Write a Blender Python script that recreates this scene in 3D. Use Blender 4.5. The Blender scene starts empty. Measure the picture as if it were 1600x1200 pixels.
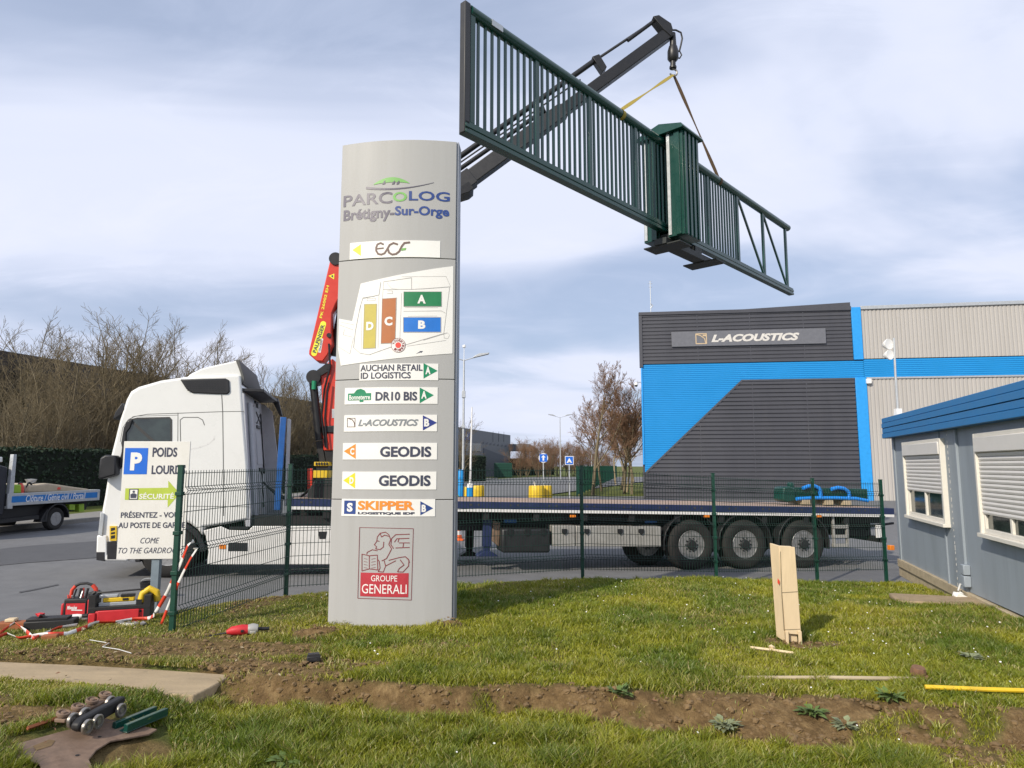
import bpy, bmesh, math, random
import numpy as np
from mathutils import Vector, Matrix
R_ = math.radians
random.seed(7); RNG = np.random.default_rng(11)
S = bpy.context.scene; COL = S.collection

# ------------------------------------------------------------------ camera, sky, sun, exposure
FPX = 1067.0; TH = math.atan(128/1067.); CAMH = 1.75
cam = bpy.data.cameras.new('camera'); cam.lens = FPX/1600*36; cam.sensor_width = 36; cam.clip_start = .05; cam.clip_end = 6000
co = bpy.data.objects.new('camera', cam); COL.objects.link(co); co.location = (0,0,CAMH); co.rotation_euler = (math.pi/2+TH,0,0); S.camera = co
SUN_EL = R_(33); SUN_AZ = R_(219.5)
w = bpy.data.worlds.new('World'); S.world = w; w.use_nodes = True
nt = w.node_tree; N = nt.nodes; L = nt.links; N.clear()
out = N.new('ShaderNodeOutputWorld'); bg = N.new('ShaderNodeBackground'); bg.inputs[1].default_value = .10
sky = N.new('ShaderNodeTexSky'); sky.sky_type = 'NISHITA'; sky.sun_disc = False; sky.sun_elevation = SUN_EL; sky.sun_rotation = SUN_AZ
sky.air_density = 1.0; sky.dust_density = 1.6; sky.ozone_density = 2.0
tc = N.new('ShaderNodeTexCoord'); sep = N.new('ShaderNodeSeparateXYZ'); L.new(tc.outputs['Generated'], sep.inputs[0])
def wm(op, a, b):
    n = N.new('ShaderNodeMath'); n.operation = op
    for i, v in enumerate((a, b)):
        if hasattr(v, 'links'): L.new(v, n.inputs[i])
        else: n.inputs[i].default_value = v
    return n.outputs[0]
zz = wm('ADD', wm('MAXIMUM', sep.outputs[2], 0.0), .22)
cmb = N.new('ShaderNodeCombineXYZ'); L.new(wm('DIVIDE', sep.outputs[0], zz), cmb.inputs[0]); L.new(wm('DIVIDE', sep.outputs[1], zz), cmb.inputs[1])
mp = N.new('ShaderNodeMapping'); mp.inputs['Rotation'].default_value = (0,0,R_(-35)); mp.inputs['Scale'].default_value = (.75,1.25,1); mp.inputs['Location'].default_value = (3.1,.9,0); L.new(cmb.outputs[0], mp.inputs[0])
def wnoise(scale, det, rough, lo, hi, dist=.4):
    n = N.new('ShaderNodeTexNoise'); n.inputs['Scale'].default_value = scale; n.inputs['Detail'].default_value = det; n.inputs['Roughness'].default_value = rough; n.inputs['Distortion'].default_value = dist
    L.new(mp.outputs[0], n.inputs['Vector'])
    r = N.new('ShaderNodeMapRange'); r.interpolation_type = 'SMOOTHSTEP'; r.inputs[1].default_value = lo; r.inputs[2].default_value = hi; L.new(n.outputs[0], r.inputs[0]); return r.outputs[0]
c1 = wnoise(.85, 5, .46, .36, .60, .7); c2 = wnoise(2.6, 8, .6, .42, .75, .8)
veil = wm('ADD', wm('MULTIPLY', c1, .42), wm('MULTIPLY', c2, .13))
veil = wm('MINIMUM', wm('ADD', veil, .60), .98)
mx = N.new('ShaderNodeMix'); mx.data_type = 'RGBA'; L.new(veil, mx.inputs[0]); L.new(sky.outputs[0], mx.inputs[6]); cm = N.new('ShaderNodeMix'); cm.data_type = 'RGBA'; L.new(wm('MINIMUM', wm('ADD', wm('MULTIPLY', c1, .75), wm('MULTIPLY', c2, .16)), 1.0), cm.inputs[0]); cm.inputs[6].default_value = (6.1, 7.1, 9.5, 1); cm.inputs[7].default_value = (8.9, 9.2, 10.6, 1); L.new(cm.outputs[2], mx.inputs[7])
L.new(mx.outputs[2], bg.inputs[0]); L.new(bg.outputs[0], out.inputs[0])
sl = bpy.data.lights.new('sun', 'SUN'); sl.energy = 4.25; sl.angle = R_(.7); sl.color = (1,.91,.77)
so = bpy.data.objects.new('sun', sl); COL.objects.link(so)
TOSUN = Vector((math.sin(SUN_AZ)*math.cos(SUN_EL), math.cos(SUN_AZ)*math.cos(SUN_EL), math.sin(SUN_EL)))
so.rotation_euler = TOSUN.to_track_quat('Z','Y').to_euler(); so.location = (-20,-25,30)
S.view_settings.view_transform = 'Standard'; S.view_settings.look = 'None'; S.view_settings.exposure = 0.0; S.view_settings.gamma = 1
S.render.engine = 'CYCLES'; S.cycles.max_bounces = 6; S.cycles.transparent_max_bounces = 12

# ------------------------------------------------------------------ pixel -> world (photo is 1600 x 1200)
_c, _s = math.cos(TH), math.sin(TH)
def ray(u, v):
    x = (u-800)/FPX; y = (600-v)/FPX
    return Vector((x, _c-y*_s, _s+y*_c))
EYE = Vector((0,0,CAMH))
def PY(u, v, Y): d = ray(u,v); return EYE+d*(Y/d.y)
def PZ(u, v, z): d = ray(u,v); return EYE+d*((z-CAMH)/d.z)
def PPL(u, v, p, n): d = ray(u,v); return EYE+d*((Vector(p)-EYE).dot(n)/d.dot(n))
class VPlane:                                   # a vertical plane: (s, z) coordinates; t is out of the plane towards the camera
    def __init__(s, p, d):
        s.p = Vector((p[0],p[1],0)); s.d = Vector((d[0],d[1],0)).normalized(); s.n = Vector((s.d.y,-s.d.x,0))
    def uv(s, px, py): q = PPL(px,py,s.p,s.n); return ((q-s.p).dot(s.d), q.z)
    def at(s, a, z, t=0): return s.p+s.d*a+s.n*t+Vector((0,0,z))
def solveY(px, v0, v1, hgt):                    # depth at which the pixel span v0..v1 is hgt metres tall
    k = PY(px,v0,1).z-PY(px,v1,1).z
    return hgt/k

# ------------------------------------------------------------------ materials
MATS = {}
def mat(name, col, rough=.6, metal=0, var=.12, scale=6, bump=0, bscale=60, spec=.5, coat=0, dirt=None, dscale=1.5, dmix=.5, stretch=(1,1,1)):
    if name in MATS: return MATS[name]
    m = bpy.data.materials.new(name); m.use_nodes = True; n = m.node_tree.nodes; l = m.node_tree.links
    b = n['Principled BSDF']; b.inputs['Roughness'].default_value = rough; b.inputs['Metallic'].default_value = metal; b.inputs['Specular IOR Level'].default_value = spec
    b.inputs['Coat Weight'].default_value = coat
    t = n.new('ShaderNodeTexCoord'); mp_ = n.new('ShaderNodeMapping'); mp_.inputs['Scale'].default_value = stretch; l.new(t.outputs['Object'], mp_.inputs[0])
    nz = n.new('ShaderNodeTexNoise'); nz.inputs['Scale'].default_value = scale; nz.inputs['Detail'].default_value = 8; nz.inputs['Roughness'].default_value = .65; l.new(mp_.outputs[0], nz.inputs[0])
    r = n.new('ShaderNodeMapRange'); r.inputs[1].default_value = .25; r.inputs[2].default_value = .75; r.inputs[3].default_value = 1-var; r.inputs[4].default_value = 1+var; l.new(nz.outputs[0], r.inputs[0])
    mul = n.new('ShaderNodeVectorMath'); mul.operation = 'SCALE'; mul.inputs[0].default_value = col[:3]; l.new(r.outputs[0], mul.inputs['Scale'])
    colout = mul.outputs[0]
    if dirt:
        n2 = n.new('ShaderNodeTexNoise'); n2.inputs['Scale'].default_value = dscale; n2.inputs['Detail'].default_value = 10; n2.inputs['Roughness'].default_value = .7; l.new(mp_.outputs[0], n2.inputs[0])
        r2 = n.new('ShaderNodeMapRange'); r2.inputs[1].default_value = .48; r2.inputs[2].default_value = .72; r2.inputs[4].default_value = dmix; l.new(n2.outputs[0], r2.inputs[0])
        mm = n.new('ShaderNodeMix'); mm.data_type = 'RGBA'; l.new(r2.outputs[0], mm.inputs[0]); l.new(colout, mm.inputs[6]); mm.inputs[7].default_value = (*dirt,1); colout = mm.outputs[2]
    l.new(colout, b.inputs['Base Color'])
    rr = n.new('ShaderNodeMapRange'); rr.inputs[1].default_value = .2; rr.inputs[2].default_value = .8; rr.inputs[3].default_value = max(.02,rough-.1); rr.inputs[4].default_value = min(1,rough+.1); l.new(nz.outputs[0], rr.inputs[0]); l.new(rr.outputs[0], b.inputs['Roughness'])
    if bump:
        nb = n.new('ShaderNodeTexNoise'); nb.inputs['Scale'].default_value = bscale; nb.inputs['Detail'].default_value = 6; l.new(mp_.outputs[0], nb.inputs[0])
        bp = n.new('ShaderNodeBump'); bp.inputs['Strength'].default_value = bump; bp.inputs['Distance'].default_value = .02; l.new(nb.outputs[0], bp.inputs['Height']); l.new(bp.outputs[0], b.inputs['Normal'])
    MATS[name] = m; return m
M = dict(
 asphalt=mat('asphalt', (.155,.156,.158), .85, var=.18, scale=3, bump=.5, bscale=90, dirt=(.125,.125,.125), dscale=.3, dmix=.8),
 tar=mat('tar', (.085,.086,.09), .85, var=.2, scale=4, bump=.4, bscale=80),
 kerb=mat('kerb', (.22,.21,.19), .85, var=.2, bump=.3),
 white=mat('white_paint', (.78,.78,.75), .3, var=.03, scale=2, coat=.3),
 whiteskirt=mat('white_skirt', (.74,.73,.70), .35, var=.05, scale=2, dirt=(.45,.42,.37), dscale=2.5, dmix=.35),
 plastic=mat('black_plastic', (.018,.018,.02), .45, var=.2),
 rubber=mat('rubber', (.014,.0135,.013), .85, var=.25, scale=12, dirt=(.04,.036,.032), dscale=6, dmix=.5),
 chassis=mat('chassis', (.014,.014,.015), .6, var=.3),
 glass=mat('dark_glass', (.030,.042,.038), .07, var=.7, scale=2.5, spec=.9),  # greenish mottling in the colour imitates reflections on the panes
 cabin=mat('cabin_interior', (.05,.05,.05), .8),
 seam=mat('seam_grey', (.11,.11,.105), .7),
 seamdark=mat('seam_dark', (.05,.05,.05), .7),
 greyback=mat('cab_back_grey', (.46,.47,.50), .5, var=.1),
 steel=mat('rim_steel', (.36,.36,.36), .42, .6, var=.25, scale=14, dirt=(.10,.08,.06), dscale=8, dmix=.6),
 galv=mat('galvanised', (.50,.52,.53), .45, .55, var=.12, scale=10),
 alu=mat('aluminium', (.42,.41,.38), .42, .35, var=.1, scale=5, dirt=(.25,.23,.2), dscale=3, dmix=.4),
 navy=mat('navy_paint', (.017,.028,.085), .45, var=.2),
 bluepost=mat('blue_paint', (.015,.10,.34), .4, var=.15, dirt=(.05,.06,.09), dscale=5, dmix=.5),
 deck=mat('deck_wood', (.36,.26,.20), .8, var=.25, scale=4, stretch=(.3,6,1), dirt=(.2,.15,.12), dscale=1.2),
 orange=mat('amber_lens', (.75,.22,.02), .3),
 red=mat('crane_red', (.62,.045,.022), .35, var=.06, coat=.2),
 blackmetal=mat('boom_black', (.012,.012,.013), .42, var=.2, scale=8),
 greymetal=mat('boom_grey', (.03,.03,.032), .5, var=.2, scale=8),
 chrome=mat('chrome_rod', (.6,.6,.6), .18, 1.0, var=.05),
 yellow=mat('yellow_paint', (.72,.48,.02), .5, var=.1, dirt=(.35,.25,.06), dscale=4, dmix=.4),
 fwire=mat('fence_wire', (.004,.028,.019), .5, var=.12),
 fgreen=mat('fence_green', (.006,.050,.032), .42, var=.12),
 gate=mat('gate_green', (.004,.050,.038), .30, var=.1, scale=4, coat=.15),
 gatedark=mat('gate_under', (.02,.024,.022), .6, var=.3),
 sling=mat('sling_yellow', (.33,.25,.04), .8, var=.2, scale=30),
 slingbrown=mat('sling_brown', (.10,.06,.03), .8, var=.2, scale=30),
 totem=mat('totem_grey', (.40,.40,.395), .5, .0, var=.03, scale=1.2, spec=.3, dirt=(.30,.29,.27), dscale=2.0, dmix=.22, stretch=(3,3,.25)),
 totemside=mat('totem_side', (.27,.29,.33), .45, .3, var=.05),
 sign=mat('sign_white', (.80,.79,.76), .38, var=.03, scale=3),
 signold=mat('sign_aged_white', (.72,.71,.67), .5, var=.05, scale=2, dirt=(.5,.48,.42), dscale=3, dmix=.25),
 ink=mat('ink_navy', (.045,.05,.085), .5),
 inkblue=mat('ink_blue', (.02,.055,.23), .45),
 violet=mat('ink_greyviolet', (.105,.095,.135), .4),
 lgreen=mat('logo_green', (.17,.42,.10), .45),
 brown=mat('ink_brown', (.14,.085,.07), .5),
 agreen=mat('arrow_green', (.005,.22,.10), .5), ablue=mat('arrow_navy', (.02,.035,.22), .5), aorange=mat('arrow_orange', (.78,.26,.03), .5), ayellow=mat('arrow_yellow', (.80,.62,.02), .5),
 bright=mat('bright_yellow', (.85,.82,.05), .5),
 mapD=mat('map_ochre', (.50,.42,.08), .5), mapC=mat('map_brown', (.42,.14,.04), .5), mapA=mat('map_green', (.01,.19,.07), .5), mapB=mat('map_blue', (.01,.16,.58), .5), mapline=mat('map_line', (.36,.35,.34), .6), redink=mat('ink_red', (.42,.03,.045), .5), redspot=mat('spot_red', (.72,.07,.05), .5),
 darkred=mat('ink_darkred', (.20,.03,.035), .5), inkgrey=mat('ink_grey', (.22,.24,.26), .5), parkblue=mat('park_blue', (.005,.13,.62), .45), lime=mat('lime_arrow', (.42,.52,.06), .5),
 signpost=mat('sign_post', (.20,.25,.29), .5, .3),
 clad=mat('clad_dark', (.07,.072,.085), .5, .2, var=.10, scale=.8, dirt=(.09,.09,.098), dscale=1.0, dmix=.5, stretch=(1,1,.15)), cladblue=mat('clad_blue', (.008,.25,.60), .45, var=.05, scale=.5), cladbeige=mat('clad_beige', (.42,.40,.375), .5, var=.07, scale=.7, dirt=(.33,.31,.28), dscale=1.2, dmix=.4, stretch=(1,1,.12)), trimblue=mat('trim_blue', (.02,.30,.74), .4), signgrey=mat('fascia_sign_grey', (.14,.145,.165), .45), letter=mat('letter_pale', (.62,.60,.56), .5), letterbeige=mat('letter_beige', (.55,.42,.26), .5),
 portawall=mat('porta_wall', (.27,.31,.35), .55, var=.06, scale=2, dirt=(.18,.205,.22), dscale=1.6, dmix=.6, stretch=(2,2,.22)), portafascia=mat('porta_fascia', (.014,.17,.42), .42, var=.08, scale=3), wframe=mat('window_frame', (.70,.67,.60), .5, var=.05), shutter=mat('shutter', (.66,.64,.61), .5, var=.04), wood=mat('raw_wood', (.66,.52,.33), .75, var=.16, scale=5, stretch=(1,1,.15), dirt=(.30,.2,.1), dscale=6, dmix=.35), oldwood=mat('old_wood', (.40,.33,.22), .85, var=.25, scale=8, stretch=(.2,1,1)),
 wallbrick=mat('warehouse_brick', (.055,.045,.04), .8, var=.3, scale=2), roofgrey=mat('far_grey', (.13,.14,.16), .6), fardark=mat('far_dark', (.025,.035,.06), .5), farglass=mat('far_window', (.07,.065,.05), .25),
 bark=mat('bark', (.16,.13,.08), .9, var=.3, scale=10), twig=mat('twig', (.165,.13,.075), .9, var=.3, scale=5), twigred=mat('twig_reddish', (.23,.135,.08), .9, var=.3, scale=5), trunkpale=mat('trunk_pale', (.26,.21,.13), .9, var=.3, scale=10),
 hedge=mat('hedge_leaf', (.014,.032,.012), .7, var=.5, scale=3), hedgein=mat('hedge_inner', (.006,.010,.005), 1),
 concrete=mat('concrete', (.37,.285,.175), .9, var=.16, scale=3, bump=.4, bscale=30, stretch=(.5,2.5,1), dirt=(.22,.17,.11), dscale=2.5, dmix=.6),
 toolred=mat('tool_red', (.52,.018,.025), .55, var=.12, scale=12), toolblack=mat('tool_black', (.014,.014,.015), .6, var=.3), rust=mat('rusty_plate', (.22,.15,.105), .75, .2, var=.3, scale=12, dirt=(.10,.06,.04), dscale=7, dmix=.7), rustorange=mat('rust_orange', (.30,.10,.04), .85, var=.3), machined=mat('machined_steel', (.34,.32,.29), .38, .8, var=.3, scale=20, dirt=(.08,.06,.04), dscale=14, dmix=.7), tapewhite=mat('tape_white', (.75,.74,.72), .4), tapered=mat('tape_red', (.65,.06,.03), .4), wire=mat('pale_wire', (.62,.62,.60), .5),
 pickblue=mat('pickup_blue', (.01,.17,.50), .4), pickdark=mat('pickup_dark', (.02,.022,.03), .4), greycover=mat('grey_cover', (.22,.22,.22), .6), limeplastic=mat('lime_plastic', (.26,.42,.03), .5), bagcream=mat('cream_sheet', (.46,.38,.27), .8), coneorange=mat('cone_orange', (.85,.16,.03), .5), strapblue=mat('strap_blue', (.01,.24,.75), .5), stump=mat('stump_wood', (.17,.09,.05), .9, var=.3, scale=20), soilm=mat('clod_soil', (.17,.110,.050), .95, var=.35, scale=9),
 daisy=mat('daisy_white', (.8,.8,.76), .6), weed=mat('weed_leaf', (.10,.155,.035), .85, var=.3, scale=20), weedgrey=mat('weed_grey_leaf', (.20,.225,.12), .85, var=.3, scale=20), sand=mat('sandy_ground', (.32,.24,.15), .95, var=.2, scale=8, bump=.4),
)

# ------------------------------------------------------------------ mesh builder
class MB:
    def __init__(s): s.v = []; s.f = []; s.m = []
    def add(s, vs, fs, mi=0):
        o = len(s.v); s.v += [tuple(v) for v in vs]; s.f += [tuple(i+o for i in f) for f in fs]; s.m += [mi]*len(fs); return s
    def box(s, a, b, mi=0, X=None):
        x0,y0,z0 = a; x1,y1,z1 = b
        vs = [Vector(p) for p in ((x0,y0,z0),(x1,y0,z0),(x1,y1,z0),(x0,y1,z0),(x0,y0,z1),(x1,y0,z1),(x1,y1,z1),(x0,y1,z1))]
        if X is not None: vs = [X @ v for v in vs]
        return s.add(vs, [(0,3,2,1),(4,5,6,7),(0,1,5,4),(1,2,6,5),(2,3,7,6),(3,0,4,7)], mi)
    def prism(s, poly, t0, t1, fr, mi=0):
        n = len(poly); vs = [fr(p,q,t0) for p,q in poly]+[fr(p,q,t1) for p,q in poly]
        return s.add(vs, [tuple(range(n-1,-1,-1)), tuple(range(n,2*n))]+[(i,(i+1)%n,n+(i+1)%n,n+i) for i in range(n)], mi)
    def tube(s, pts, r, n=8, mi=0, cap=True):
        pts = [Vector(p) for p in pts]; rs = r if isinstance(r,(list,tuple)) else [r]*len(pts)
        vs = []; up = None
        for i, p in enumerate(pts):
            d = (pts[min(i+1,len(pts)-1)]-pts[max(i-1,0)]).normalized()
            if up is None: up = Vector((0,0,1)) if abs(d.z) < .9 else Vector((1,0,0))
            a = d.cross(up).normalized(); b = a.cross(d).normalized(); up = b
            vs += [p+a*(rs[i]*math.cos(2*math.pi*k/n))+b*(rs[i]*math.sin(2*math.pi*k/n)) for k in range(n)]
        fs = [(i*n+k, i*n+(k+1)%n, (i+1)*n+(k+1)%n, (i+1)*n+k) for i in range(len(pts)-1) for k in range(n)]
        if cap: fs += [tuple(range(n-1,-1,-1)), tuple((len(pts)-1)*n+k for k in range(n))]
        return s.add(vs, fs, mi)
    def bar(s, a, b, wx, wz, mi=0, up=(0,0,1)):          # rectangular bar from a to b
        a = Vector(a); b = Vector(b); d = (b-a); ln = d.length; d.normalize(); u = Vector(up)
        if abs(d.dot(u)) > .98: u = Vector((1,0,0))
        sx = d.cross(u).normalized(); sz = sx.cross(d)
        X = Matrix(((sx.x,d.x,sz.x,a.x),(sx.y,d.y,sz.y,a.y),(sx.z,d.z,sz.z,a.z),(0,0,0,1)))
        return s.box((-wx/2,0,-wz/2),(wx/2,ln,wz/2),mi,X)
    def lathe(s, prof, X=None, n=24, mi=0):
        X = X or Matrix(); vs = []; fs = []
        for r, z in prof: vs += [X @ Vector((r*math.cos(2*math.pi*k/n), r*math.sin(2*math.pi*k/n), z)) for k in range(n)]
        for i in range(len(prof)-1): fs += [(i*n+k, i*n+(k+1)%n, (i+1)*n+(k+1)%n, (i+1)*n+k) for k in range(n)]
        if prof[0][0] > 1e-4: fs.append(tuple(range(n-1,-1,-1)))
        if prof[-1][0] > 1e-4: fs.append(tuple((len(prof)-1)*n+k for k in range(n)))
        return s.add(vs, fs, mi)
    def text(s, body, x0, x1, z0, z1, fr, t, mi=0, bold=.0, shear=0):
        vs, fs = text2d(body, bold, shear)
        return s.add([fr(x0+p*(x1-x0), z0+q*(z1-z0), t) for p, q in vs], fs, mi)
    def ribbon(s, pts, wd, fr, t, mi=0, closed=False, thick=.001):
        if closed: pts = list(pts)+[pts[0]]
        for (a,b),(c,d) in zip(pts[:-1], pts[1:]):
            l_ = math.hypot(c-a,d-b)
            if l_ < 1e-6: continue
            nx, nz = -(d-b)/l_*wd/2, (c-a)/l_*wd/2; ex, ez = (c-a)/l_*wd*.3, (d-b)/l_*wd*.3
            s.add([fr(a-ex+nx,b-ez+nz,t),fr(a-ex-nx,b-ez-nz,t),fr(c+ex-nx,d+ez-nz,t),fr(c+ex+nx,d+ez+nz,t)], [(0,1,2,3)], mi)
            t += thick*.12
        return s
    def split(s):
        par = list(range(len(s.v)))
        def fd(a):
            while par[a] != a: par[a] = par[par[a]]; a = par[a]
            return a
        for f in s.f:
            for b in f[1:]: par[fd(b)] = fd(f[0])
        gr = {}
        for f,m in zip(s.f,s.m): gr.setdefault(fd(f[0]),[]).append((f,m))
        res = []
        for fs in gr.values():
            o = MB(); mp_ = {}
            for f,m in fs:
                for i in f:
                    if i not in mp_: mp_[i] = len(o.v); o.v.append(s.v[i])
                o.f.append(tuple(mp_[i] for i in f)); o.m.append(m)
            res.append(o)
        return res
    def builds(s, name, mats, parent=None, **k): return [o.build(name,mats,parent,**k) for o in s.split()][0]
    def build(s, name, mats, parent=None, bevel=0, smooth=35, recalc=True, loc=None):
        me = bpy.data.meshes.new(name); me.from_pydata(s.v, [], s.f)
        for m in (mats if isinstance(mats,(list,tuple)) else [mats]): me.materials.append(M[m] if isinstance(m,str) else m)
        me.polygons.foreach_set('material_index', s.m)
        if recalc:
            bm = bmesh.new(); bm.from_mesh(me); bmesh.ops.recalc_face_normals(bm, faces=bm.faces); bm.to_mesh(me); bm.free()
        if smooth: me.shade_smooth(); me.set_sharp_from_angle(angle=R_(smooth))
        o = bpy.data.objects.new(name, me); COL.objects.link(o)
        if parent: o.parent = parent
        if loc: o.location = loc
        if bevel:
            b = o.modifiers.new('bevel','BEVEL'); b.width = bevel; b.segments = 2; b.limit_method = 'ANGLE'; b.angle_limit = R_(40); b.harden_normals = False
        return o
_tc = {}
def text2d(body, bold=0, shear=0):
    k = (body,bold,shear)
    if k in _tc: return _tc[k]
    cu = bpy.data.curves.new('lettering','FONT'); cu.body = body; cu.offset = bold; cu.shear = shear; cu.resolution_u = 3; cu.fill_mode = 'FRONT'
    ob = bpy.data.objects.new('lettering', cu); me = ob.to_mesh()
    vs = [(v.co.x, v.co.y) for v in me.vertices]; fs = [tuple(p.vertices) for p in me.polygons]
    ob.to_mesh_clear(); bpy.data.objects.remove(ob); bpy.data.curves.remove(cu)
    xs = [a for a,_ in vs]; ys = [b for _,b in vs]; x0,x1,y0,y1 = min(xs),max(xs),min(ys),max(ys)
    r = ([((a-x0)/(x1-x0),(b-y0)/(y1-y0)) for a,b in vs], fs); _tc[k] = r; return r
def tag(o, label, cat, group=None, kind=None):
    if label: o['label'] = label
    if cat: o['category'] = cat
    if group: o['group'] = group
    if kind: o['kind'] = kind
    return o
def thing(name, label, cat, loc=(0,0,0), group=None, X=None):
    o = bpy.data.objects.new(name, None); COL.objects.link(o); o.empty_display_size = .2
    if X is not None: o.matrix_world = X
    else: o.location = loc
    return tag(o, label, cat, group)
def copy_tree(o, parent=None):
    c = o.copy(); COL.objects.link(c); c.parent = parent
    for ch in list(o.children): copy_tree(ch, c)
    return c
def frame3(o, x, y, z): return Matrix(((x[0],y[0],z[0],o[0]),(x[1],y[1],z[1],o[1]),(x[2],y[2],z[2],o[2]),(0,0,0,1)))

# ------------------------------------------------------------------ numpy value noise
_perm = np.random.default_rng(3).random((256,256)).astype(np.float32)
def vnoise(x, y):
    x = np.asarray(x, dtype=np.float64); y = np.asarray(y, dtype=np.float64)
    xi = np.floor(x).astype(int); yi = np.floor(y).astype(int); fx = x-xi; fy = y-yi
    fx = fx*fx*(3-2*fx); fy = fy*fy*(3-2*fy); p = _perm
    a = p[xi&255,yi&255]; b = p[(xi+1)&255,yi&255]; c = p[xi&255,(yi+1)&255]; d = p[(xi+1)&255,(yi+1)&255]
    return (a*(1-fx)+b*fx)*(1-fy)+(c*(1-fx)+d*fx)*fy
def fbm(x, y, o=4):
    r = 0; a = .5
    for i in range(o): r = r+a*vnoise(x*2**i+17*i, y*2**i+31*i); a *= .5
    return r/(1-.5**o)
def sstep(a, b, x): t = np.clip((np.asarray(x,dtype=float)-a)/(b-a),0,1); return t*t*(3-2*t)

# ------------------------------------------------------------------ terrain functions
def road_z(X, Y):
    X = np.asarray(X,dtype=float); Y = np.asarray(Y,dtype=float)
    near = -.10+.0*X; truck = -.408-.0184*np.clip(X,-12,12)
    z = near+(truck-near)*sstep(8.0,12.2,Y+.35*np.clip(X+4,0,9))
    return z+(-.08-z)*sstep(18,36,Y)
_EX = [-14,-5.8,-4.95,-4.2,-3.75,-3.3,-.9,1.2,3.6,6.2,7.2,11]; _EY = [6.6,8.05,8.4,9.0,10.1,10.6,11.5,12.15,12.65,13.05,13.2,13.6]
def edgeY(X): return np.interp(X,_EX,_EY)
# the cut bank: top and bottom lines (y as a function of x), traced on the lawn
def bank_top(X): return np.interp(X,[-4.6,-3.3,-2.35,-1.5,-.5,.3,1.0,2.2,3.6,6],[5.35,5.75,6.02,5.85,5.66,5.72,5.58,5.42,5.12,4.9])
def bank_bot(X): return np.minimum(bank_top(X)-.17,np.interp(X,[-1.5,-.5,1.5],[1.075,1.09,1.045])*np.interp(X,[-4.6,-3.3,-2.35,-1.5,-.5,.3,1.0,2.2,3.6,6],[5.2,5.45,5.50,5.42,5.24,5.1,4.95,4.72,4.5,4.3]))
def soil_mask(X, Y):
    n = fbm(X*2.3,Y*2.3,4); n2 = fbm(X*.9+9,Y*.9+4,3)
    wob = (n-.5)*.55
    top = bank_top(X)+wob*.35; bot = bank_bot(X)+wob*.75
    bank = np.maximum(.0,1-.75*sstep(.57,.66,fbm(X*1.6+60,Y*2.6+3,3))*sstep(-1.5,-.3,X))*sstep(bot-.09,bot+.06,Y)*(1-sstep(top-.05,top+.10,Y))*sstep(-2.75,-2.2,X+wob)
    def blob(cx,cy,rx,ry,k=1.0): return k*(1-sstep(.5,1.15,np.sqrt(((X-cx)/rx)**2+((Y-cy)/ry)**2)+(n-.5)*1.3))
    m = bank
    for b in [(-3.0,6.75,1.2,.42,.8),(-4.1,6.65,1.3,.4,.75),(-2.3,6.25,.7,.35,.95),(-1.9,6.0,.6,.3,.9),(-3.6,5.02,.9,.22,.9),(-4.3,5.2,.7,.4,.9),(-3.05,7.3,.5,.35,.6),(-3.3,9.2,.35,1.2,.7),(-2.6,10.3,.9,.3,.6),(-2.03,7.45,.33,.2,1.6),(-.70,7.8,.26,.16,1.6),(-2.7,6.9,1.0,.35,.85),(-3.6,7.0,.8,.3,.7),(-1.5,6.35,.6,.2,.7),(-2.6,7.6,.4,.25,.5),(2.75,6.95,.34,.2,.9),(3.15,6.95,.25,.15,.7),(5.75,9.6,.7,.45,.5),(4.0,4.75,.55,.28,1),(4.6,4.9,.9,.28,.95),(3.0,4.75,.5,.22,.8),(1.6,12.0,1.0,.3,.7),(4,12.45,1.0,.25,.6),(6,12.7,1.2,.3,.7),(2.4,12.2,1,.22,.6),(-2.5,7.0,.5,.22,.5),(-1.2,6.9,.3,.12,.35),(.2,6.9,.25,.1,.3),(3.55,6.0,.3,.1,.4),(-2.6,4.75,.55,.2,.8),(-3.0,4.55,.8,.2,.6)]: m = np.maximum(m, blob(*b))
    m = np.maximum(m, (1-sstep(.05,.3,edgeY(X)-Y+wob*.3))*.75)
    m = np.maximum(m, .35*sstep(.60,.72,n2)*sstep(.5,.62,n))
    return np.clip(m,0,1)
def lawn_z(X, Y, fine=True):
    X = np.asarray(X,dtype=float); Y = np.asarray(Y,dtype=float)
    n = fbm(X*.55,Y*.55,3)-.5; wob = (fbm(X*2.3,Y*2.3,4)-.5)*.55
    z = n*.09-.26*sstep(.5,7,X)*sstep(7.5,12.5,Y)
    top = bank_top(X)+wob*.35; bot = bank_bot(X)+wob*.5
    drop = 1-sstep(bot,top,Y)
    z = z-.17*drop*sstep(-3.2,-2.2,X)
    for cx,cy,r,h in [(-2.03,7.45,.30,.12),(-.70,7.8,.24,.10)]: z = z+h*np.exp(-(((X-cx)/r)**2+((Y-cy)/r*1.3)**2)*2.2)
    e = sstep(0,1.3,edgeY(X)-Y); rz = road_z(X,edgeY(X))+.05
    z = rz+(z-rz)*e
    return z
def lz(x, y): return float(lawn_z(x,y))
def rz(x, y): return float(road_z(x,y))

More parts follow.
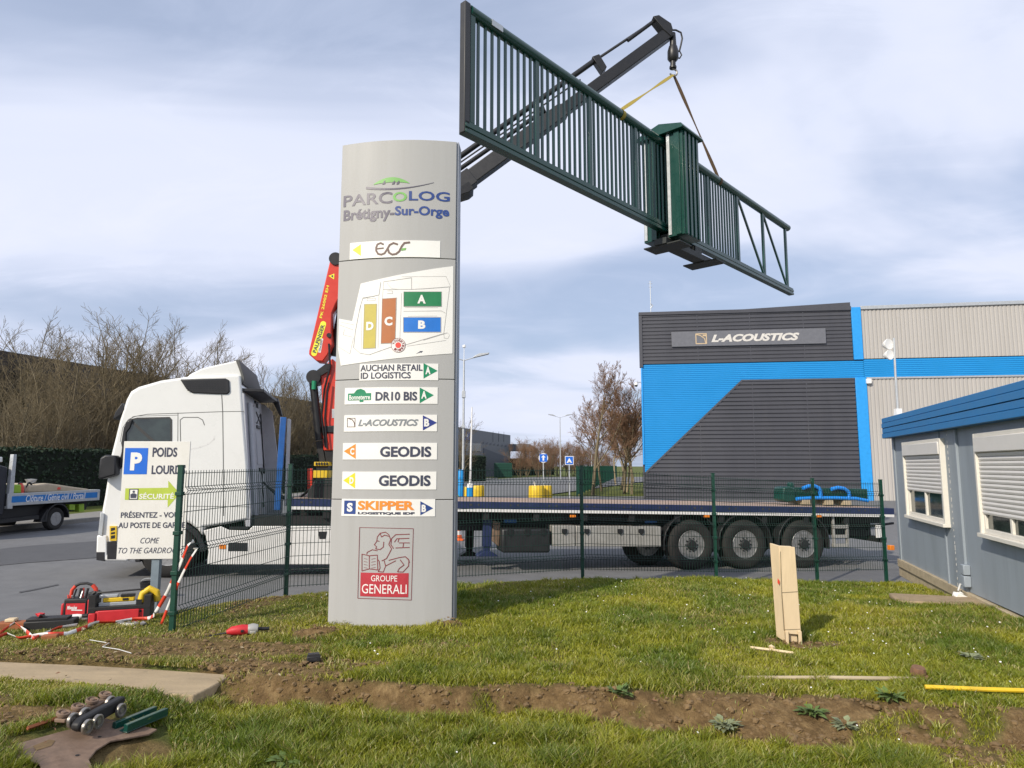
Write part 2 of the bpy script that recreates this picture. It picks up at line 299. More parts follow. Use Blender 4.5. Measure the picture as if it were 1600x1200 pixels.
# ------------------------------------------------------------------ ground, road, lawn
def grid_mesh(name, XX, YY, ZZ, material, attr=None):
    h, w_ = XX.shape; co_ = np.stack([XX,YY,ZZ],-1).reshape(-1,3).astype(np.float32)
    i = np.arange(h*w_).reshape(h,w_); q = np.stack([i[:-1,:-1],i[:-1,1:],i[1:,1:],i[1:,:-1]],-1).reshape(-1,4)
    me = bpy.data.meshes.new(name); me.vertices.add(len(co_)); me.vertices.foreach_set('co',co_.ravel())
    me.loops.add(q.size); me.loops.foreach_set('vertex_index',q.ravel().astype(np.int32)); me.polygons.add(len(q)); me.polygons.foreach_set('loop_start',np.arange(0,q.size,4,dtype=np.int32)); me.polygons.foreach_set('loop_total',np.full(len(q),4,dtype=np.int32))
    me.update(); me.shade_smooth()
    if attr is not None:
        a = me.attributes.new('soil','FLOAT','POINT'); a.data.foreach_set('value',attr.ravel().astype(np.float32))
    me.materials.append(material); o = bpy.data.objects.new(name,me); COL.objects.link(o); return o
def ground_mat(name, use_attr):
    m = bpy.data.materials.new(name); m.use_nodes = True; n = m.node_tree.nodes; l = m.node_tree.links; b = n['Principled BSDF']; b.inputs['Roughness'].default_value = .95; b.inputs['Specular IOR Level'].default_value = .15
    t = n.new('ShaderNodeTexCoord')
    def noise(sc, d=8):
        z = n.new('ShaderNodeTexNoise'); z.inputs['Scale'].default_value = sc; z.inputs['Detail'].default_value = d; z.inputs['Roughness'].default_value = .7; l.new(t.outputs['Object'], z.inputs[0]); return z.outputs[0]
    def ramp(src, stops):
        r = n.new('ShaderNodeValToRGB'); l.new(src, r.inputs[0]); e = r.color_ramp.elements
        while len(e) < len(stops): e.new(.5)
        for k,(p,c) in enumerate(stops): e[k].position = p; e[k].color = (*c,1)
        return r.outputs[0]
    soil = ramp(noise(9), [(.25,(.075,.046,.020)),(.5,(.19,.122,.055)),(.75,(.36,.25,.12))])
    grass = ramp(noise(14 if use_attr else .8), [(.25,(.05,.065,.016)),(.55,(.11,.13,.032)),(.8,(.2,.18,.065))])
    if use_attr:
        a = n.new('ShaderNodeAttribute'); a.attribute_name = 'soil'; mxx = n.new('ShaderNodeMix'); mxx.data_type = 'RGBA'; l.new(a.outputs['Fac'], mxx.inputs[0]); l.new(grass, mxx.inputs[6]); l.new(soil, mxx.inputs[7]); l.new(mxx.outputs[2], b.inputs['Base Color'])
        bp = n.new('ShaderNodeBump'); bp.inputs['Strength'].default_value = .9; bp.inputs['Distance'].default_value = .05; l.new(noise(28,10), bp.inputs['Height']); l.new(bp.outputs[0], b.inputs['Normal'])
    else: l.new(grass, b.inputs['Base Color'])
    return m
GM = ground_mat('far_grass', False); LM = ground_mat('lawn_soil', True)
xs = np.concatenate([np.linspace(-1500,-80,12),np.linspace(-70,70,141),np.linspace(80,1500,12)]); ys = np.concatenate([np.linspace(-60,3,8),np.linspace(4,60,113),np.linspace(65,200,28),np.linspace(250,2500,14)])
under = lambda X,Y: .6*sstep(.15,1.0,edgeY(X)-Y)*(Y < 60)
XX,YY = np.meshgrid(xs,ys); tag(grid_mesh('ground',XX,YY,road_z(XX,YY)-.06-under(XX,YY),GM),None,None,kind='structure')
def strip_grid(name, Ys, xl, xr, nx, dz, material):
    YY = np.repeat(np.array(Ys)[:,None],nx,1); a = np.array([xl(y) for y in Ys])[:,None]; b = np.array([xr(y) for y in Ys])[:,None]; t_ = np.linspace(0,1,nx)[None]
    XX = a+(b-a)*t_; return tag(grid_mesh(name,XX,YY,road_z(XX,YY)+dz-under(XX,YY),material),None,None,kind='structure')
KL = lambda y: float(np.interp(y,[4,23.4,79,95,118],[-17.6,-14.6,-6.6,-3.0,4.5]))                       # kerb line along the hedge
strip_grid('road', list(np.linspace(4,36,97))+list(np.linspace(37,42,6)), lambda y: KL(y), lambda y: 45, 90, 0.0, M['asphalt'])
strip_grid('access_road', list(np.linspace(42,116,50)), lambda y: KL(y), lambda y: max(KL(y)+1,1.0+.36*(y-41)), 12, .0, M['asphalt'])
kb = MB()
for i in range(60):
    y0, y1 = 8+i*1.5, 9.49+i*1.5
    P_ = [(KL(y0)-.25,y0),(KL(y0),y0),(KL(y1),y1),(KL(y1)-.25,y1)]
    kb.add([(x,y,rz(x,y)-.05) for x,y in P_]+[(x,y,rz(x,y)+.13) for x,y in P_], [(4,5,6,7),(1,2,6,5),(0,1,5,4),(2,3,7,6),(3,0,4,7)])
tag(kb.build('kerb','kerb'),None,None,kind='structure')
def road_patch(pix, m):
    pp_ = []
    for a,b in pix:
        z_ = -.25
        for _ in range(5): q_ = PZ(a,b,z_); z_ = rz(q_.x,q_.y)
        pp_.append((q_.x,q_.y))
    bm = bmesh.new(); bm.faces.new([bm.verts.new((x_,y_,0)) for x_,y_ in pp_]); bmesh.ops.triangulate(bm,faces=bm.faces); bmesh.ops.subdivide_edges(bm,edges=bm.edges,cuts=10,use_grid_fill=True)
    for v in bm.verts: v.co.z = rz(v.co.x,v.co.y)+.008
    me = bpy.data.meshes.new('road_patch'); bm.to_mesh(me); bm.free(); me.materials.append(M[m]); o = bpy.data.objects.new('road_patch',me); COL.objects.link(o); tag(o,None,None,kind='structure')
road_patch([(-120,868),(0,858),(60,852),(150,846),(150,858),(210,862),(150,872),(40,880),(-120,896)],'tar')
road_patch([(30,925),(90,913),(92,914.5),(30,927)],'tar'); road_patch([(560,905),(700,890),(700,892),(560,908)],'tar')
strip_grid('pavement', list(np.linspace(8,98,90)), lambda y: KL(y)-2.2, lambda y: KL(y)-.252, 6, .115, M['kerb'])
NX = 430; gx = np.linspace(-10.5,10.5,NX); T_ = np.concatenate([np.linspace(0,.26,20)[:-1],np.linspace(.26,1,240)])
XX = np.repeat(gx[None],len(T_),0); EE = edgeY(XX); YY = 1.0+(EE-1.0)*T_[:,None]
SM = soil_mask(XX,YY); ZZ = lawn_z(XX,YY)+SM*(fbm(XX*7,YY*7,4)-.5)*.10
def gxy(pts):
    r = []
    for a,b in pts: q_ = PZ(a,b,-.05); r.append((q_.x,q_.y))
    return r
def inpoly(X,Y,P_):
    r = np.zeros(X.shape,bool); n = len(P_)
    for i in range(n):
        (x0,y0),(x1,y1) = P_[i],P_[(i+1)%n]; c_ = (y0>Y)!=(y1>Y); r ^= c_&(X < (x1-x0)*(Y-y0)/((y1-y0) if y1 != y0 else 1e-9)+x0)
    return r
SLABP = gxy([(-60,1034),(0,1036.5),(130,1042),(250,1049),(352,1056.5),(357,1061),(330,1076),(302,1089.5),(200,1083),(100,1077),(0,1070),(-60,1066)])
_a = np.array([[x_,y_,1] for x_,y_ in SLABP]); SLABC = np.linalg.lstsq(_a,lawn_z(_a[:,0],_a[:,1]),rcond=None)[0]; SLABZ = lambda X,Y: -.058+0*X
_cx,_cy = _a[:,0].mean(),_a[:,1].mean()
for k_,d_ in ((1.0,-.06),(1.06,-.004),(1.14,.02)):
    ZZ = np.where(inpoly(XX,YY,[(_cx+(x_-_cx)*(1+(k_-1)*.5)+(k_-1)*.6*np.sign(x_-_cx),_cy+(y_-_cy)*(1+(k_-1)*4)) for x_,y_ in SLABP]),np.minimum(ZZ,SLABZ(XX,YY)+d_),ZZ)
PLATEP = gxy([(0,1172),(128,1134),(165,1118),(205,1112),(205,1138),(262,1118),(272,1150),(180,1180),(150,1190),(138,1210),(150,1240),(70,1240),(50,1200)])
_b = np.array([[x_,y_,1] for x_,y_ in PLATEP]); PLC = np.linalg.lstsq(_b,lawn_z(_b[:,0],_b[:,1]),rcond=None)[0]; PLZ = lambda X,Y: PLC[0]*X+PLC[1]*Y+PLC[2]
_px,_py = _b[:,0].mean(),_b[:,1].mean()
ZZ = np.where(inpoly(XX,YY,[(_px+(x_-_px)*1.15,_py+(y_-_py)*1.2) for x_,y_ in PLATEP]),np.minimum(ZZ,PLZ(XX,YY)-.004),ZZ)
tag(grid_mesh('lawn',XX,YY,ZZ,LM,SM),None,None,kind='structure')
# ------------------------------------------------------------------ grass blades (one mass nobody could count)
def make_grass(nb):
    # sample uniformly in view wedge with density falling with distance
    Y = 3.9*np.exp(RNG.random(nb*3)*math.log(12.9/3.9)); X = (RNG.random(nb*3)*2-1)*(.80*Y+.3)
    ok = (Y < edgeY(X)-.02); X,Y = X[ok],Y[ok]
    sm = soil_mask(X,Y); clump = fbm(X*3.1+5,Y*3.1,3); ok = RNG.random(len(X)) > np.clip(sm*1.12-(clump>.62)*.15,0,.985)
    ok &= ~inpoly(X,Y,SLABP)&~inpoly(X,Y,PLATEP)
    X,Y = X[ok][:nb],Y[ok][:nb]; n = len(X); sm = soil_mask(X,Y); Z = lawn_z(X,Y)-.006
    low = sstep(-.1,.35,bank_bot(X)-Y)
    cl = fbm(X*2.4+5,Y*2.4,3); tuft = np.maximum(sstep(.50,.68,cl),sstep(.6,.75,fbm(X*6+2,Y*6+8,2)))
    dry = sstep(.45,.68,fbm(X*1.3+40,Y*1.3+11,4)); left = 1-sstep(-3.2,-1.0,X)
    hgt = (.018+.026*RNG.random(n))*(1+1.1*tuft)*(1+.45*low*(.4+1.2*fbm(X*1.7+31,Y*1.7,3)))*(1-.35*left*(1-low))*(1-.4*sm)
    ang = RNG.random(n)*2*math.pi; lean = (.35+.75*RNG.random(n))*hgt
    wd = (.0022+.0016*RNG.random(n))*(.75+.085*Y)
    dx,dy = np.cos(ang),np.sin(ang); fa = RNG.random(n)*math.pi; sx,sy = np.cos(fa)*wd,np.sin(fa)*wd
    V = np.zeros((n,5,3),np.float32)
    V[:,0] = np.stack([X-sx,Y-sy,Z],-1); V[:,1] = np.stack([X+sx,Y+sy,Z],-1)
    mx_,my_,mz_ = X+dx*lean*.35,Y+dy*lean*.35,Z+hgt*.62
    V[:,2] = np.stack([mx_+sx*.8,my_+sy*.8,mz_],-1); V[:,3] = np.stack([mx_-sx*.8,my_-sy*.8,mz_],-1); V[:,4] = np.stack([X+dx*lean,Y+dy*lean,Z+hgt],-1)
    b = np.arange(n)[:,None]*5
    me = bpy.data.meshes.new('grass'); me.vertices.add(n*5); me.vertices.foreach_set('co',V.ravel())
    li = np.concatenate([b+np.array([[0,1,2,3]]),b+np.array([[3,2,4]])],1).ravel().astype(np.int32)
    me.loops.add(n*7); me.loops.foreach_set('vertex_index',li); me.polygons.add(n*2)
    ls = (np.arange(n)[:,None]*7+np.array([[0,4]])).ravel().astype(np.int32); me.polygons.foreach_set('loop_start',ls); me.polygons.foreach_set('loop_total',np.tile([4,3],n).astype(np.int32)); me.update(); me.shade_smooth()
    c = np.zeros((n,3)); r = RNG.random(n)
    g1 = np.array([.14,.20,.016]); g2 = np.array([.35,.345,.026]); g3 = np.array([.055,.115,.014]); st = np.array([.44,.35,.14])
    k = np.clip(.5-.08*low+2.2*(fbm(X*1.4,Y*1.4+7,4)-.5)+.5*(r-.5),0,1)[:,None]
    c = g1*(1-k)+g2*k; kk = np.clip(tuft*.55*RNG.random(n)*(fbm(X*.9+70,Y*.9,2)>.45)+.22*low*RNG.random(n),0,1)[:,None]; c = c*(1-kk)+g3*kk
    d = np.clip((RNG.random(n)<(.05+.20*dry*(1-low)+.06*low+.32*left*(1-low)+.35*sm))*1.0,0,1)[:,None]*(.4+.6*RNG.random(n))[:,None]; c = c*(1-d)+st*d
    c *= (.75+.5*RNG.random(n))[:,None]
    full = np.repeat(np.concatenate([c,np.ones((n,1))],1)[:,None],5,1).astype(np.float32)
    at = me.color_attributes.new('tint','FLOAT_COLOR','POINT'); at.data.foreach_set('color',full.ravel())
    m = bpy.data.materials.new('grass_blade'); m.use_nodes = True; nn = m.node_tree.nodes; l = m.node_tree.links; nn.clear()
    o_ = nn.new('ShaderNodeOutputMaterial'); a = nn.new('ShaderNodeAttribute'); a.attribute_name = 'tint'; df = nn.new('ShaderNodeBsdfDiffuse'); tr = nn.new('ShaderNodeBsdfTranslucent'); gl = nn.new('ShaderNodeBsdfGlossy'); gl.inputs['Roughness'].default_value = .45
    mx1 = nn.new('ShaderNodeMixShader'); mx1.inputs[0].default_value = .35; mx2 = nn.new('ShaderNodeMixShader'); mx2.inputs[0].default_value = .04
    l.new(a.outputs['Color'],df.inputs[0]); l.new(a.outputs['Color'],tr.inputs[0]); l.new(df.outputs[0],mx1.inputs[1]); l.new(tr.outputs[0],mx1.inputs[2]); l.new(mx1.outputs[0],mx2.inputs[1]); l.new(gl.outputs[0],mx2.inputs[2]); l.new(mx2.outputs[0],o_.inputs[0])
    me.materials.append(m); o = bpy.data.objects.new('grass',me); COL.objects.link(o)
    tag(o,'rough short green lawn grass with dry yellow patches and tufts','grass',kind='stuff')
make_grass(460000)

# soil clods and daisies
def lump(mb, c, r, mi=0, sq=.7):
    t_ = [(0,0,1),(0,0,-1)]; vs = []
    for k in range(6):
        for h in (-.45,.45): vs.append((math.cos(k*1.047+h)*.9,math.sin(k*1.047+h)*.9,h))
    pts = [Vector(v)*r*random.uniform(.65,1.2) for v in t_+vs]; pts = [Vector(c)+Vector((p.x,p.y,p.z*sq)) for p in pts]; f = []
    for k in range(6):
        a,b = 2+2*k,3+2*k; c_,d = 2+2*((k+1)%6),3+2*((k+1)%6); f += [(a,c_,d,b),(1,c_,a),(0,b,d)]
    mb.add(pts,f,mi)
cl = MB(); tries = 0
while len(cl.v) < 14*3200 and tries < 60000:
    tries += 1; y = random.uniform(4.2,10.5); x = random.uniform(-.78*y,.78*y)
    if y > edgeY(x)-.1: continue
    s_ = float(soil_mask(x,y))
    if inpoly(np.array([x]),np.array([y]),SLABP)[0] or inpoly(np.array([x]),np.array([y]),PLATEP)[0]: continue
    if random.random() < s_**1.2 and s_ > .25: lump(cl,(x,y,lz(x,y)+.002),random.choice([.006,.009,.012,.016,.02,.03])*random.uniform(.7,1.2))
tag(cl.build('soil_clods','soilm',smooth=0,recalc=False),'crumbly brown soil clods along the cut bank and bare patches','soil',kind='stuff')
dz = MB()
for _ in range(300):
    y = random.uniform(4.4,12.0); x = random.uniform(.1,.8)*y if random.random() < .8 else random.uniform(-.3,.1)*y
    if y > edgeY(x)-.3 or float(soil_mask(x,y)) > .4 or fbm(x*1.5+3,y*1.5,2) < .5: continue
    z = lz(x,y)+random.uniform(.035,.06); r = random.uniform(.006,.0095); n_ = Vector((random.uniform(-.4,.4),-.5,1)).normalized(); a = n_.orthogonal().normalized(); b = n_.cross(a)
    dz.add([Vector((x,y,z))+(a*math.cos(k*1.047)+b*math.sin(k*1.047))*r for k in range(6)],[tuple(range(6))])
tag(dz.build('daisies','daisy',smooth=0),'tiny white daisies dotted through the lawn','flowers',kind='stuff')

lf = MB()
for _ in range(520):
    y = random.uniform(4.3,9.5); x = random.uniform(-.76,.76)*y
    if y > edgeY(x)-.2: continue
    z = lz(x,y)+random.uniform(.004,.03); r = random.uniform(.008,.022); n_ = Vector((random.uniform(-.7,.7),random.uniform(-.7,.7),1)).normalized(); a = n_.orthogonal().normalized(); a.rotate(Matrix.Rotation(random.uniform(0,6.28),3,n_)); b = n_.cross(a); c0_ = Vector((x,y,z))
    lf.add([c0_-a*r,c0_-b*r*.45+n_*r*.15,c0_+a*r*1.1,c0_+b*r*.5+n_*r*.2,c0_],[(0,1,4),(1,2,4),(2,3,4),(3,0,4)],random.randint(0,1))
tag(lf.build('leaf_litter',['oldwood','stump'],smooth=0,recalc=False),'small dry brown leaf fragments strewn over grass and soil','leaf litter',kind='stuff')

# leafy weeds
def weed(label, px, py, n, size, m, up=.6):
    q = PZ(px,py,-.06); x,y = q.x,q.y; z = lz(x,y)
    o = thing('weed_plant',label,'plant',(x,y,z)); mb = MB(); rr = random.Random(int(px))
    for _ in range(n):
        a = rr.uniform(0,6.28); el = rr.uniform(.1,1.2)*up; ln = size*rr.uniform(.5,1.1); wd = ln*rr.uniform(.16,.28); r0 = rr.uniform(0,size*.5)
        d = Vector((math.cos(a)*math.cos(el),math.sin(a)*math.cos(el),math.sin(el))); sd = Vector((-math.sin(a),math.cos(a),0)); b0 = Vector((math.cos(a)*r0,math.sin(a)*r0,.01+rr.uniform(0,size*.25)))
        p1 = b0+d*ln*.5+Vector((0,0,ln*.08)); p2 = b0+d*ln-Vector((0,0,ln*.12))
        mb.add([b0,p1+sd*wd,p2,p1-sd*wd,p1],[(0,1,4),(1,2,4),(2,3,4),(3,0,4)])
    mb.build('leaves',m,o,smooth=60,recalc=False); mb = MB(); mb.tube([(0,0,-.02),(.004,0,size*.3)],[.008,.003],6); mb.build('stem','weed',o); return o
weed('grey green leafy weed clump growing on the cut soil bank',1132,1122,90,.095,'weedgrey')
weed('bright green upright weed with broad leaves at the bank edge',968,1098,30,.12,'weed',1.0)
weed('straggly dark green weed lying on the bank beside grey clump',1268,1118,60,.095,'weed')
weed('spreading green weed on bare soil at the right end of bank',1390,1112,50,.10,'weed',.8)
weed('small grey leaved weed growing between the two bank weeds',1320,1128,50,.085,'weedgrey')
weed('broad leaved weed in the tall grass at bottom left',448,1170,50,.10,'weed',.5)
weed('leafy weed in the right hand grass above the yellow pole',1520,1045,50,.09,'weedgrey',.5)
weed('low leafy weed growing at the left foot of the totem',535,978,40,.09,'weed')
weed('low weed at the totem foot near its middle',580,978,40,.085,'weed')

# ------------------------------------------------------------------ totem sign
TA = PZ(512,973,-.02); TB = PZ(706,967,-.02)
TA.y = 7.96; TA.x = PY(512,973,7.96).x; TB.y = 7.87; TB.x = PY(706,967,7.87).x
TP = VPlane(TA,(TB.x-TA.x,TB.y-TA.y)); TW = (TB-TA).length; TW = math.hypot(TB.x-TA.x,TB.y-TA.y)
BUL = .10
def tb(x): k = 2*x/TW-1; return BUL*(1-k*k)
def tuv(px, py):
    q = TP.uv(px,py)
    for _ in range(3): p_ = TP.p+TP.n*tb(min(max(q[0],0),TW)); r = PPL(px,py,p_,TP.n); q = ((r-TP.p).dot(TP.d),r.z)
    return q
def tf(x, z, t=0): return TP.at(x,z,tb(x)+t)-TOTO
TOTO = TP.at(TW/2,0,0)
tot = thing('totem_sign','tall grey totem sign with map and company panels standing in the lawn','sign',TOTO)
ZT0, ZT1 = -.15, tuv(620,218.5)[1]
NSEG = 28; DEP = .22
mb = MB(); xs_ = [TW*i/NSEG for i in range(NSEG+1)]
prof = [(x,tb(x)) for x in xs_]+[(TW,-DEP),(0,-DEP)]
segz = [ZT0,tuv(620,781)[1],tuv(620,592)[1],tuv(620,403)[1],ZT1]
for k in range(4):
    z0 = segz[k]+(.004 if k else 0); z1 = segz[k+1]-(.004 if k < 3 else 0)
    b_ = MB(); b_.prism(prof,z0,z1,lambda p,q,t: TP.at(p,t,q)-TOTO)
    b_.build('shell',['totem'],tot,bevel=.004)
b_ = MB(); b_.prism([(x*.985+TW*.0075,y-.012) for x,y in prof],ZT0,ZT1-.01,lambda p,q,t: TP.at(p,t,q)-TOTO); b_.build('core','seamdark',tot)
b_ = MB(); b_.box((0,0,0),(1,1,1),0,frame3(TP.at(TW+.001,ZT0,-DEP-.004)-TOTO,TP.d*.022,TP.n*(DEP-.02),(0,0,ZT1-ZT0+.008))); b_.build('side_trim','totemside',tot,bevel=.003)
def patch(top, bot, t, mb, mi=0, th=.003):
    x0 = max(top[0][0],bot[0][0]); x1 = min(top[-1][0],bot[-1][0]); n = max(2,int((x1-x0)/.05)); ks = sorted(set([x0+(x1-x0)*i/n for i in range(n+1)]+[p for p,_ in top+bot if x0 < p < x1]))
    T2 = np.interp(ks,[p for p,_ in top],[q for _,q in top]); B2 = np.interp(ks,[p for p,_ in bot],[q for _,q in bot]); m_ = len(ks); vs = []
    for tt in (t,t-th):
        vs += [tf(x,z,tt) for x,z in zip(ks,T2)]+[tf(x,z,tt) for x,z in zip(ks,B2)]
    f = [(i,i+1,m_+i+1,m_+i) for i in range(m_-1)]; f += [(i,2*m_+i,2*m_+i+1,i+1) for i in range(m_-1)]+[(m_+i,m_+i+1,3*m_+i+1,3*m_+i) for i in range(m_-1)]+[(0,m_,3*m_,2*m_),(m_-1,3*m_-1,4*m_-1,2*m_-1)]
    mb.add(vs,f,mi)
def rect(x0,y0,x1,y1):
    a = tuv((x0+x1)/2,y0)[1]; b = tuv((x0+x1)/2,y1)[1]; m_ = (y0+y1)/2; return tuv(x0,m_)[0],tuv(x1,m_)[0],b,a   # xl,xr,zlow,zhigh
def rpatch(mb, x0,y0,x1,y1,t,mi=0,th=.003): a,b,c,d = rect(x0,y0,x1,y1); patch([(a,d),(b,d)],[(a,c),(b,c)],t,mb,mi,th)
def tpoly(mb, pts, t, mi=0):
    q = [tuv(*p) for p in pts]
    if len(q) == 4 and max(a for a,_ in q)-min(a for a,_ in q) > .08:
        s4 = sorted(q); l_ = sorted(s4[:2],key=lambda v: v[1]); r_ = sorted(s4[2:],key=lambda v: v[1]); patch([(l_[0][0],l_[1][1]),(r_[0][0],r_[1][1])],[(l_[0][0],l_[0][1]),(r_[0][0],r_[0][1])],t,mb,mi,.001); return
    mb.add([tf(a,b,t) for a,b in q],[tuple(range(len(q)))],mi)
def ttext(mb, s_, x0,y0,x1,y1,t=.010,mi=0,bold=.02,shear=0): a,b,c,d = rect(x0,y0,x1,y1); mb.text(s_,a,b,c,d,tf,t,mi,bold,shear)
def trib(mb, pts, wpx, t, mi=0, closed=False):
    pts = list(pts)+([pts[0]] if closed else []); closed = False; o_ = [pts[0]]
    for a,b in zip(pts[:-1],pts[1:]):
        n = max(1,int(abs(b[0]-a[0])/7)); o_ += [(a[0]+(b[0]-a[0])*i/n,a[1]+(b[1]-a[1])*i/n) for i in range(1,n+1)]
    pts = o_; mb.ribbon([tuv(*p) for p in pts],wpx*.0069,tf,t,mi,closed)
# header lettering
h = MB(); ttext(h,'PARC',537,302,613,320,.004,0,.015); ttext(h,'O',614,300,636,315,.004,1,.02); ttext(h,'LOG',639,299,703,314,.004,2,.02); ttext(h,'Brétigny-',537,325,616,347,.004,0,.03); ttext(h,'Sur-Orge',617,322,702,341,.004,2,.03)
def arc(x0,y0,x1,y1,hh,n=10): return [(x0+(x1-x0)*i/n, y0+(y1-y0)*i/n-hh*4*(i/n)*(1-i/n)) for i in range(n+1)]
up_ = arc(584,288,640,286,10,12); lo_ = arc(584,289,640,286.5,3,12)
for i in range(12): tpoly(h,[up_[i],up_[i+1],lo_[i+1],lo_[i]],.004,1)
sw = arc(572,292,678,285,-5,14)
for i in range(14): wv = 3.0*(1-i/14)+.5; tpoly(h,[sw[i],sw[i+1],(sw[i+1][0],sw[i+1][1]+wv),(sw[i][0],sw[i][1]+wv)],.0045,0)
for x in (597,612,619): tpoly(h,[(x,288.5),(x+4,282.5),(x+5.5,282.5),(x+4.5,287.5)],.006,0)
h.build('header_lettering',['violet','lgreen','inkblue'],tot,smooth=0)
# direction panels
def panel(rc, label=None):
    mb = MB(); rpatch(mb,*rc,.006,0,.005); o = mb.build('company_panel','sign',tot,smooth=50); return o
def arrow(par, pts, m, ch, crc):
    mb = MB(); tpoly(mb,pts,.0085,0)
    if ch: ttext(mb,ch,*crc,.0105,1,.05)
    mb.build('arrow',[m,'sign'],par,smooth=0)
p = panel((547,376,688,402)); arrow(p,[(551,391),(564,382),(564,400)],'bright',None,None)
def blines(pr): return pr
mb = MB()
E_ = [(599,382),(595,380),(590,382),(588,387),(588,392),(591,397),(596,398),(601,396),(605,390),(609,383),(615,380),(621,382)]
trib(mb,E_,3.2,.0085); trib(mb,[(589,389),(599,388)],2.6,.009); trib(mb,[(606,388),(608,395),(613,398),(619,397),(624,393),(628,385),(632,380),(640,379)],3.2,.0095)
tpoly(mb,[(628,388.5),(635,387.5),(634,391),(627,392)],.0095,1); mb.build('lettering',['brown','lgreen'],p,smooth=0)
p = panel((562,568,685,594)); mb = MB(); ttext(mb,'AUCHAN RETAIL',563.5,569.5,660.5,579.5); ttext(mb,'ID LOGISTICS',564,581.5,642,591.5); mb.build('lettering','ink',p,smooth=0); arrow(p,[(662,567.5),(662,591.5),(684,579.5)],'agreen','A',(665,573,673,585))
p = panel((539,605,684,631)); mb = MB(); ttext(mb,'DR10 BIS',587,612,652,626,.010,0,.03); rpatch(mb,544,614.5,580,625.5,.0085,1,.002)
tpoly(mb,[(553,615),(558,609),(564,607.5),(570,610),(573,615)],.0085,1); tpoly(mb,[(556,625),(562,628.5),(568,628),(574,625)],.0085,1); ttext(mb,'Bonneterre',546,617,578.5,624.5,.0105,2,.02); mb.build('lettering',['ink','agreen','sign'],p,smooth=0); arrow(p,[(656,605.5),(656,630),(678,617.5)],'agreen','A',(658.5,611,667,623))
p = panel((538,648,683,674)); mb = MB(); ttext(mb,'L-ACOUSTICS',560,655,654,665.5,.010,0,.03,.3); trib(mb,[(543,653.5),(555,653.5),(555,667),(543,667)],.9,.009,1,True); trib(mb,[(545,654),(551,656),(554,661),(554.5,666)],1.3,.0095,1); mb.build('lettering',['inkgrey','brown'],p,smooth=0); arrow(p,[(661,649),(661,672.5),(683,660.5)],'ablue','B',(663,654.5,671,666.5))
p = panel((536,692,683,718)); mb = MB(); ttext(mb,'GEODIS',594,697.5,674,714,.010,0,.035); mb.build('lettering','ink',p,smooth=0); arrow(p,[(537.5,705),(556,717),(556,693.5)],'aorange','C',(547.5,700,554,710.5))
p = panel((535,737,682,765)); mb = MB(); ttext(mb,'GEODIS',592,742.5,673,759.5,.010,0,.035); mb.build('lettering','ink',p,smooth=0); arrow(p,[(536.5,750.5),(555,763),(555,738.5)],'ayellow','D',(546.5,745.5,553,756))
p = panel((534,780,680,807)); mb = MB(); ttext(mb,'SKIPPER',559.5,782.5,648,797,.010,0,.04); ttext(mb,'LOGISTIQUE IDF',559.5,800,648,804.5,.010,1,.05); rpatch(mb,538,782,556,803,.0085,2,.002); ttext(mb,'S',542.5,785.5,551.5,799.5,.0105,3,.05); mb.build('lettering',['aorange','ink','inkblue','sign'],p,smooth=0); arrow(p,[(657,783),(657,805),(677,794)],'inkblue','B',(659,788.5,666,800))
# site map
q = lambda pts: [tuv(*a) for a in pts]
mb = MB(); patch(q([(528.5,498),(550.5,502),(563.9,443.5),(708.5,416)]),q([(528.5,545),(532.7,571.5),(706.5,552.5),(708.5,552)]),.005,mb,0,.004); mpn = mb.build('map_panel','sign',tot,smooth=50)
def mblock(name, pts, m, ch, crc):
    mb = MB(); tpoly(mb,pts,.0075,0); trib(mb,pts,.7,.0078,2,True); ttext(mb,ch,*crc,.0095,1,.05); mb.build(name,[m,'sign','mapline'],mpn,smooth=0)
mblock('zone_block',[(569.5,475.5),(589,475),(587,544),(567.5,545)],'mapD','D',(572.5,503,584,516)); mblock('zone_block',[(597.5,467),(620,465.5),(617.5,536),(595.5,537)],'mapC','C',(601,495,613.5,509)); mblock('zone_block',[(631,456),(690,456),(690,479),(631,479)],'mapA','A',(652.5,461,665.5,474.5)); mblock('zone_block',[(630.5,496),(689,496),(689,519),(630.5,519)],'mapB','B',(653.5,501,665,514))
mb = MB(); qc = lambda pts: [(520+a/7.06,410+b/7.06) for a,b in pts]
for pl, wv in [([(560,215),(870,170),(870,300)],.9),([(560,300),(860,298),(1000,292),(1290,270)],.9),([(1290,270),(1225,785),(820,905),(640,935),(400,1020),(300,1000),(230,940),(250,760),(300,500),(330,400),(510,360),(530,220)],.9),([(760,340),(740,850)],.7),([(510,370),(500,940)],.6),([(780,540),(1200,535),(1240,560)],.7),([(1000,860),(1260,780)],.6),([(820,925),(1250,860)],.6),([(70,690),(225,745)],.6),([(90,660),(235,690)],.5),([(130,740),(115,800),(215,825)],.6),([(60,930),(190,1010),(230,830)],.6),([(600,315),(660,315),(660,345),(600,345)],.6),([(760,160),(1250,155),(1300,270)],.5),([(310,470),(320,960)],.5),([(1225,790),(1260,775),(1290,800),(1270,840),(1230,835),(1225,790)],.5),([(330,390),(470,370)],.7),([(380,400),(470,395),(470,420),(380,425),(380,400)],.5),([(800,500),(1160,500)],.5),([(830,595),(1150,592)],.5),([(560,220),(550,390),(540,900)],.5),([(600,230),(650,290),(760,300)],.5)]: trib(mb,qc(pl),wv*.75,.0072)
mb.build('map_lines','mapline',mpn,smooth=0)
mb = MB(); ci = lambda cx,cy,r,n=20: [(cx+r*math.cos(2*math.pi*k/n),cy+r*math.sin(2*math.pi*k/n)) for k in range(n)]
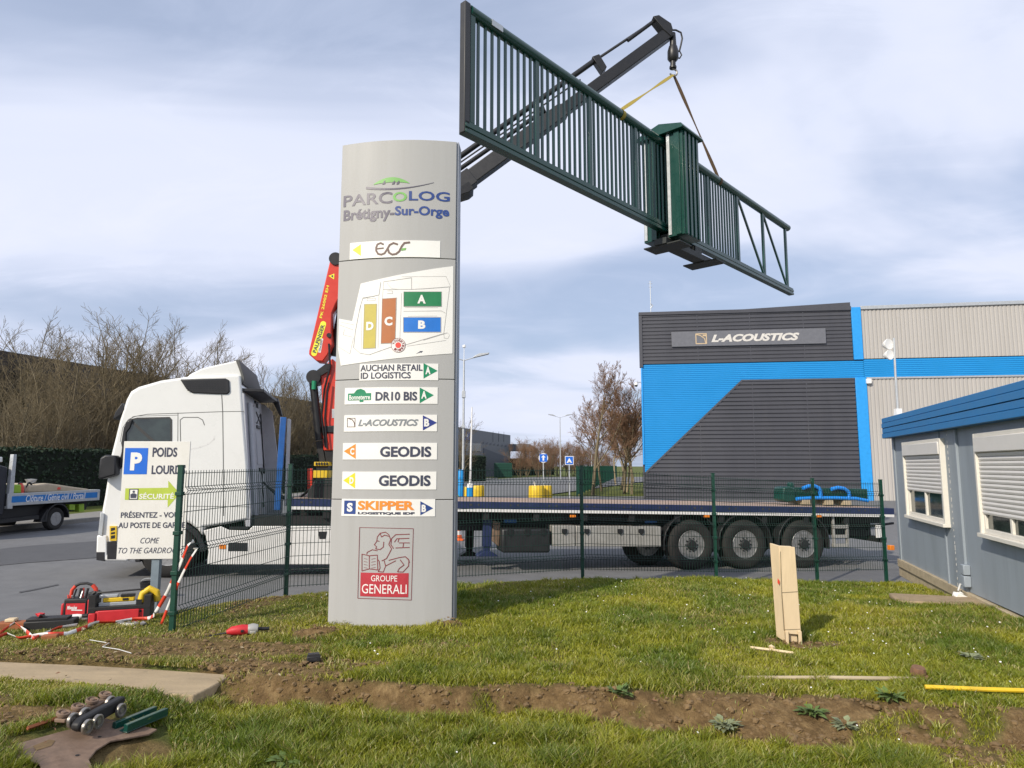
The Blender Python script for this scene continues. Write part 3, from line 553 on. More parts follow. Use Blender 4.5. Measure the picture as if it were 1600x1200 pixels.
tpoly(mb,ci(622.5,539.5,11),.0098,2); trib(mb,ci(622.5,539.5,11),.6,.0102,1,True); tpoly(mb,ci(622.5,539.5,4.6),.0105,0)
for k, chh in enumerate('VOUSETESICI'):
    a = R_(200+k*300/10.5); cx,cy = 622.5+7.8*math.cos(a),539.5+7.8*math.sin(a); xx,zz_ = tuv(cx,cy); vs,fs = text2d(chh,.04,0); ra = -(a+math.pi/2)
    mb.add([tf(xx+((p_-.5)*.026*math.cos(ra)-(q_-.5)*.028*math.sin(ra)),zz_+((p_-.5)*.026*math.sin(ra)+(q_-.5)*.028*math.cos(ra)),.0115) for p_,q_ in vs],fs,1)
tpoly(mb,qc([(915,1010),(960,985),(955,980),(995,978),(975,1000),(970,992)]),.0075,3); mb.build('position_marker',['redspot','darkred','sign','ink'],mpn,smooth=0)
# emblem with the lion
g = lambda pts: [(500+a/2.79,560+b/2.79) for a,b in pts]
mb = MB(); fr_ = g([(173,737),(407,742),(398,1053),(165,1045)]); trib(mb,fr_,.8,.003,0,True); tpoly(mb,g([(181,933),(388,936),(385,1041),(175,1036)]),.003,1)
for pl in [[(262,762),(285,757),(300,768),(308,790),(300,810),(312,830),(302,850),(290,872),(270,882)],[(262,762),(268,778),(282,770),(300,775)],[(262,762),(250,778),(247,798),(237,812),(246,820),(243,830),(262,833),(276,822),(278,800)],[(250,795),(258,797)],[(250,838),(228,834),(206,845),(204,853)],[(183,853),(215,860),(250,857),(252,922),(215,917),(183,926),(183,853)],[(215,860),(215,917)],[(390,766),(330,768),(312,785),(309,812),(320,828)],[(388,784),(335,786),(325,800)],[(390,804),(345,804)],[(390,824),(330,826)],[(345,784),(340,800)],[(365,804),(362,822)],[(300,880),(345,868),(372,864),(388,880),(386,905),(362,931),(338,930),(345,916),(366,900),(350,878)],[(280,882),(286,905),(276,931),(254,929),(262,913),(258,884),(250,875)],[(285,905),(330,882)],[(372,864),(385,875),(390,890)]]: trib(mb,g(pl),1.25,.0032,2)
for r_ in range(4):
    trib(mb,g([(192,872+r_*13),(206,875+r_*13)]),.6,.003,2); trib(mb,g([(224,875+r_*13),(242,872+r_*13)]),.6,.003,2)
a_ = g([(223,946),(337,972),(183,985),(378,1026)]); ttext(mb,'GROUPE',a_[0][0],a_[0][1],a_[1][0],a_[1][1],.0045,3,.0); ttext(mb,'GENERALI',a_[2][0],a_[2][1],a_[3][0],a_[3][1],.0045,3,.0)
mb.build('lion_emblem',['darkred','redink','darkred','sign'],tot,smooth=0)

# ------------------------------------------------------------------ parking sign
SP = VPlane((-5.0,8.85),(1,.06)); so_ = SP.at(*[SP.uv(240,945)[0],0]); so_.z = lz(so_.x,so_.y)
ps = thing('parking_sign','white lorry parking and security sign on grey post before the cab','sign',so_)
sf = lambda a,z,t=0: SP.at(a,z,t)-so_
uv = SP.uv; x0,z1 = uv(194,689.5); x1,_ = uv(296,688.5); _,z0 = uv(185,874); x0 = (x0+uv(181.5,874)[0])/2; x1 = (x1+uv(289,876)[0])/2
mb = MB(); mb.prism([(x0,z0),(x1,z0),(x1,z1),(x0,z1)],-.02,0,sf); pl_ = mb.build('sign_panel','signold',ps,bevel=.004)
def spx(px,py): a,z = uv(px,py); return a,z
def srect(a,b,c,d): p_=uv(a,(b+d)/2)[0]; q_=uv(c,(b+d)/2)[0]; return p_,q_,uv((a+c)/2,d)[1],uv((a+c)/2,b)[1]
mb = MB(); a,b,c,d = srect(194.5,700,230.5,741); mb.prism([(a,c),(b,c),(b,d),(a,d)],0.001,.003,sf,0); a,b,c,d = srect(204,707,222,735); mb.text('P',a,b,c,d,sf,.005,1,.05); mb.build('parking_symbol',['parkblue','sign'],pl_,smooth=0)
mb = MB()
for s_,rc,bo,sh in [('POIDS',(238.5,699,277,714),.03,0),('LOURDS',(237,727,290,741),.03,0),('PRÉSENTEZ - VOUS',(189,798,285,809),.02,0),('AU POSTE DE GARDE',(185,816,289,825),.02,0),('COME',(219.5,840,249,849),.0,.3),('TO THE GARDROOM',(185,855.5,286,864.5),.0,.3)]:
    a,b,c,d = srect(*rc); mb.text(s_,a,b,c,d,sf,.003,0,bo,sh)
mb.build('lettering','ink',pl_,smooth=0)
mb = MB(); pts = [uv(*p_) for p_ in [(196,763),(263,762),(263,751),(281,771),(262,793),(262,781),(195,781)]]; mb.add([sf(a,z,.002) for a,z in pts],[tuple(range(7))],0)
a,b,c,d = srect(218,769.5,272,779.5); mb.text('SÉCURITÉ',a,b,c,d,sf,.004,1,.02); a,b,c,d = srect(202.5,764.5,215.5,780); mb.add([sf(x,z,.004) for x,z in ((a,c),(b,c),(b,d),(a,d))],[(0,1,2,3)],1); mb.ribbon([(a,c),(b,c),(b,d),(a,d)],.01,sf,.005,2,True)
mx_ = (a+b)/2; mb.add([sf(mx_+p_,c+q_,.006) for p_,q_ in ((-.035,.015),(.035,.015),(.04,.06),(.015,.075),(-.015,.075),(-.04,.06))],[tuple(range(6))],2); mb.add([sf(mx_+.016*math.cos(k),c+.095+.016*math.sin(k),.006) for k in np.linspace(0,5.5,8)],[tuple(range(8))],2)
mb.build('security_arrow',['lime','sign','ink'],pl_,smooth=0)
a = uv(233.5,910)[0]; b = uv(246,910)[0]; mb = MB(); mb.prism([(a,-.4),(b,-.4),(b,z1-.1),(a,z1-.1)],-.10,-.022,sf); mb.build('post','signpost',ps,bevel=.004)

# ------------------------------------------------------------------ wire mesh fence
posts = []
for px_t,px_b,vt,vb in [(283,269,728,991),(452,449.5,726,921),(706,703,727,903),(908,910.5,728,893),(1115,1117.5,740,897),(1270,1275.5,748,895),(1377,1382.5,750,893)]:
    Yd = solveY((px_t+px_b)/2,vt,vb,1.78); a = PY(px_b,vb,Yd); b = PY(px_t,vt,Yd); posts.append((Vector(((a.x+b.x)/2,Yd,a.z)),b.z))
posts[2] = ((posts[1][0]*.48+posts[3][0]*.52), posts[1][1]*.48+posts[3][1]*.52)
fo = posts[0][0].copy(); fence = thing('wire_fence','dark green welded wire mesh fence with posts between the lawn and truck','fence',fo)
for p_,zt in posts:
    mb = MB(); mb.box((-.027,-.027,-.3),(.027,.027,zt-p_.z),0,Matrix.Translation(p_-fo)); mb.box((-.032,-.032,zt-p_.z),(.032,.032,zt-p_.z+.012),0,Matrix.Translation(p_-fo))
    for k in range(4):
        mb.box((-.035,-.042,.2+.42*k),(.035,.042,.24+.42*k),0,Matrix.Translation(p_-fo))
    mb.build('post','fgreen',fence,bevel=.003)
for (a,za),(b,zb) in zip(posts[:-1],posts[1:]):
    mb = MB(); d = Vector((b.x-a.x,b.y-a.y,0)); ln = d.length; d.normalize(); n_ = Vector((d.y,-d.x,0)); Hh = 1.73; n = int((ln-.1)/.053)
    def P3(s_,h_,o_): k = s_/ln; return Vector((a.x,a.y,0))+d*s_+n_*(o_+.03)+Vector((0,0,(a.z+(b.z-a.z)*k)+.03+h_))-fo
    fold = [(0,0),(.18,0),(.22,.035),(.26,0),(.80,0),(.84,.035),(.88,0),(1.44,0),(1.48,.035),(1.52,0),(1.70,0)]
    for i in range(n+1):
        s_ = .05+(ln-.1)*i/n; mb.tube([P3(s_,h_,o_) for h_,o_ in fold],.0040,4,0,False)
    for h_,o_ in [(.02,0),(.18,0),(.22,.035),(.26,0),(.44,0),(.62,0),(.80,0),(.84,.035),(.88,0),(1.06,0),(1.25,0),(1.44,0),(1.48,.035),(1.52,0),(1.67,0)]:
        mb.tube([P3(.03,h_,o_+.006),P3(ln-.03,h_,o_+.006)],.0042,4,0,False)
    mb.build('mesh_panel','fwire',fence,smooth=0,recalc=False)
# ------------------------------------------------------------------ lorry: tractor, trailer, crane
TA_ = math.atan(.22); TU = Vector((math.cos(TA_),math.sin(TA_),-.018)).normalized(); TWv = Vector((-math.sin(TA_),math.cos(TA_),0)); THv = TU.cross(TWv)
TO = Vector((-7.52,14.2-.22*7.52,-.272))
def T(px, py, w_=0):
    p_ = TO+TWv*w_; q_ = PPL(px,py,p_,TWv); d = q_-p_; return (d.dot(TU),d.dot(THv))
TF = lambda u,h_,w_=0: Vector((u,w_,h_))                       # local coordinates of the lorry frame
TX = frame3(TO,TU,TWv,THv)
def wheel(par, u, w_, r, width, side=-1, name='wheel'):
    X = Matrix.Translation((u,w_,r)) @ Matrix(((1,0,0,0),(0,0,side,0),(0,1,0,0),(0,0,0,1)))
    mb = MB(); mb.lathe([(r*.56,0),(r*.60,.02),(r*.80,.03),(r*.93,.012),(r*.985,-.02),(r,-.05),(r*.992,-.06),(r*.992,-.07),(r,-.08),(r,-width*.5+.012),(r*.99,-width*.5),(r,-width*.5-.012),(r,-width+.06),(r*.95,-width),(r*.6,-width)],X,48); ty = mb.build(name,'rubber',par,smooth=40)
    mb = MB(); mb.lathe([(r*.57,.004),(r*.555,.015),(r*.53,.012),(r*.50,-.03),(r*.47,-.07),(r*.44,-.075),(r*.36,-.05),(r*.30,-.03),(r*.29,-.03)],X,48); mb.build('rim','steel',ty,smooth=35)
    mb = MB(); mb.lathe([(r*.30,-.032),(r*.22,-.03),(r*.20,.03),(r*.17,.055),(.0001,.06)],X,24)
    for k in range(10): a = k*.6283; mb.lathe([(.018,0),(.018,.05),(.0001,.055)],X @ Matrix.Translation((r*.26*math.cos(a),r*.26*math.sin(a),-.03)),6); mb.lathe([(r*.035,0),(r*.035,.004),(.0001,.004)],X @ Matrix.Translation((r*.40*math.cos(a+.31),r*.40*math.sin(a+.31),-.058)),8)
    mb.build('hub','plastic',ty,smooth=35); return ty
cab = thing('lorry_tractor','white high roof tractor unit of the crane lorry facing left','lorry',X=TX)
P_ = lambda *a: [T(*p_) for p_ in a]
WID = 2.48
arch = []; acx,ach = T(262,870); 
for k in range(13): a = R_(180-15*k); arch.append((acx+.66*math.cos(a),max(.36,ach+.02+.66*math.sin(a))))
# lower body (below the belt) and upper body with roof
body = P_((153,836),(158,796),(162,775),(172,711),(186,655),(196,624),(203,611),(215,604),(250,594),(287,588.5),(320,586),(375,585),(380,640),(387,727),(389,812),(360,818),(318,824))
bd = body+[(p_) for p_ in reversed(arch) if p_[0] < T(318,824)[0] and p_[0] > T(160,870)[0]+.12]+P_((163,873),(152,872))
mb = MB(); mb.prism(bd,.03,WID-.03,lambda p,q,t: TF(p,q,t)); cb = mb.build('cab_body','white',cab,bevel=.06,smooth=50)
u0 = T(153,836)[0]
# front windscreen and black front panel (on the sloped nose, seen edge-on)
f0,f1 = T(172,711),T(196,624); mb = MB(); dx_,dh_ = f1[0]-f0[0],f1[1]-f0[1]
mb.add([TF(f0[0]-.015,f0[1],.16),TF(f0[0]-.015,f0[1],WID-.16),TF(f1[0]-.015,f1[1],WID-.2),TF(f1[0]-.015,f1[1],.2),TF(f0[0]+.03,f0[1],.16),TF(f0[0]+.03,f0[1],WID-.16),TF(f1[0]+.03,f1[1],WID-.2),TF(f1[0]+.03,f1[1],.2)],[(0,1,2,3),(4,5,1,0),(5,6,2,1),(6,7,3,2),(7,4,0,3)]); mb.build('windscreen','glass',cab)
mb = MB(); a,b = T(155,800),T(172,712); mb.add([TF(a[0]-.012,a[1],.25),TF(a[0]-.012,a[1],WID-.25),TF(b[0]-.018,b[1],WID-.2),TF(b[0]-.018,b[1],.2),TF(a[0]+.03,a[1],.25),TF(a[0]+.03,a[1],WID-.25),TF(b[0]+.03,b[1],WID-.2),TF(b[0]+.03,b[1],.2)],[(0,1,2,3),(4,5,1,0),(5,6,2,1),(6,7,3,2),(7,4,0,3)]); mb.build('front_grille','plastic',cab)
# sun visor
a,b = T(175,655),T(189,634); mb = MB(); mb.prism([(a[0],a[1]),(a[0]+.03,a[1]+.13),(b[0],b[1]+.06),(b[0]+.06,b[1]-.06),(b[0],b[1]-.16)],.04,WID-.04,lambda p,q,t: TF(p,q,t)); mb.build('sun_visor','plastic',cab,bevel=.01)
# bumper
mb = MB(); bp_ = P_((151,836),(150,860),(151,876),(200,877.5),(200,869),(167,867),(167,836)); mb.prism(bp_,-.005,WID+.005,lambda p,q,t: TF(p,q,t)); mb.build('bumper','white',cab,bevel=.03)
mb = MB(); bp_ = P_((152,862.5),(152,875),(165,877),(165,862.5)); mb.prism(bp_,-.012,.3,lambda p,q,t: TF(p-.012,q,t)); mb.prism(P_((167.5,846),(167.5,874),(182,874),(182,846)),-.009,.02,lambda p,q,t: TF(p,q,t)); mb.build('fog_lamp_recess','plastic',cab,bevel=.006)
mb = MB(); mb.prism(P_((158,800),(154,835),(161,838),(164,803)),-.012,.3,lambda p,q,t: TF(p-.008,q,t)); mb.build('headlight','galv',cab,bevel=.01)
mb = MB(); mb.prism(P_((171.5,822),(171.5,845),(182,845),(182,822)),-.008,.035,lambda p,q,t: TF(p,q,t),0)
for k in range(3): mb.prism(P_((173.5,(825,832,837)[k]),(173.5,(830,835,842)[k]),(180,(828,834,841)[k]),(180,(824,831,836)[k])),-.010,.0,lambda p,q,t: TF(p,q,t),1)
mb.build('warning_sticker',['yellow','plastic'],cab)
# door, windows, grooves
win = P_((190,692),(194,668),(203,656),(214,653.5),(264,652.5),(267,656),(267,720),(195,720))
mb = MB(); mb.prism(win,.024,.06,lambda p,q,t: TF(p,q,t)); wg = mb.build('side_window','glass',cab)
mb = MB(); cwin = [(sum(p for p,_ in win)/8,sum(q_ for _,q_ in win)/8)]
mb.ribbon(win,.028,TF,.0225,0,True); mb.ribbon(P_((207,660),(224,676),(240,690)),.05,TF,.022,0); mb.build('window_seal','seamdark',wg,smooth=0)
def groove(nm, pl, wd=.012, m='seam', cl=False): mb = MB(); mb.ribbon(P_(*pl),wd,TF,.0285,0,cl,0); return mb.build(nm,m,cab,smooth=0,recalc=False)
groove('door_groove',[(277.5,645),(277,720),(277,800)]); groove('roof_groove',[(196,660),(207,651),(230,647),(277,645.5),(347,643),(381,642.5)]); groove('panel_groove',[(346,617),(347.5,643),(348.5,720),(349,806)],.016)
groove('door_groove',[(187,690),(191,668),(200,655),(212,650),(277,648.5)],.008); 
mb = MB(); mb.ribbon(P_((282,720),(281,656),(286,652),(309,652),(316,656),(319,664)),.014,TF,.0283,0,False,0); mb.ribbon(P_((296,702),(312,698.5),(324,694),(334,686),(334,682)),.02,TF,.0283,1,False,0); mb.build('locker_outline',['seam','tapewhite'],cab,smooth=0,recalc=False)
mb = MB(); a,b = T(187,800),T(389,812); 
for py_ in (762,790): 
    p1,p2 = T(200,py_),T(388,py_+2); mb.ribbon([p1,p2],.010,TF,.0285,0,False,0)
mb.build('body_crease','seam',cab,smooth=0,recalc=False)
# mirror block and upper arm
mb = MB(); mb.prism(P_((159,748),(162,716),(170,711),(187,712),(187,742),(166,748)),-.20,.035,lambda p,q,t: TF(p,q,t)); mb.build('door_mirror','plastic',cab,bevel=.03)
mb = MB(); mb.prism(P_((187,718),(190,706),(193,672),(197,660),(207,655),(203,668),(197,676),(196,722),(188,733)),-.01,.05,lambda p,q,t: TF(p,q,t)); mb.build('mirror_arm','plastic',cab,bevel=.008)
# step and lower sill behind the parking sign
mb = MB(); mb.prism(P_((196,812),(200,868),(233,868),(236,812)),-.008,.05,lambda p,q,t: TF(p,q,t),0); 
for py_ in (826,846): mb.prism(P_((202,py_),(202,py_+8),(232,py_+8),(232,py_)),-.012,.05,lambda p,q,t: TF(p,q,t),1)
mb.build('cab_steps',['whiteskirt','plastic'],cab)
# roof deflector, air intake, side fairing edge
sp = P_((286,591),(296,583),(313,574.5),(340,568),(366,562.5),(371,562),(377,584),(378,598),(372,590),(345,586.5),(315,589))
mb = MB(); mb.prism(sp,.10,WID-.10,lambda p,q,t: TF(p,q,t)); sd_ = mb.build('roof_deflector','white',cab,bevel=.035,smooth=50)
mb = MB(); mb.prism(P_((366.5,561),(372.5,561),(381,590),(378,600),(375.5,585)),.085,WID-.085,lambda p,q,t: TF(p,q,t)); mb.build('deflector_edge','seam',sd_,bevel=.01)
mb = MB(); mb.prism(P_((281,592.5),(352,591),(358,594),(359,612),(355,616),(335,615.5),(300,614),(291,608)),.0,.12,lambda p,q,t: TF(p,q,t)); ai = mb.build('air_intake','plastic',cab,bevel=.02)
mb = MB()
for i in range(14):
    for j in range(5):
        a = T(292+i*4.4+j*.5,596.5+j*3.4); mb.prism([(a[0]-.018,a[1]),(a[0],a[1]-.012),(a[0]+.018,a[1]),(a[0],a[1]+.012)],-.004,.01,lambda p,q,t: TF(p,q,t))
mb.build('intake_mesh','blackmetal',ai,smooth=0)
ub = T(389,800)[0]
mb = MB(); ut = T(377,600)[0]; mb.prism([(ub-.06,.92),(ub+.035,.92),(ub+.035,1.2),(ut+.06,3.45),(ut-.04,3.5)],.05,WID-.07,lambda p,q,t: TF(p,q,t)); bk = mb.build('rear_wall','greyback',cab,bevel=.015)
mb = MB(); uq = lambda h_: ub+.035+(ut+.025-ub)*max(0,(h_-1.2)/2.25)
r_ = lambda w0,w1,h0,h1,d=.03: mb.prism([(uq(h0)-.005,h0),(uq(h0)+d,h0),(uq(h1)+d,h1),(uq(h1)-.005,h1)],w0,w1,lambda p,q,t: TF(p,q,t))
for w0,w1,h0,h1 in [(1.35,1.85,2.86,2.92),(1.35,1.9,1.95,2.03),(1.62,1.66,1.2,1.95),(.98,1.02,2.9,3.3),(1.3,1.7,3.38,3.43),(1.55,1.7,3.3,3.38),(.55,.62,1.2,3.2)]: r_(w0,w1,h0,h1)
r_(2.0,2.06,1.9,3.2,.03); mb.bar((uq(3.2)+.02,1.35,3.2),(uq(2.95)+.02,1.95,2.95),.02,.02); mb.bar((uq(2.95)+.02,1.35,2.95),(uq(3.2)+.02,1.95,3.2),.02,.02); mb.builds('rear_grab_bars','plastic',bk,bevel=.006)
mb = MB(); mb.tube([(uq(1.0)+.06,.30,1.0),(uq(3.3)+.06,.30,3.3)],.05,10); mb.tube([(uq(1.)+.05,.62,1.0),(uq(3.25)+.05,.62,3.25)],.04,10); r_(1.2,1.95,1.3,1.9,.012); r_(1.2,1.95,2.1,2.75,.012); r_(1.2,1.95,2.98,3.3,.012); mb.builds('rear_pipe','greyback',bk,smooth=40)
mb = MB(); mb.prism([(ub-.15,.95),(ub+.34,.95),(ub+.36,1.3),(ut+.30,3.3),(ut+.1,3.45),(ut-.1,3.45)],WID-.10,WID-.06,lambda p,q,t: TF(p,q,t)); mb.build('far_side_fairing','greyback',cab,bevel=.01)
mb = MB(); mb.prism([(ub-.3,3.55),(ub+.12,3.60),(ub+.24,3.2),(ub+.18,3.2),(ub+.02,3.5),(ub-.3,3.48)],WID-.12,WID-.02,lambda p,q,t: TF(p,q,t)); mb.box((ub-.3,.1,3.50),(ub+.12,WID-.13,3.56)); mb.build('far_fairing_edge','plastic',cab,bevel=.01)
mb = MB()
for k in range(3):
    w0 = .9+.3*k; mb.tube([TF(ub+.1,1.75-.05*k,w0),TF(ub+.4,1.45,w0+.05),TF(ub+.75,1.35,w0),TF(ub+1.0,1.6,w0)],.022,6)
mb.builds('air_line','plastic',cab,smooth=60)
# chassis, skirts, mudguard, wheels, fuel details
mb = MB(); mb.box((1.0,.62,.58),(5.6,WID-.62,.92)); mb.box((2.55,.10,.95),(5.4,.5,1.13)); mb.build('chassis','chassis',cab)
gpts = []
for k in range(15): a = R_(196-13.5*k); gpts.append((acx+.04+.60*math.cos(a),ach+.02+.62*math.sin(a)))
gin = [(acx+.04+(p-acx-.04)*.86,ach+(q_-ach)*.86) for p,q_ in gpts]
mb = MB(); mb.prism(gpts+gin[::-1],.0,.45,lambda p,q,t: TF(p,max(q,.3),t)); mb.build('mudguard','plastic',cab,bevel=.008)
sk = P_((323,882),(326,862),(322,840),(318,829),(345,822.5),(357,828),(388,829),(395,822),(516,822),(560,823),(560,884),(515,882))
mb = MB(); mb.prism(sk,-.004,.05,lambda p,q,t: TF(p,q,t)); skp = mb.build('side_skirt','whiteskirt',cab,bevel=.012)
mb = MB(); mb.prism(P_((357,848),(387,848),(387,861),(357,861)),-.009,.0,lambda p,q,t: TF(p,q,t)); mb.prism(P_((358,823),(388,823),(388,827),(358,827)),-.009,.03,lambda p,q,t: TF(p,q,t)); mb.prism(P_((497,830.5),(511,830.5),(509,842),(499,842)),-.009,.0,lambda p,q,t: TF(p,q,t)); mb.build('skirt_recess','plastic',skp)
mb = MB(); mb.prism(P_((343,851),(353,851),(353,857.5),(343,857.5)),-.014,.0,lambda p,q,t: TF(p,q,t)); mb.build('side_marker','orange',skp)
mb = MB(); mb.ribbon(P_((468.5,824),(468.5,882)),.008,TF,.006,0,False,0); mb.build('skirt_joint','seamdark',skp,smooth=0)
for wy,sd in ((.06,-1),(WID-.06,1)):
    wheel(cab,acx,wy,.50,.32,sd); wheel(cab,acx+3.75,wy,.50,.62,sd)
# ---- semi trailer
tr = thing('semi_trailer','long flatbed semi trailer with navy side rail behind the tractor','trailer',X=TX)
ua,ha = T(455,786); ub2,_ = T(1396,795); hd = 1.41
hr = lambda u: 1.425-.0085*(u-6.4)
def seg(mb,u0_,u1_,h0,h1,w0,w1,mi=0): mb.add([TF(u0_,hr(u0_)+h0,w0),TF(u1_,hr(u1_)+h0,w0),TF(u1_,hr(u1_)+h0,w1),TF(u0_,hr(u0_)+h0,w1),TF(u0_,hr(u0_)+h1,w0),TF(u1_,hr(u1_)+h1,w0),TF(u1_,hr(u1_)+h1,w1),TF(u0_,hr(u0_)+h1,w1)],[(0,3,2,1),(4,5,6,7),(0,1,5,4),(1,2,6,5),(2,3,7,6),(3,0,4,7)],mi)
mb = MB()
for k in range(14): seg(mb,ua,ub2,-.06,random.uniform(-.002,.003),.045+k*.171,.045+k*.171+.166)
mb.build('deck_boards','deck',tr)
mb = MB(); seg(mb,ua,ub2,-.135,.008,-.02,.04); seg(mb,ua,ub2,-.135,.008,2.44,2.5); seg(mb,ub2-.06,ub2+.004,-.137,.006,.04,2.44); rl = mb.build('side_rail','navy',tr,bevel=.004)
mb = MB(); u = ua+.2
while u < ub2-.2:
    for d_ in (0,.16): mb.lathe([(.022,-.004),(.022,.004),(.0001,.0041)],Matrix.Translation((u+d_,-.021,hr(u)-.055)) @ Matrix.Rotation(math.pi/2,4,'X'),10)
    u += .82
mb.build('lashing_holes','seamdark',rl)
mb = MB(); seg(mb,ua,ub2,-.195,-.137,-.016,.03); mb.build('reflective_strip','tapewhite',rl)
mb = MB(); seg(mb,5.2,ub2-.3,-.62,-.20,.55,.68); seg(mb,5.2,ub2-.3,-.62,-.20,1.8,1.93); seg(mb,ua,ub2-.1,-.36,-.196,.25,2.25)
for k in range(12): seg(mb,ua+.6+k*1.05,ua+.72+k*1.05,-.36,-.20,.03,2.45)
seg(mb,10.4,15.6,-.80,-.45,.9,1.6); mb.build('chassis','chassis',tr)
mb = MB(); mb.text('LeciTrailer',T(930,811)[0],T(967,811)[0],1.10,1.16,TF,-.549,0,.02); mb.v = [(x,.549,z) for x,_,z in mb.v]; mb.build('lettering','inkgrey',tr,smooth=0)
mb = MB(); bx = P_((784,826),(860,826),(860,864),(784,864)); mb.prism(bx,.0,.62,lambda p,q,t: TF(p,q,t)); tb_ = mb.build('tool_box','plastic',tr,bevel=.045)
def latch(mb,px,py,r=4): mb.prism(P_((px-r,py-r),(px+r,py-r),(px+r,py+r*.4),(px,py+r*1.3),(px-r,py+r*.4)),-.012,.02,lambda p,q,t: TF(p,q,t))
mb = MB(); [latch(mb,x,832,5) for x in (797.5,824,849)]; mb.builds('latch','blackmetal',tb_,bevel=.004)
mb = MB(); mb.ribbon(P_((790,829),(790,862)),.012,TF,-.0,0); mb.build('lid_seam','blackmetal',tb_,smooth=0)
mb = MB(); a = P_((864,821.5),(900,821.5),(900,854),(864,854)); mb.prism(a,.02,.55,lambda p,q,t: TF(p,q,t)); a = P_((901,822),(1034,823),(1034,854.5),(901,854)); mb.prism(a,.02,.5,lambda p,q,t: TF(p,q,t)); al = mb.build('aluminium_locker','alu',tr,bevel=.012)
mb = MB(); [latch(mb,x,830.5,4) for x in (882,917,969,1002)]; mb.builds('latch','plastic',al,bevel=.004)
mb = MB(); [mb.ribbon(P_((x,823),(x,853.5)),.012,TF,-.019,0) for x in (985,)]; mb.v = [(x,.018,z) for x,_,z in mb.v]; mb.build('locker_joint','seam',al,smooth=0)
# legs, spare wheel, stakes
for px,wy in ((760,.35),(733,1.9)):
    u,_ = T(px,860,wy); _,hb = T(px,866,wy); mb = MB(); mb.box((u-.09,wy-.08,hb+.16),(u+.09,wy+.08,1.1)); mb.box((u-.065,wy-.06,hb+.03),(u+.065,wy+.06,hb+.3)); mb.prism([(u-.22,hb-.03),(u+.22,hb-.03),(u+.2,hb+.0),(u+.08,hb+.07),(u-.08,hb+.07),(u-.2,hb+.0)],wy-.14,wy+.14,lambda p,q,t: TF(p,q,t)); mb.build('landing_leg','navy' if wy < 1 else 'chassis',tr,bevel=.008)
u,_ = T(773,845,.2); mb = MB(); mb.prism([(u-.05,.62),(u+.10,.5),(u+.12,1.0),(u-.03,1.03)],.25,.35,lambda p,q,t: TF(p,q,t)); mb.build('hose_bracket','rust',tr,bevel=.01)
for px in (797,1017):
    u,_ = T(px,812,.3); mb = MB(); mb.prism([(u-.14,.98),(u+.14,.98),(u+.11,1.22),(u-.11,1.22)],.28,.36,lambda p,q,t: TF(p,q,t)); mb.build('support_bracket','bluepost',tr,bevel=.006)
mb = MB(); mb.bar((5.6,.5,.99),(8.9,.5,.99),.05,.06); mb.build('side_guard','chassis',tr)
for px in (895,1104,1279):
    u,h_ = T(px,806.5); mb = MB(); mb.box((u-.06,-.025,h_-.025),(u+.06,.02,h_+.025)); mb.build('side_marker','orange',tr,bevel=.004)
for px in (1082,1166,1258):
    u,_ = T(px,852); gp = []
    for k in range(13): a = R_(192-17*k); gp.append((u+.66*math.cos(a),.56+.66*math.sin(a)))
    gi = [(u+(p-u)*.955,.55+(q_-.55)*.955) for p,q_ in gp]
    mb = MB(); mb.prism(gp+gi[::-1],.02,.42,lambda p,q,t: TF(p,q,t)); mb.build('mudguard','plastic',tr,bevel=.006,smooth=45)
    for wy,sd in ((.05,-1),(2.43,1)): wheel(tr,u,wy,.535,.385,sd)
    mb = MB(); mb.tube([(u,.3,.535),(u,2.2,.535)],.07,10); mb.build('axle','chassis',tr)
wheel(tr,T(1010,850,.8)[0],.75,.5,.35,-1,'spare_wheel')
mb = MB()
for px in (1301,1322): a = T(px,806,.08); b = T(px+2.5,856,.08); mb.bar(TF(a[0],a[1],.08),TF(b[0],b[1],.08),.05,.05)
for py in (823,838,852): a = T(1301,py,.08); b = T(1324,py,.08); mb.bar(TF(a[0],a[1],.08),TF(b[0],b[1],.08),.08,.07)
mb.build('access_ladder','alu',tr,bevel=.004)
a = T(1346,836,.1); b = T(1392,836,.1); mb = MB(); mb.prism([(a[0]-.5,.72),(b[0]-.2,.62),(b[0]-.2,.78),(a[0]-.5,.86)],.5,2.0,lambda p,q,t: TF(p,q,t)); mb.box((b[0]-.28,.1,.55),(b[0]-.12,2.38,.68)); mb.bar((b[0]-.4,.3,.9),(b[0]+.25,.3,.98),.07,.05); mb.bar((b[0]-.2,.6,1.0),(b[0]-.2,.6,.6),.08,.08); mb.bar((b[0]-.2,1.8,1.2),(b[0]-.2,1.8,.6),.08,.08); mb.builds('rear_underrun_bar','chassis',tr,bevel=.006)
mb = MB(); u,_ = T(1372,840,.1); mb.box((u-.06,.06,.66),(u+.12,.1,.95)); mb.build('rear_plate','tapewhite',tr)
u,h_ = T(1392,856,.1); mb = MB(); mb.box((u-.05,.05,h_-.05),(u+.06,.16,h_+.06)); mb.build('tail_light','orange',tr,bevel=.008)
# blue front stakes
for i,(p0,p1,wy) in enumerate([((443,652),(433,797),.02),((452,655),(447,790),.9)]):
    a = T(*p0,wy); b = T(*p1,wy); mb = MB(); mb.bar(TF(b[0],b[1],wy),TF(a[0],a[1],wy),.11 if i == 0 else .05,.10 if i == 0 else .3,0,(0,1,0)); mb.build('front_stake','bluepost' if i == 0 else 'greyback',tr,bevel=.008)
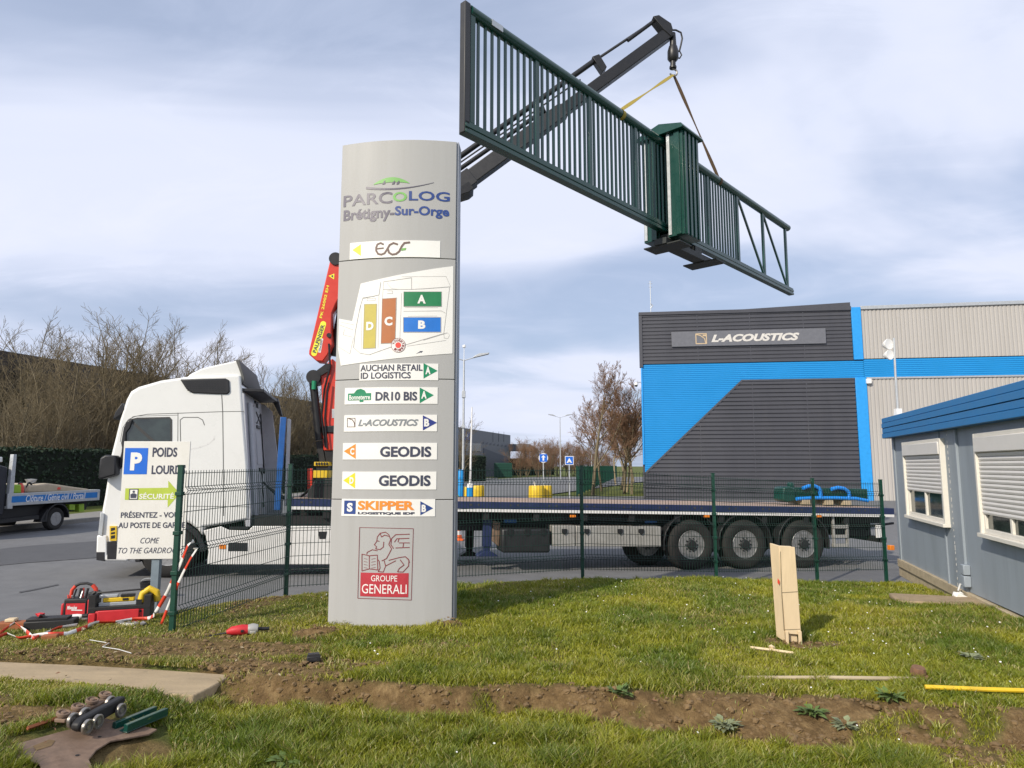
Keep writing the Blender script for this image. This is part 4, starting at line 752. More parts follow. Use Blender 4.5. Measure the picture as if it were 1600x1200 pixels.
# ---- loader crane
CP = VPlane((-4.05,14.62),(7.7,.62)); cbz = (TX @ Vector((4.1,1.25,1.42))).z; CB = Vector((-4.05,14.62,cbz))
cr = thing('loader_crane','red and black folding loader crane raising its boom behind the totem','crane',CB)
cf = lambda a,z,t=0: CP.at(a,z,t)-CB
C_ = lambda *pts: [CP.uv(*p_) for p_ in pts]
mb = MB(); mb.prism(C_((517.5,414),(521,405),(530,403),(545,412),(548,440),(536,462),(527,478),(521,492),(520,520),(522,540),(515,556),(507,567),(497,566),(485.7,556),(486,550)),-.20,.20,cf); mbm = mb.build('main_boom','red',cr,bevel=.02)
mb = MB(); mb.prism(C_((503,580),(521,562),(536,575),(534,668),(507,668)),-.17,.17,cf); mb.prism(C_((507,676),(536,676),(536,704),(508,704)),-.2,.2,cf); mb.build('column','red',cr,bevel=.02)
mb = MB(); mb.prism(C_((506,667),(538,665),(538,677),(507,677)),-.24,.24,cf); mb.prism(C_((509,703),(536,703),(533,725),(511,725)),-.16,.16,cf); mb.build('slew_ring','blackmetal',cr,bevel=.015)
c0 = CP.uv(527,410); mb = MB()
for px,py,r in ((527,409,.14),(493,591,.15),(517,527,.05),(515,575,.06)): a,z = CP.uv(px,py); mb.tube([cf(a,z,-.24),cf(a,z,.24)],r,20)
mb.builds('pivot_pin','blackmetal',cr,smooth=40)
mb = MB(); a,b = C_((491,598),(501,688)); mb.tube([cf(*a,.12),cf(*b,.12)],.085,12); mb.prism(C_((489,586),(497,582),(513,570),(520,571),(518,581),(503,590),(494,600)),.17,.23,cf); a,b = C_((520,555),(534,470)); mb.tube([cf(*a,-.1),cf(*b,-.1)],.09,12); mb.build('lift_cylinder','blackmetal',cr,smooth=40)
mb = MB(); a,b = C_((500,690),(506,722)); mb.bar(cf(*a,.1),cf(*b,.1),.12,.12); mb.build('cylinder_foot','chassis',cr)
mb = MB(); mb.prism(C_((497.5,722),(520,722),(520,728),(497.5,728)),.1,.45,cf,0); mb.prism(C_((497,735),(521,735),(521,746),(496,746)),.1,.5,cf,0); mb.prism(C_((500,728),(518,728),(518,735),(500,735)),.1,.4,cf,1)
for k in range(5): mb.prism(C_((500+k*4,722.5),(502.5+k*4,722.5),(502.5+k*4,727),(500+k*4,727)),.45,.47,cf,1)
mb.build('valve_block',['yellow','plastic'],cr,bevel=.006)
mb = MB(); z0_ = C_((500,790))[0][1]; a0 = C_((492,760))[0][0]; a1 = C_((540,760))[0][0]; z1_ = C_((500,747))[0][1]; mb.prism([(a0,cbz-.05),(a1,cbz-.05),(a1,z1_),(a0+.15,z1_),(a0,z1_-.25)],-.7,.7,cf); a,b = C_((490,735),(489,772)); mb.build('crane_base','chassis',cr,bevel=.02)
mb = MB(); a,b = C_((489.5,732),(490,768)); mb.bar(cf(*a,.3),cf(*b,.3),.10,.10); mb.build('oil_pipe','red',cr,bevel=.01)
mb = MB(); mb.tube([cf(*C_((512,700))[0],.24),cf(*C_((506,650))[0],.24),cf(*C_((510,610))[0],.22),cf(*C_((519,575))[0],.24),cf(*C_((517,540))[0],.24)],.022,6); mb.tube([cf(*C_((515,702))[0],.28),cf(*C_((511,655))[0],.26),cf(*C_((517,600))[0],.26)],.018,6); mb.builds('hydraulic_hose','plastic',cr,smooth=60)
mb = MB(); mb.prism(C_((521,640),(528,640),(528,654),(521,654)),.17,.18,cf); mb.build('data_plate','galv',cr)
# signal lamp
mb = MB(); a,z = CP.uv(494.5,604); mb.tube([cf(a,z-.09,.25),cf(a,z+.09,.25)],.05,12); mb.build('marker_lamp','agreen',cr)
# boom lettering: written along the boom in photo coordinates, mapped on its side face
def ptext(mb, body, o_, al, up, t, mi, bold=.02):
    vs,fs = text2d(body,bold,0); mb.add([cf(*CP.uv(o_[0]+p*al[0]+q_*up[0],o_[1]+p*al[1]+q_*up[1]),t) for p,q_ in vs],fs,mi)
mb = MB(); A_ = Vector((489.5,553)); B_ = Vector((503.5,508)); d_ = (B_-A_); n_ = Vector((8.6,2.6)); pts = []
for k in range(9): a = R_(180+22.5*k); pts.append(A_+n_*.5+n_*.5*math.cos(a)-d_.normalized()*(4.5*-math.sin(a)))
for k in range(9): a = R_(22.5*k); pts.append(B_+n_*.5+n_*.5*math.cos(a)+d_.normalized()*(4.5*math.sin(a)))
mb.add([cf(*CP.uv(*p_),.203) for p_ in pts],[tuple(range(len(pts)))],0); ptext(mb,'PALFINGER',A_+n_*.83+d_*.02,d_*.96,-n_*.66,.206,1,.03)
mb.add([cf(*CP.uv(*p_),.203) for p_ in ((500,553),(504,553.5),(508,532),(503.5,531))],[(0,1,2,3)],2); ptext(mb,'VINCENT',Vector((503.4,552)),Vector((3.9,-19)),Vector((-2.6,-.4)),.206,1,.02)
ptext(mb,'PK 26002 EH',Vector((506,500.5)),Vector((11,-50)),Vector((-4,-1)),.204,0,.02)
mb.add([cf(*CP.uv(*p_),.204) for p_ in ((516,435),(524.5,440.5),(525,431.5))],[(0,1,2)],0); mb.add([cf(*CP.uv(*p_),.206) for p_ in ((519.5,435.2),(523,438),(523.2,433.5))],[(0,1,2)],1)
mb.build('lettering',['bright','ink','sign'],mbm,smooth=0,recalc=False)
# telescopic outer boom
def cpt(px,py,t=0): return cf(*CP.uv(px,py),t)
ax0,ax1 = Vector((714,295)),Vector((1043,54)); axp = lambda k: ax0+(ax1-ax0)*((k-714)/(1043-714))
for k0,k1,sz,m in ((528,738,.40,'greymetal'),(724,880,.335,'greymetal'),(866,1046,.265,'blackmetal')):
    p0,p1 = axp(k0),axp(k1); mb = MB(); mb.bar(cpt(*p0),cpt(*p1),sz*.9,sz,0); mb.build('boom_section',m,cr,bevel=.02)
mb = MB(); mb.prism(C_((1018,31),(1027,29),(1046,42),(1049,52),(1046,62),(1033,50)),-.14,.14,cf); mb.prism(C_((924,92),(935,88),(947,108),(940,116)),-.1,.1,cf); mb.prism(C_((715,300),(732,290),(740,300),(733,306),(714,312)),-.23,.23,cf); mb.prism(C_((840,172),(848,166),(856,186),(850,196)),-.1,.1,cf); mb.builds('boom_bracket','blackmetal',cr,bevel=.01)
mb = MB(); mb.tube([cpt(540,372),cpt(926,97)],.065,12); mb.tube([cpt(560,378,.12),cpt(850,176,.12)],.05,12); mb.tube([cpt(980,65,.04),cpt(1018,37,.04)],.045,10); mb.builds('extension_cylinder','blackmetal',cr,smooth=40)
mb = MB(); mb.tube([cpt(926,97),cpt(1022,33)],.032,10); mb.tube([cpt(714,262,.15),cpt(905,130,.15)],.02,8); mb.build('cylinder_rod','greymetal',cr,smooth=40)
hk0 = CP.at(*CP.uv(1050,55)); 
mb = MB(); ht = cpt(1050,54); zz_ = lambda py: cpt(1051.5,py); mb.tube([zz_(52),zz_(74)],[.06,.085],10); mb.tube([zz_(73),zz_(80),zz_(92),zz_(96)],[.10,.13,.13,.08],14); mb.tube([zz_(96),zz_(103),zz_(104),zz_(107)],[.065,.065,.085,.085],10); mb.build('rotator','blackmetal',cr,smooth=40)
mb = MB(); pts = [cpt(1051.5,107)+Vector((0,0,0))]; c_ = cpt(1052.5,113.5)
for k in range(12): a = R_(110-25*k); pts.append(c_+Vector((math.cos(a)*.085,0,math.sin(a)*.085)))
mb.tube(pts,.022,8); mb.build('hook','machined',cr,smooth=60)
mb = MB(); mb.tube([cpt(1049,47),cpt(1056,47),cpt(1064,51),cpt(1066,60),cpt(1064,70),cpt(1061.5,80)],.022,8); mb.tube([cpt(1056,90),cpt(1062,91),cpt(1065,86),cpt(1062,80),cpt(1056,82)],.018,8); mb.builds('hydraulic_hose','plastic',cr,smooth=60)

# ------------------------------------------------------------------ the hanging gate
yl = solveY(722,2,207,2.1); yr = solveY(1233,352,461,2.1-.02)
gl = PY(722,105,yl); gr = PY(1233,405,yr); GP = VPlane((gl.x,gl.y),(gr.x-gl.x,gr.y-gl.y)); GL = math.hypot(gr.x-gl.x,gr.y-gl.y)
zb0,zt0 = PY(722,207,yl).z,PY(722,2,yl).z; zb1,zt1 = PY(1233,461,yr).z,PY(1233,352,yr).z
print('GATE',GL,zb0,zt0,zb1,zt1,yl,yr)
GO = GP.at(GL/2,(zb0+zb1)/2); ga = thing('sliding_gate','long dark green sliding gate hanging from the crane by slings','gate',GO)
gk = lambda s_: s_/GL
GB = lambda s_: zb0+(zb1-zb0)*gk(s_); GTp = lambda s_: zt0+(zt1-zt0)*gk(s_)
gf = lambda s_,h_,t=0: GP.at(s_,GB(s_)+h_*(GTp(s_)-GB(s_))/2.1,t)-GO           # h_ measured from the gate's bottom, 2.1 at its top
su = lambda px,py: GP.uv(px,py)[0]
mb = MB(); mb.tube([gf(.14,2.01),gf(GL,2.01)],.092,20); mb.build('top_rail','gate',ga,smooth=40)
mb = MB(); mb.prism([(0,0)]*0 or [(-.075,.0),(.075,.0),(.075,.055),(.06,.06),(.06,.085),(.075,.09),(.075,.145),(.06,.15),(.06,.19),(.03,.205),(-.03,.205),(-.06,.19),(-.06,.15),(-.075,.145),(-.075,.09),(-.06,.085),(-.06,.06),(-.075,.055)],.02,GL+.05,lambda p,q,t: gf(t,q,p)); mb.build('bottom_rail','gate',ga,bevel=.004)
mb = MB(); mb.box((0,0,0),(1,1,1),0,frame3(gf(.13,.2,-.05),GP.d*.10,GP.n*.10,(0,0,1.82))); mb.build('end_post','gate',ga,bevel=.005)
mb = MB(); mb.box((0,0,0),(1,1,1),0,frame3(gf(.0,.0,-.06),GP.d*.12,GP.n*.12,(0,0,2.1))); mb.build('rubber_buffer','greymetal',ga,bevel=.015)
mb = MB(); mb.prism([(.55,1.955),(.8,1.955),(.8,2.055),(.55,2.055)],.085,.094,gf); mb.build('rating_plate','galv',ga)
pp = [su(838,165),su(921,215),su(993,258),su(1057,290),su(1106,325),su(1152,352)]
sq = [.18]+pp; print('posts',pp)
for s_ in pp:
    mb = MB(); mb.box((0,0,0),(1,1,1),0,frame3(gf(s_-.05,.2,-.03),GP.d*.10,GP.n*.06,(0,0,1.74))); mb.build('post','gate',ga,bevel=.004)
for a,b in zip(sq[:-1],sq[1:]):
    n = max(2,round((b-a)/.148))
    for i in range(1,n):
        s_ = a+(b-a)*i/n; mb = MB(); mb.box((0,0,0),(1,1,1),0,frame3(gf(s_-.019,.2,-.019),GP.d*.038,GP.n*.038,(0,0,1.74))); mb.build('bar','gate',ga)
s1,s2 = su(1193,390),su(1229,408)
for s_ in (s1,s2-.02): mb = MB(); mb.box((0,0,0),(1,1,1),0,frame3(gf(s_-.045,.2,-.03),GP.d*.09,GP.n*.06,(0,0,1.74))); mb.build('post','gate',ga,bevel=.004)
for a,b in ((pp[-1]+.06,s1-.05),(s1+.06,s2-.07)): mb = MB(); mb.bar(gf(a,1.93),gf(b,.2),.05,.055); mb.build('diagonal_brace','gate',ga,bevel=.004)
# guide portal carried on the gate
sa = su(1033,290)+.35; 
for nm,t0,t1 in (('near',.14,.52),('far',-.44,-.14)):
    mb = MB(); mb.box((0,0,0),(1,1,1),0,frame3(gf(sa-.35,-.16,t0),GP.d*.70,GP.n*(t1-t0),(0,0,2.30))); pc = mb.build('guide_column','gate',ga,bevel=.006)
    mb = MB()
    for k in range(4): mb.box((0,0,0),(1,1,1),0,frame3(gf(sa-.29+.17*k,-.15,t1),GP.d*.08,GP.n*.03,(0,0,2.28)))
    mb.box((0,0,0),(1,1,1),0,frame3(gf(sa-.385,-.15,t0+.2),GP.d*.035,GP.n*.12,(0,0,2.28))); mb.box((0,0,0),(1,1,1),0,frame3(gf(sa+.35,-.15,t0+.1),GP.d*.02,GP.n*.09,(0,0,2.28))); mb.builds('column_rib','gate',pc,bevel=.004)
    mb = MB(); mb.box((0,0,0),(1,1,1),0,frame3(gf(sa-.372,-.12,t0+.02),GP.d*.02,GP.n*.07,(0,0,2.2))); mb.build('aluminium_edge','galv',pc)
mb = MB(); mb.prism([(-.52,2.13),(-.50,2.10),(.58,2.10),(.60,2.13),(.56,2.20),(0.04,2.34),(-.48,2.20)],sa-.46,sa+.46,lambda p,q,t: gf(t,q,p)); mb.build('portal_cap','gate',ga,bevel=.006)
mb = MB(); mb.box((0,0,0),(1,1,1),0,frame3(gf(sa-.45,-.30,-.14),GP.d*2.2,GP.n*.28,(0,0,.13))); mb.box((0,0,0),(1,1,1),0,frame3(gf(sa-.42,-.32,-.42),GP.d*.5,GP.n*.86,(0,0,.03))); mb.box((0,0,0),(1,1,1),0,frame3(gf(sa+1.25,-.32,-.40),GP.d*.45,GP.n*.82,(0,0,.03)))
for k in range(3): mb.box((0,0,0),(1,1,1),0,frame3(gf(sa-.25+.55*k,-.17,-.13),GP.d*.3,GP.n*.26,(0,0,.14)))
mb.build('base_beam','gatedark',ga,bevel=.006)
# lifting slings
ap = CP.at(*CP.uv(1052.5,116.5))
def sling(name, label, px, py, m, loopm):
    s_ = su(px,py); o = thing(name,label,'sling',ap); mb = MB(); e = gf(s_,2.11,0)+GO
    n = 14; dv = (e-ap); 
    sidev = dv.cross(Vector((0,-1,.2))).normalized()
    for i in range(n):
        k0,k1 = i/n,(i+1)/n; p0,p1 = dv*k0,dv*k1; w0 = .028*(1+.5*math.sin(k0*9)); w1 = .028*(1+.5*math.sin(k1*9)); tw = Vector((0,-.012,0))
        mb.add([p0+sidev*w0,p0-sidev*w0,p1-sidev*w1,p1+sidev*w1,p0+sidev*w0-tw,p0-sidev*w0-tw,p1-sidev*w1-tw,p1+sidev*w1-tw],[(0,1,2,3),(7,6,5,4),(0,3,7,4),(2,1,5,6)])
    mb.build('strap',m,o,smooth=0)
    mb = MB(); c_ = gf(s_,2.01)+GO-ap
    for k in range(20):
        a,b = R_(18*k),R_(18*k+18); r = .099; v = lambda a_,ds,r_: c_+GP.n*(r_*math.cos(a_))+Vector((0,0,r_*math.sin(a_)))+GP.d*ds
        mb.add([v(a,-.05,r),v(a,.05,r),v(b,.05,r),v(b,-.05,r)],[(0,1,2,3)])
    mb.build('loop',loopm,o,smooth=60); return o
sling('lifting_sling','yellow webbing sling from hook to the gate top, left of the portal',970,168,'sling','sling'); sling('lifting_sling','brown webbing sling from hook to the gate top, right of the portal',1122,272,'slingbrown','slingbrown')
# ------------------------------------------------------------------ blue and dark warehouse on the right
fl = PY(1006,780,38.5); FPn = VPlane((fl.x,fl.y),(19.2,-2.6)); FO = FPn.at(0,0); FO.z = rz(fl.x,fl.y)-.1
wh = thing('warehouse','dark grey and bright blue ribbed warehouse with company sign, right','building',FO)
ff = lambda a,z,t=0: FPn.at(a,z,t)-FO
fu = FPn.uv
ztop = lambda s_: np.interp(s_,[0,fu(1332,480)[0],fu(1600,472)[0],60],[fu(1006,490)[1],fu(1332,480.5)[1],fu(1600,472)[1],fu(1600,472)[1]+.3])
sR = 34.0; zg0 = FO.z; sBl,sBr = fu(1331,520)[0],fu(1346,520)[0]
zd = fu(1170,567)[1]; zbb = fu(1240,593.5)[1]; d0 = fu(1010,738); d1 = fu(1159,594.5)
mb = MB(); DP = 16; sdv = Vector((.205,.979,0)) ; bk_ = lambda s_,z: ff(s_,z,-.12)+sdv*DP
tz = [float(ztop(x)) for x in (0,sR)]
mb.add([ff(0,zg0,-.12),ff(sR,zg0,-.12),bk_(sR,zg0),bk_(0,zg0),ff(0,tz[0]-.03,-.12),ff(sR,tz[1]-.03,-.12),bk_(sR,tz[1]-.03),bk_(0,tz[0]-.03)],[(0,1,5,4),(1,2,6,5),(2,3,7,6),(3,0,4,7),(4,5,6,7)]); mb.build('wall','clad',wh)
def hcorr(name, z0, z1, per, xl, xr, m, t0=0, depth=.04, ztp=None):
    n = int((z1-z0)/per); mb = MB()
    for i in range(n):
        a = z0+(z1-z0)*i/n; b = z0+(z1-z0)*(i+1)/n; h_ = b-a; pr = [(a,0),(a+h_*.12,depth),(a+h_*.72,depth),(a+h_*.88,0),(b,0)]
        for (p0,q0),(p1,q1) in zip(pr[:-1],pr[1:]):
            l0,l1,r0,r1 = xl(p0),xl(p1),xr(p0),xr(p1)
            if ztp: pass
            if r0-l0 < .02 and r1-l1 < .02: continue
            k = 3; 
            for j in range(k): mb.add([ff(l0+(r0-l0)*j/k,p0,t0+q0),ff(l0+(r0-l0)*(j+1)/k,p0,t0+q0),ff(l1+(r1-l1)*(j+1)/k,p1,t0+q1),ff(l1+(r1-l1)*j/k,p1,t0+q1)],[(0,1,2,3)])
    return mb.build(name,m,wh,smooth=0,recalc=False)
def vcorr(name, s0, s1, per, z0, z1, m, t0=0, depth=.035):
    n = int((s1-s0)/per); mb = MB()
    for i in range(n):
        a = s0+(s1-s0)*i/n; h_ = (s1-s0)/n; pr = [(a,0),(a+h_*.18,depth),(a+h_*.68,depth),(a+h_*.86,0),(a+h_,0)]
        for (p0,q0),(p1,q1) in zip(pr[:-1],pr[1:]): mb.add([ff(p0,z0(p0),t0+q0),ff(p1,z0(p1),t0+q1),ff(p1,z1(p1),t0+q1),ff(p0,z1(p0),t0+q0)],[(0,1,2,3)])
    return mb.build(name,m,wh,smooth=0,recalc=False)
cst = lambda v: (lambda z: v)
diag = lambda z: d0[0]+(d1[0]-d0[0])*(z-d0[1])/(d1[1]-d0[1])
zt_l = float(ztop(0)); 
hcorr('upper_cladding',zd+.02,min(zt_l,float(ztop(sBl)))-.02,.2,cst(.12),cst(sBl-.02),'clad',.02)
mb = MB(); mb.prism([(-.06,zt_l-.12),(sBl,float(ztop(sBl))-.16),(sBl,float(ztop(sBl))+.06),(-.06,zt_l+.06)],-.2,.12,ff); mb.prism([(-.06,zd-.15),(.12,zd-.15),(.12,zt_l-.13),(-.06,zt_l-.13)],-.2,.10,ff); mb.prism([(.12,zt_l-.4),(sBl,zt_l-.4),(sBl,zt_l+.3),(.12,zt_l-.13)],-.1,.015,ff); mb.builds('dark_edge_trim','clad',wh,bevel=.01)
hcorr('blue_cladding',d0[1],zbb,.105,cst(.10),lambda z: max(.10,min(diag(z),diag(zbb))),'cladblue',.0,.022)
hcorr('blue_band',zbb+.0,zd,.105,cst(.10),cst(sBr+.0),'cladblue',.0,.022)
zr0,zr1 = fu(1500,587.5)[1],fu(1500,559)[1]
hcorr('blue_band',zr0,zr1,.105,cst(sBr),cst(sR),'cladblue',.03,.022)
hcorr('dark_cladding',zg0,zbb-.02,.225,lambda z: max(.1,diag(z)+.03) if z > d0[1] else .1,cst(sBl-.02),'clad',.0,.055)
vcorr('beige_cladding',sBr+.02,sR,.205,cst(zr1+.05),lambda s_: float(ztop(s_))-.1,'cladbeige'); sLr = fu(1352,680)[0]
vcorr('beige_cladding',sBr+.1,sR,.205,cst(zg0),cst(zr0-.05),'cladbeige')
mb = MB(); mb.prism([(sBl,zr1),(sBr,zr1),(sBr,float(ztop(sBr))),(sBl,float(ztop(sBl)))],-.1,.10,ff); mb.prism([(sBl,zg0),(sBr+.08,zg0),(sBr+.08,zr0),(sBl,zr0)],-.1,.10,ff); mb.prism([(0,zg0+2.0),(.09,zg0+2.0),(.09,zd-.16),(0,zd-.16)],-.1,.06,ff); mb.builds('blue_corner_trim','trimblue',wh,bevel=.012)
mb = MB()
for k in range(1,4): x_ = sBl*k/4+.3; mb.prism([(x_,max(zg0+.2,zg0)),(x_+.05,zg0+.2),(x_+.05,min(zbb-.1,d0[1]+(x_-d0[0])*(d1[1]-d0[1])/(d1[0]-d0[0])-.1)),(x_,min(zbb-.1,d0[1]+(x_-d0[0])*(d1[1]-d0[1])/(d1[0]-d0[0])-.1))],.03,.060,ff); mb.prism([(x_,zd+.1),(x_+.05,zd+.1),(x_+.05,zt_l-.2),(x_,zt_l-.2)],.03,.064,ff)
mb.builds('cladding_joint','clad',wh)
mb = MB(); mb.ribbon([d0,(d1[0],zbb),(sBl,zbb)],.10,ff,.07); mb.build('diagonal_trim','clad',wh,smooth=0)
mb = MB(); mb.prism([(sBr,float(ztop(sBr))-.14),(sR,float(ztop(sR))-.14),(sR,float(ztop(sR))+.05),(sBr,float(ztop(sBr))+.05)],-.3,.12,ff); mb.prism([(sBr+.1,zr0-.09),(sR,zr0-.09),(sR,zr0-.0),(sBr+.1,zr0-.0)],-.02,.09,ff); mb.builds('roof_edge','galv',wh,bevel=.01)
a0_,a1_ = fu(1049,532)[0],fu(1289,524)[0]; zs0,zs1 = fu(1170,540)[1],fu(1170,516.5)[1]
mb = MB(); mb.prism([(a0_,zs0),(a1_,zs0),(a1_,zs1),(a0_,zs1)],.07,.16,ff); sg = mb.build('sign_board','signgrey',wh,bevel=.01)
mb = MB(); b0,b1 = fu(1110.5,529)[0],fu(1248,527)[0]; zc_ = (zs0+zs1)/2; mb.text('L-ACOUSTICS',b0,b1,zc_-.215,zc_+.215,ff,.168,0,.05,.3)
q0,q1 = fu(1086,530)[0],fu(1104,530)[0]; mb.ribbon([(q0+.03,zc_-.28),(q1-.03,zc_-.28),(q1-.03,zc_+.28),(q0+.03,zc_+.28)],.05,ff,.168,1,True); mb.ribbon([(q0+.08,zc_+.24),(q0+.28,zc_+.18),(q1-.13,zc_+.0),(q1-.08,zc_-.24)],.05,ff,.169,1); mb.ribbon([(q1-.2,zc_+.18),(q1-.08,zc_+.18)],.1,ff,.17,1)
mb.build('lettering',['letter','letterbeige'],sg,smooth=0)
mb = MB(); a,z = fu(1355.5,596.5); mb.box((0,0,0),(1,1,1),0,frame3(ff(a-.12,z-.12,.05),FPn.d*.26,FPn.n*.18,(0,0,.26))); mb.build('wall_lamp','sign',wh,bevel=.02)
cmr = thing('dome_camera','small white dome security camera on the warehouse corner','camera',FO+ff(-.05,fu(1003,601)[1],.1))
mb = MB(); mb.bar((.02,0,.12),(-.22,-.05,.12),.05,.05); mb.build('bracket','galv',cmr); mb = MB(); mb.lathe([(.05,.12),(.1,.08),(.105,-.02),(.0001,-.02)],Matrix.Translation((-.25,-.06,-.02)),14); mb.build('housing','sign',cmr); mb = MB(); mb.lathe([(.09,0),(.075,-.06),(.04,-.1),(.0001,-.11)],Matrix.Translation((-.25,-.06,-.04)),14); mb.build('dome','glass',cmr)
an = FO+ff(fu(1017,480)[0],zt_l-.02,-.12); ant = thing('roof_antenna','thin aerial with small cross arms on the warehouse roof','antenna',an); hA = fu(1017,438)[1]-zt_l
mb = MB(); mb.tube([(0,0,-.1),(0,0,hA)],.022,6); mb.build('mast','galv',ant); mb = MB()
for k,zq in ((.12,hA-.15),(.10,hA-.35),(.07,hA-.0)): mb.tube([(-k,0,zq),(k,0,zq)],.014,5)
mb.tube([(0,0,.35),(.12,0,.5),(.0,0,.62)],.03,6); mb.builds('cross_arm','galv',ant)

# ------------------------------------------------------------------ grey portable cabin
pn = PZ(1600,980,-.08); pf = PZ(1409,893,-.21); PPn = VPlane((pf.x,pf.y),(pn.x-pf.x,pn.y-pf.y)); Pz = -.21
PO = Vector((pf.x,pf.y,Pz)); pu = PPn.uv; LEN = 6.2
pc_ = thing('portable_cabin','grey portable cabin with blue fascia and white roller shutters, right edge','building',PO)
pfn = lambda a,z,t=0: PPn.at(a,z,t)-PO
IN = PPn.n if PPn.n.x < 0 else -PPn.n
sgn = 1 if PPn.n.x < 0 else -1
pq = lambda a,z,t=0: PPn.at(a,z,t*sgn)-PO                       # t outward (to the left)
zft,zfb = pu(1386,655)[1],pu(1388,686)[1]; print('cabin',Pz,zfb,zft,PPn.d,pf,pn)
WD = 2.9
mb = MB(); mb.add([pq(0,-.02),pq(LEN,.06),pq(LEN,.06,-WD),pq(0,-.02,-WD),pq(0,zfb+.1),pq(LEN,zfb+.1),pq(LEN,zfb+.1,-WD),pq(0,zfb+.1,-WD)],[(0,1,5,4),(1,2,6,5),(2,3,7,6),(3,0,4,7),(4,5,6,7)]); mb.build('wall','portawall',pc_)
mb = MB(); F_ = .16; hz = (zft-zfb)/4
for k in range(4):
    t_ = F_-(.010 if k%2 else 0)
    mb.prism([(-.12,zfb+hz*k+.004),(LEN+.1,zfb+hz*k+.004),(LEN+.1,zfb+hz*(k+1)-.004),(-.12,zfb+hz*(k+1)-.004)],-.1*sgn,t_*sgn,lambda p,q,t: PPn.at(p,q,t)-PO)
mb.add([pq(-.13,zfb,F_-.02),pq(-.13,zft,F_-.02),pq(-.13,zft,-WD-.1),pq(-.13,zfb,-WD-.1),pq(-.10,zfb,F_-.02),pq(-.10,zft,F_-.02),pq(-.10,zft,-WD-.1),pq(-.10,zfb,-WD-.1)],[(0,1,2,3),(4,5,6,7),(0,1,5,4),(1,2,6,5),(2,3,7,6),(3,0,4,7)])
for x_ in (LEN+.06,): mb.add([pq(x_,zfb,F_-.02),pq(x_,zft,F_-.02),pq(x_,zft,-WD-.1),pq(x_,zfb,-WD-.1),pq(x_+.03,zfb,F_-.02),pq(x_+.03,zft,F_-.02),pq(x_+.03,zft,-WD-.1),pq(x_+.03,zfb,-WD-.1)],[(0,1,2,3),(4,5,6,7),(0,1,5,4),(1,2,6,5),(2,3,7,6),(3,0,4,7)])
mb.build('fascia','portafascia',pc_,bevel=.004)
mb = MB(); mb.add([pq(-.1,zft-.03,F_-.03),pq(LEN,zft-.03,F_-.03),pq(LEN,zft-.03,-WD-.1),pq(-.1,zft-.03,-WD-.1)],[(0,1,2,3)]); mb.build('roof','galv',pc_)
def pbox(mb,a0,a1,z0,z1,t0,t1,mi=0): mb.prism([(a0,z0),(a1,z0),(a1,z1),(a0,z1)],t0*sgn,t1*sgn,lambda p,q,t: PPn.at(p,q,t)-PO,mi)
s1_,s2_ = pu(1476,780)[0],pu(1503,780)[0]
mb = MB(); pbox(mb,-.01,.12,.0,zfb,.0,.025); pbox(mb,s1_,s1_+.05,.0,zfb,.0,.04); pbox(mb,s1_+.05,s2_,.0,zfb,0,.02); pbox(mb,s2_-.03,s2_+.02,.0,zfb,.0,.035); pbox(mb,s2_+3,s2_+3.2,.0,zfb,.0,.03); mb.builds('wall_profile','portawall',pc_,bevel=.004)
mb = MB(); sm = (s1_+s2_)/2
for k in range(26): pbox(mb,sm-.006,sm+.008,.05+k*.085+random.uniform(-.02,.02),.08+k*.085+random.uniform(-.015,.03),.02,.022)
mb.build('sealant_chips','wframe',pc_,smooth=0)
def window(a0,a1,z0,z1,zs):
    mb = MB(); J = .09
    pbox(mb,a0,a0+.055,z0,z1,.0,J); pbox(mb,a1-.055,a1,z0,z1,0,J); pbox(mb,a0+.055,a1-.055,z1-.05,z1,0,J); pbox(mb,a0-.01,a1+.01,z0-.05,z0,0,J+.03); pbox(mb,a0+.055,a1-.055,z0,z0+.06,0,.055)
    pbox(mb,(a0+a1)/2-.03,(a0+a1)/2+.03,z0+.06,zs,0,.05); pbox(mb,a0+.055,a0+.1,z0+.06,zs,0,.05); pbox(mb,a1-.1,a1-.055,z0+.06,zs,0,.05)
    w_ = mb.build('window','wframe',pc_,bevel=.005)
    mb = MB(); pbox(mb,a0+.06,a1-.06,z0+.05,zs+.05,.004,.02); mb.build('pane','glass',w_)
    mb = MB(); pbox(mb,a0+.057,a1-.057,z1-.24,z1-.05,.0,J+.015); mb.build('shutter_box','shutter',w_,bevel=.01)
    mb = MB(); n = max(6,int((z1-.24-zs)/.055)); hh = (z1-.24-zs)/n
    for k in range(n): zz = zs+k*hh; mb.prism([(zz,.040),(zz+hh*.1,.056),(zz+hh*.5,.062),(zz+hh*.9,.056),(zz+hh,.040)],a0+.058,a1-.058,lambda p,q,t: PPn.at(t,p,q*sgn)-PO)
    mb.build('roller_shutter','shutter',w_,smooth=0); return w_
a0,z1 = pu(1417,691.5); a1,_ = pu(1478,690); _,z0 = pu(1424.5,804); _,zs = pu(1424,766)
print('win',a0,a1,z0,z1,zs,s1_,s2_)
window(a0,a1,z0,z1,zs)
b0,_ = pu(1532,690); window(b0,b0+1.75,z0,z1,pu(1541.5,803)[1])
pw_ = pu(1512,895); mb = MB(); pbox(mb,pw_[0],pw_[0]+.13,pw_[1]-.02,pw_[1]+.12,.0,.09); pbox(mb,pw_[0],pw_[0]+.13,pw_[1]-.18,pw_[1]-.03,.0,.09); mb.builds('socket_box','greymetal' if 0 else 'portawall',pc_,bevel=.012)
mb = MB(); pbox(mb,-.05,LEN,-.12,.02,-.12,.05); pbox(mb,-.1,LEN,-.3,-.1,-.3,.02); mb.builds('base_timber','oldwood',pc_,bevel=.008)
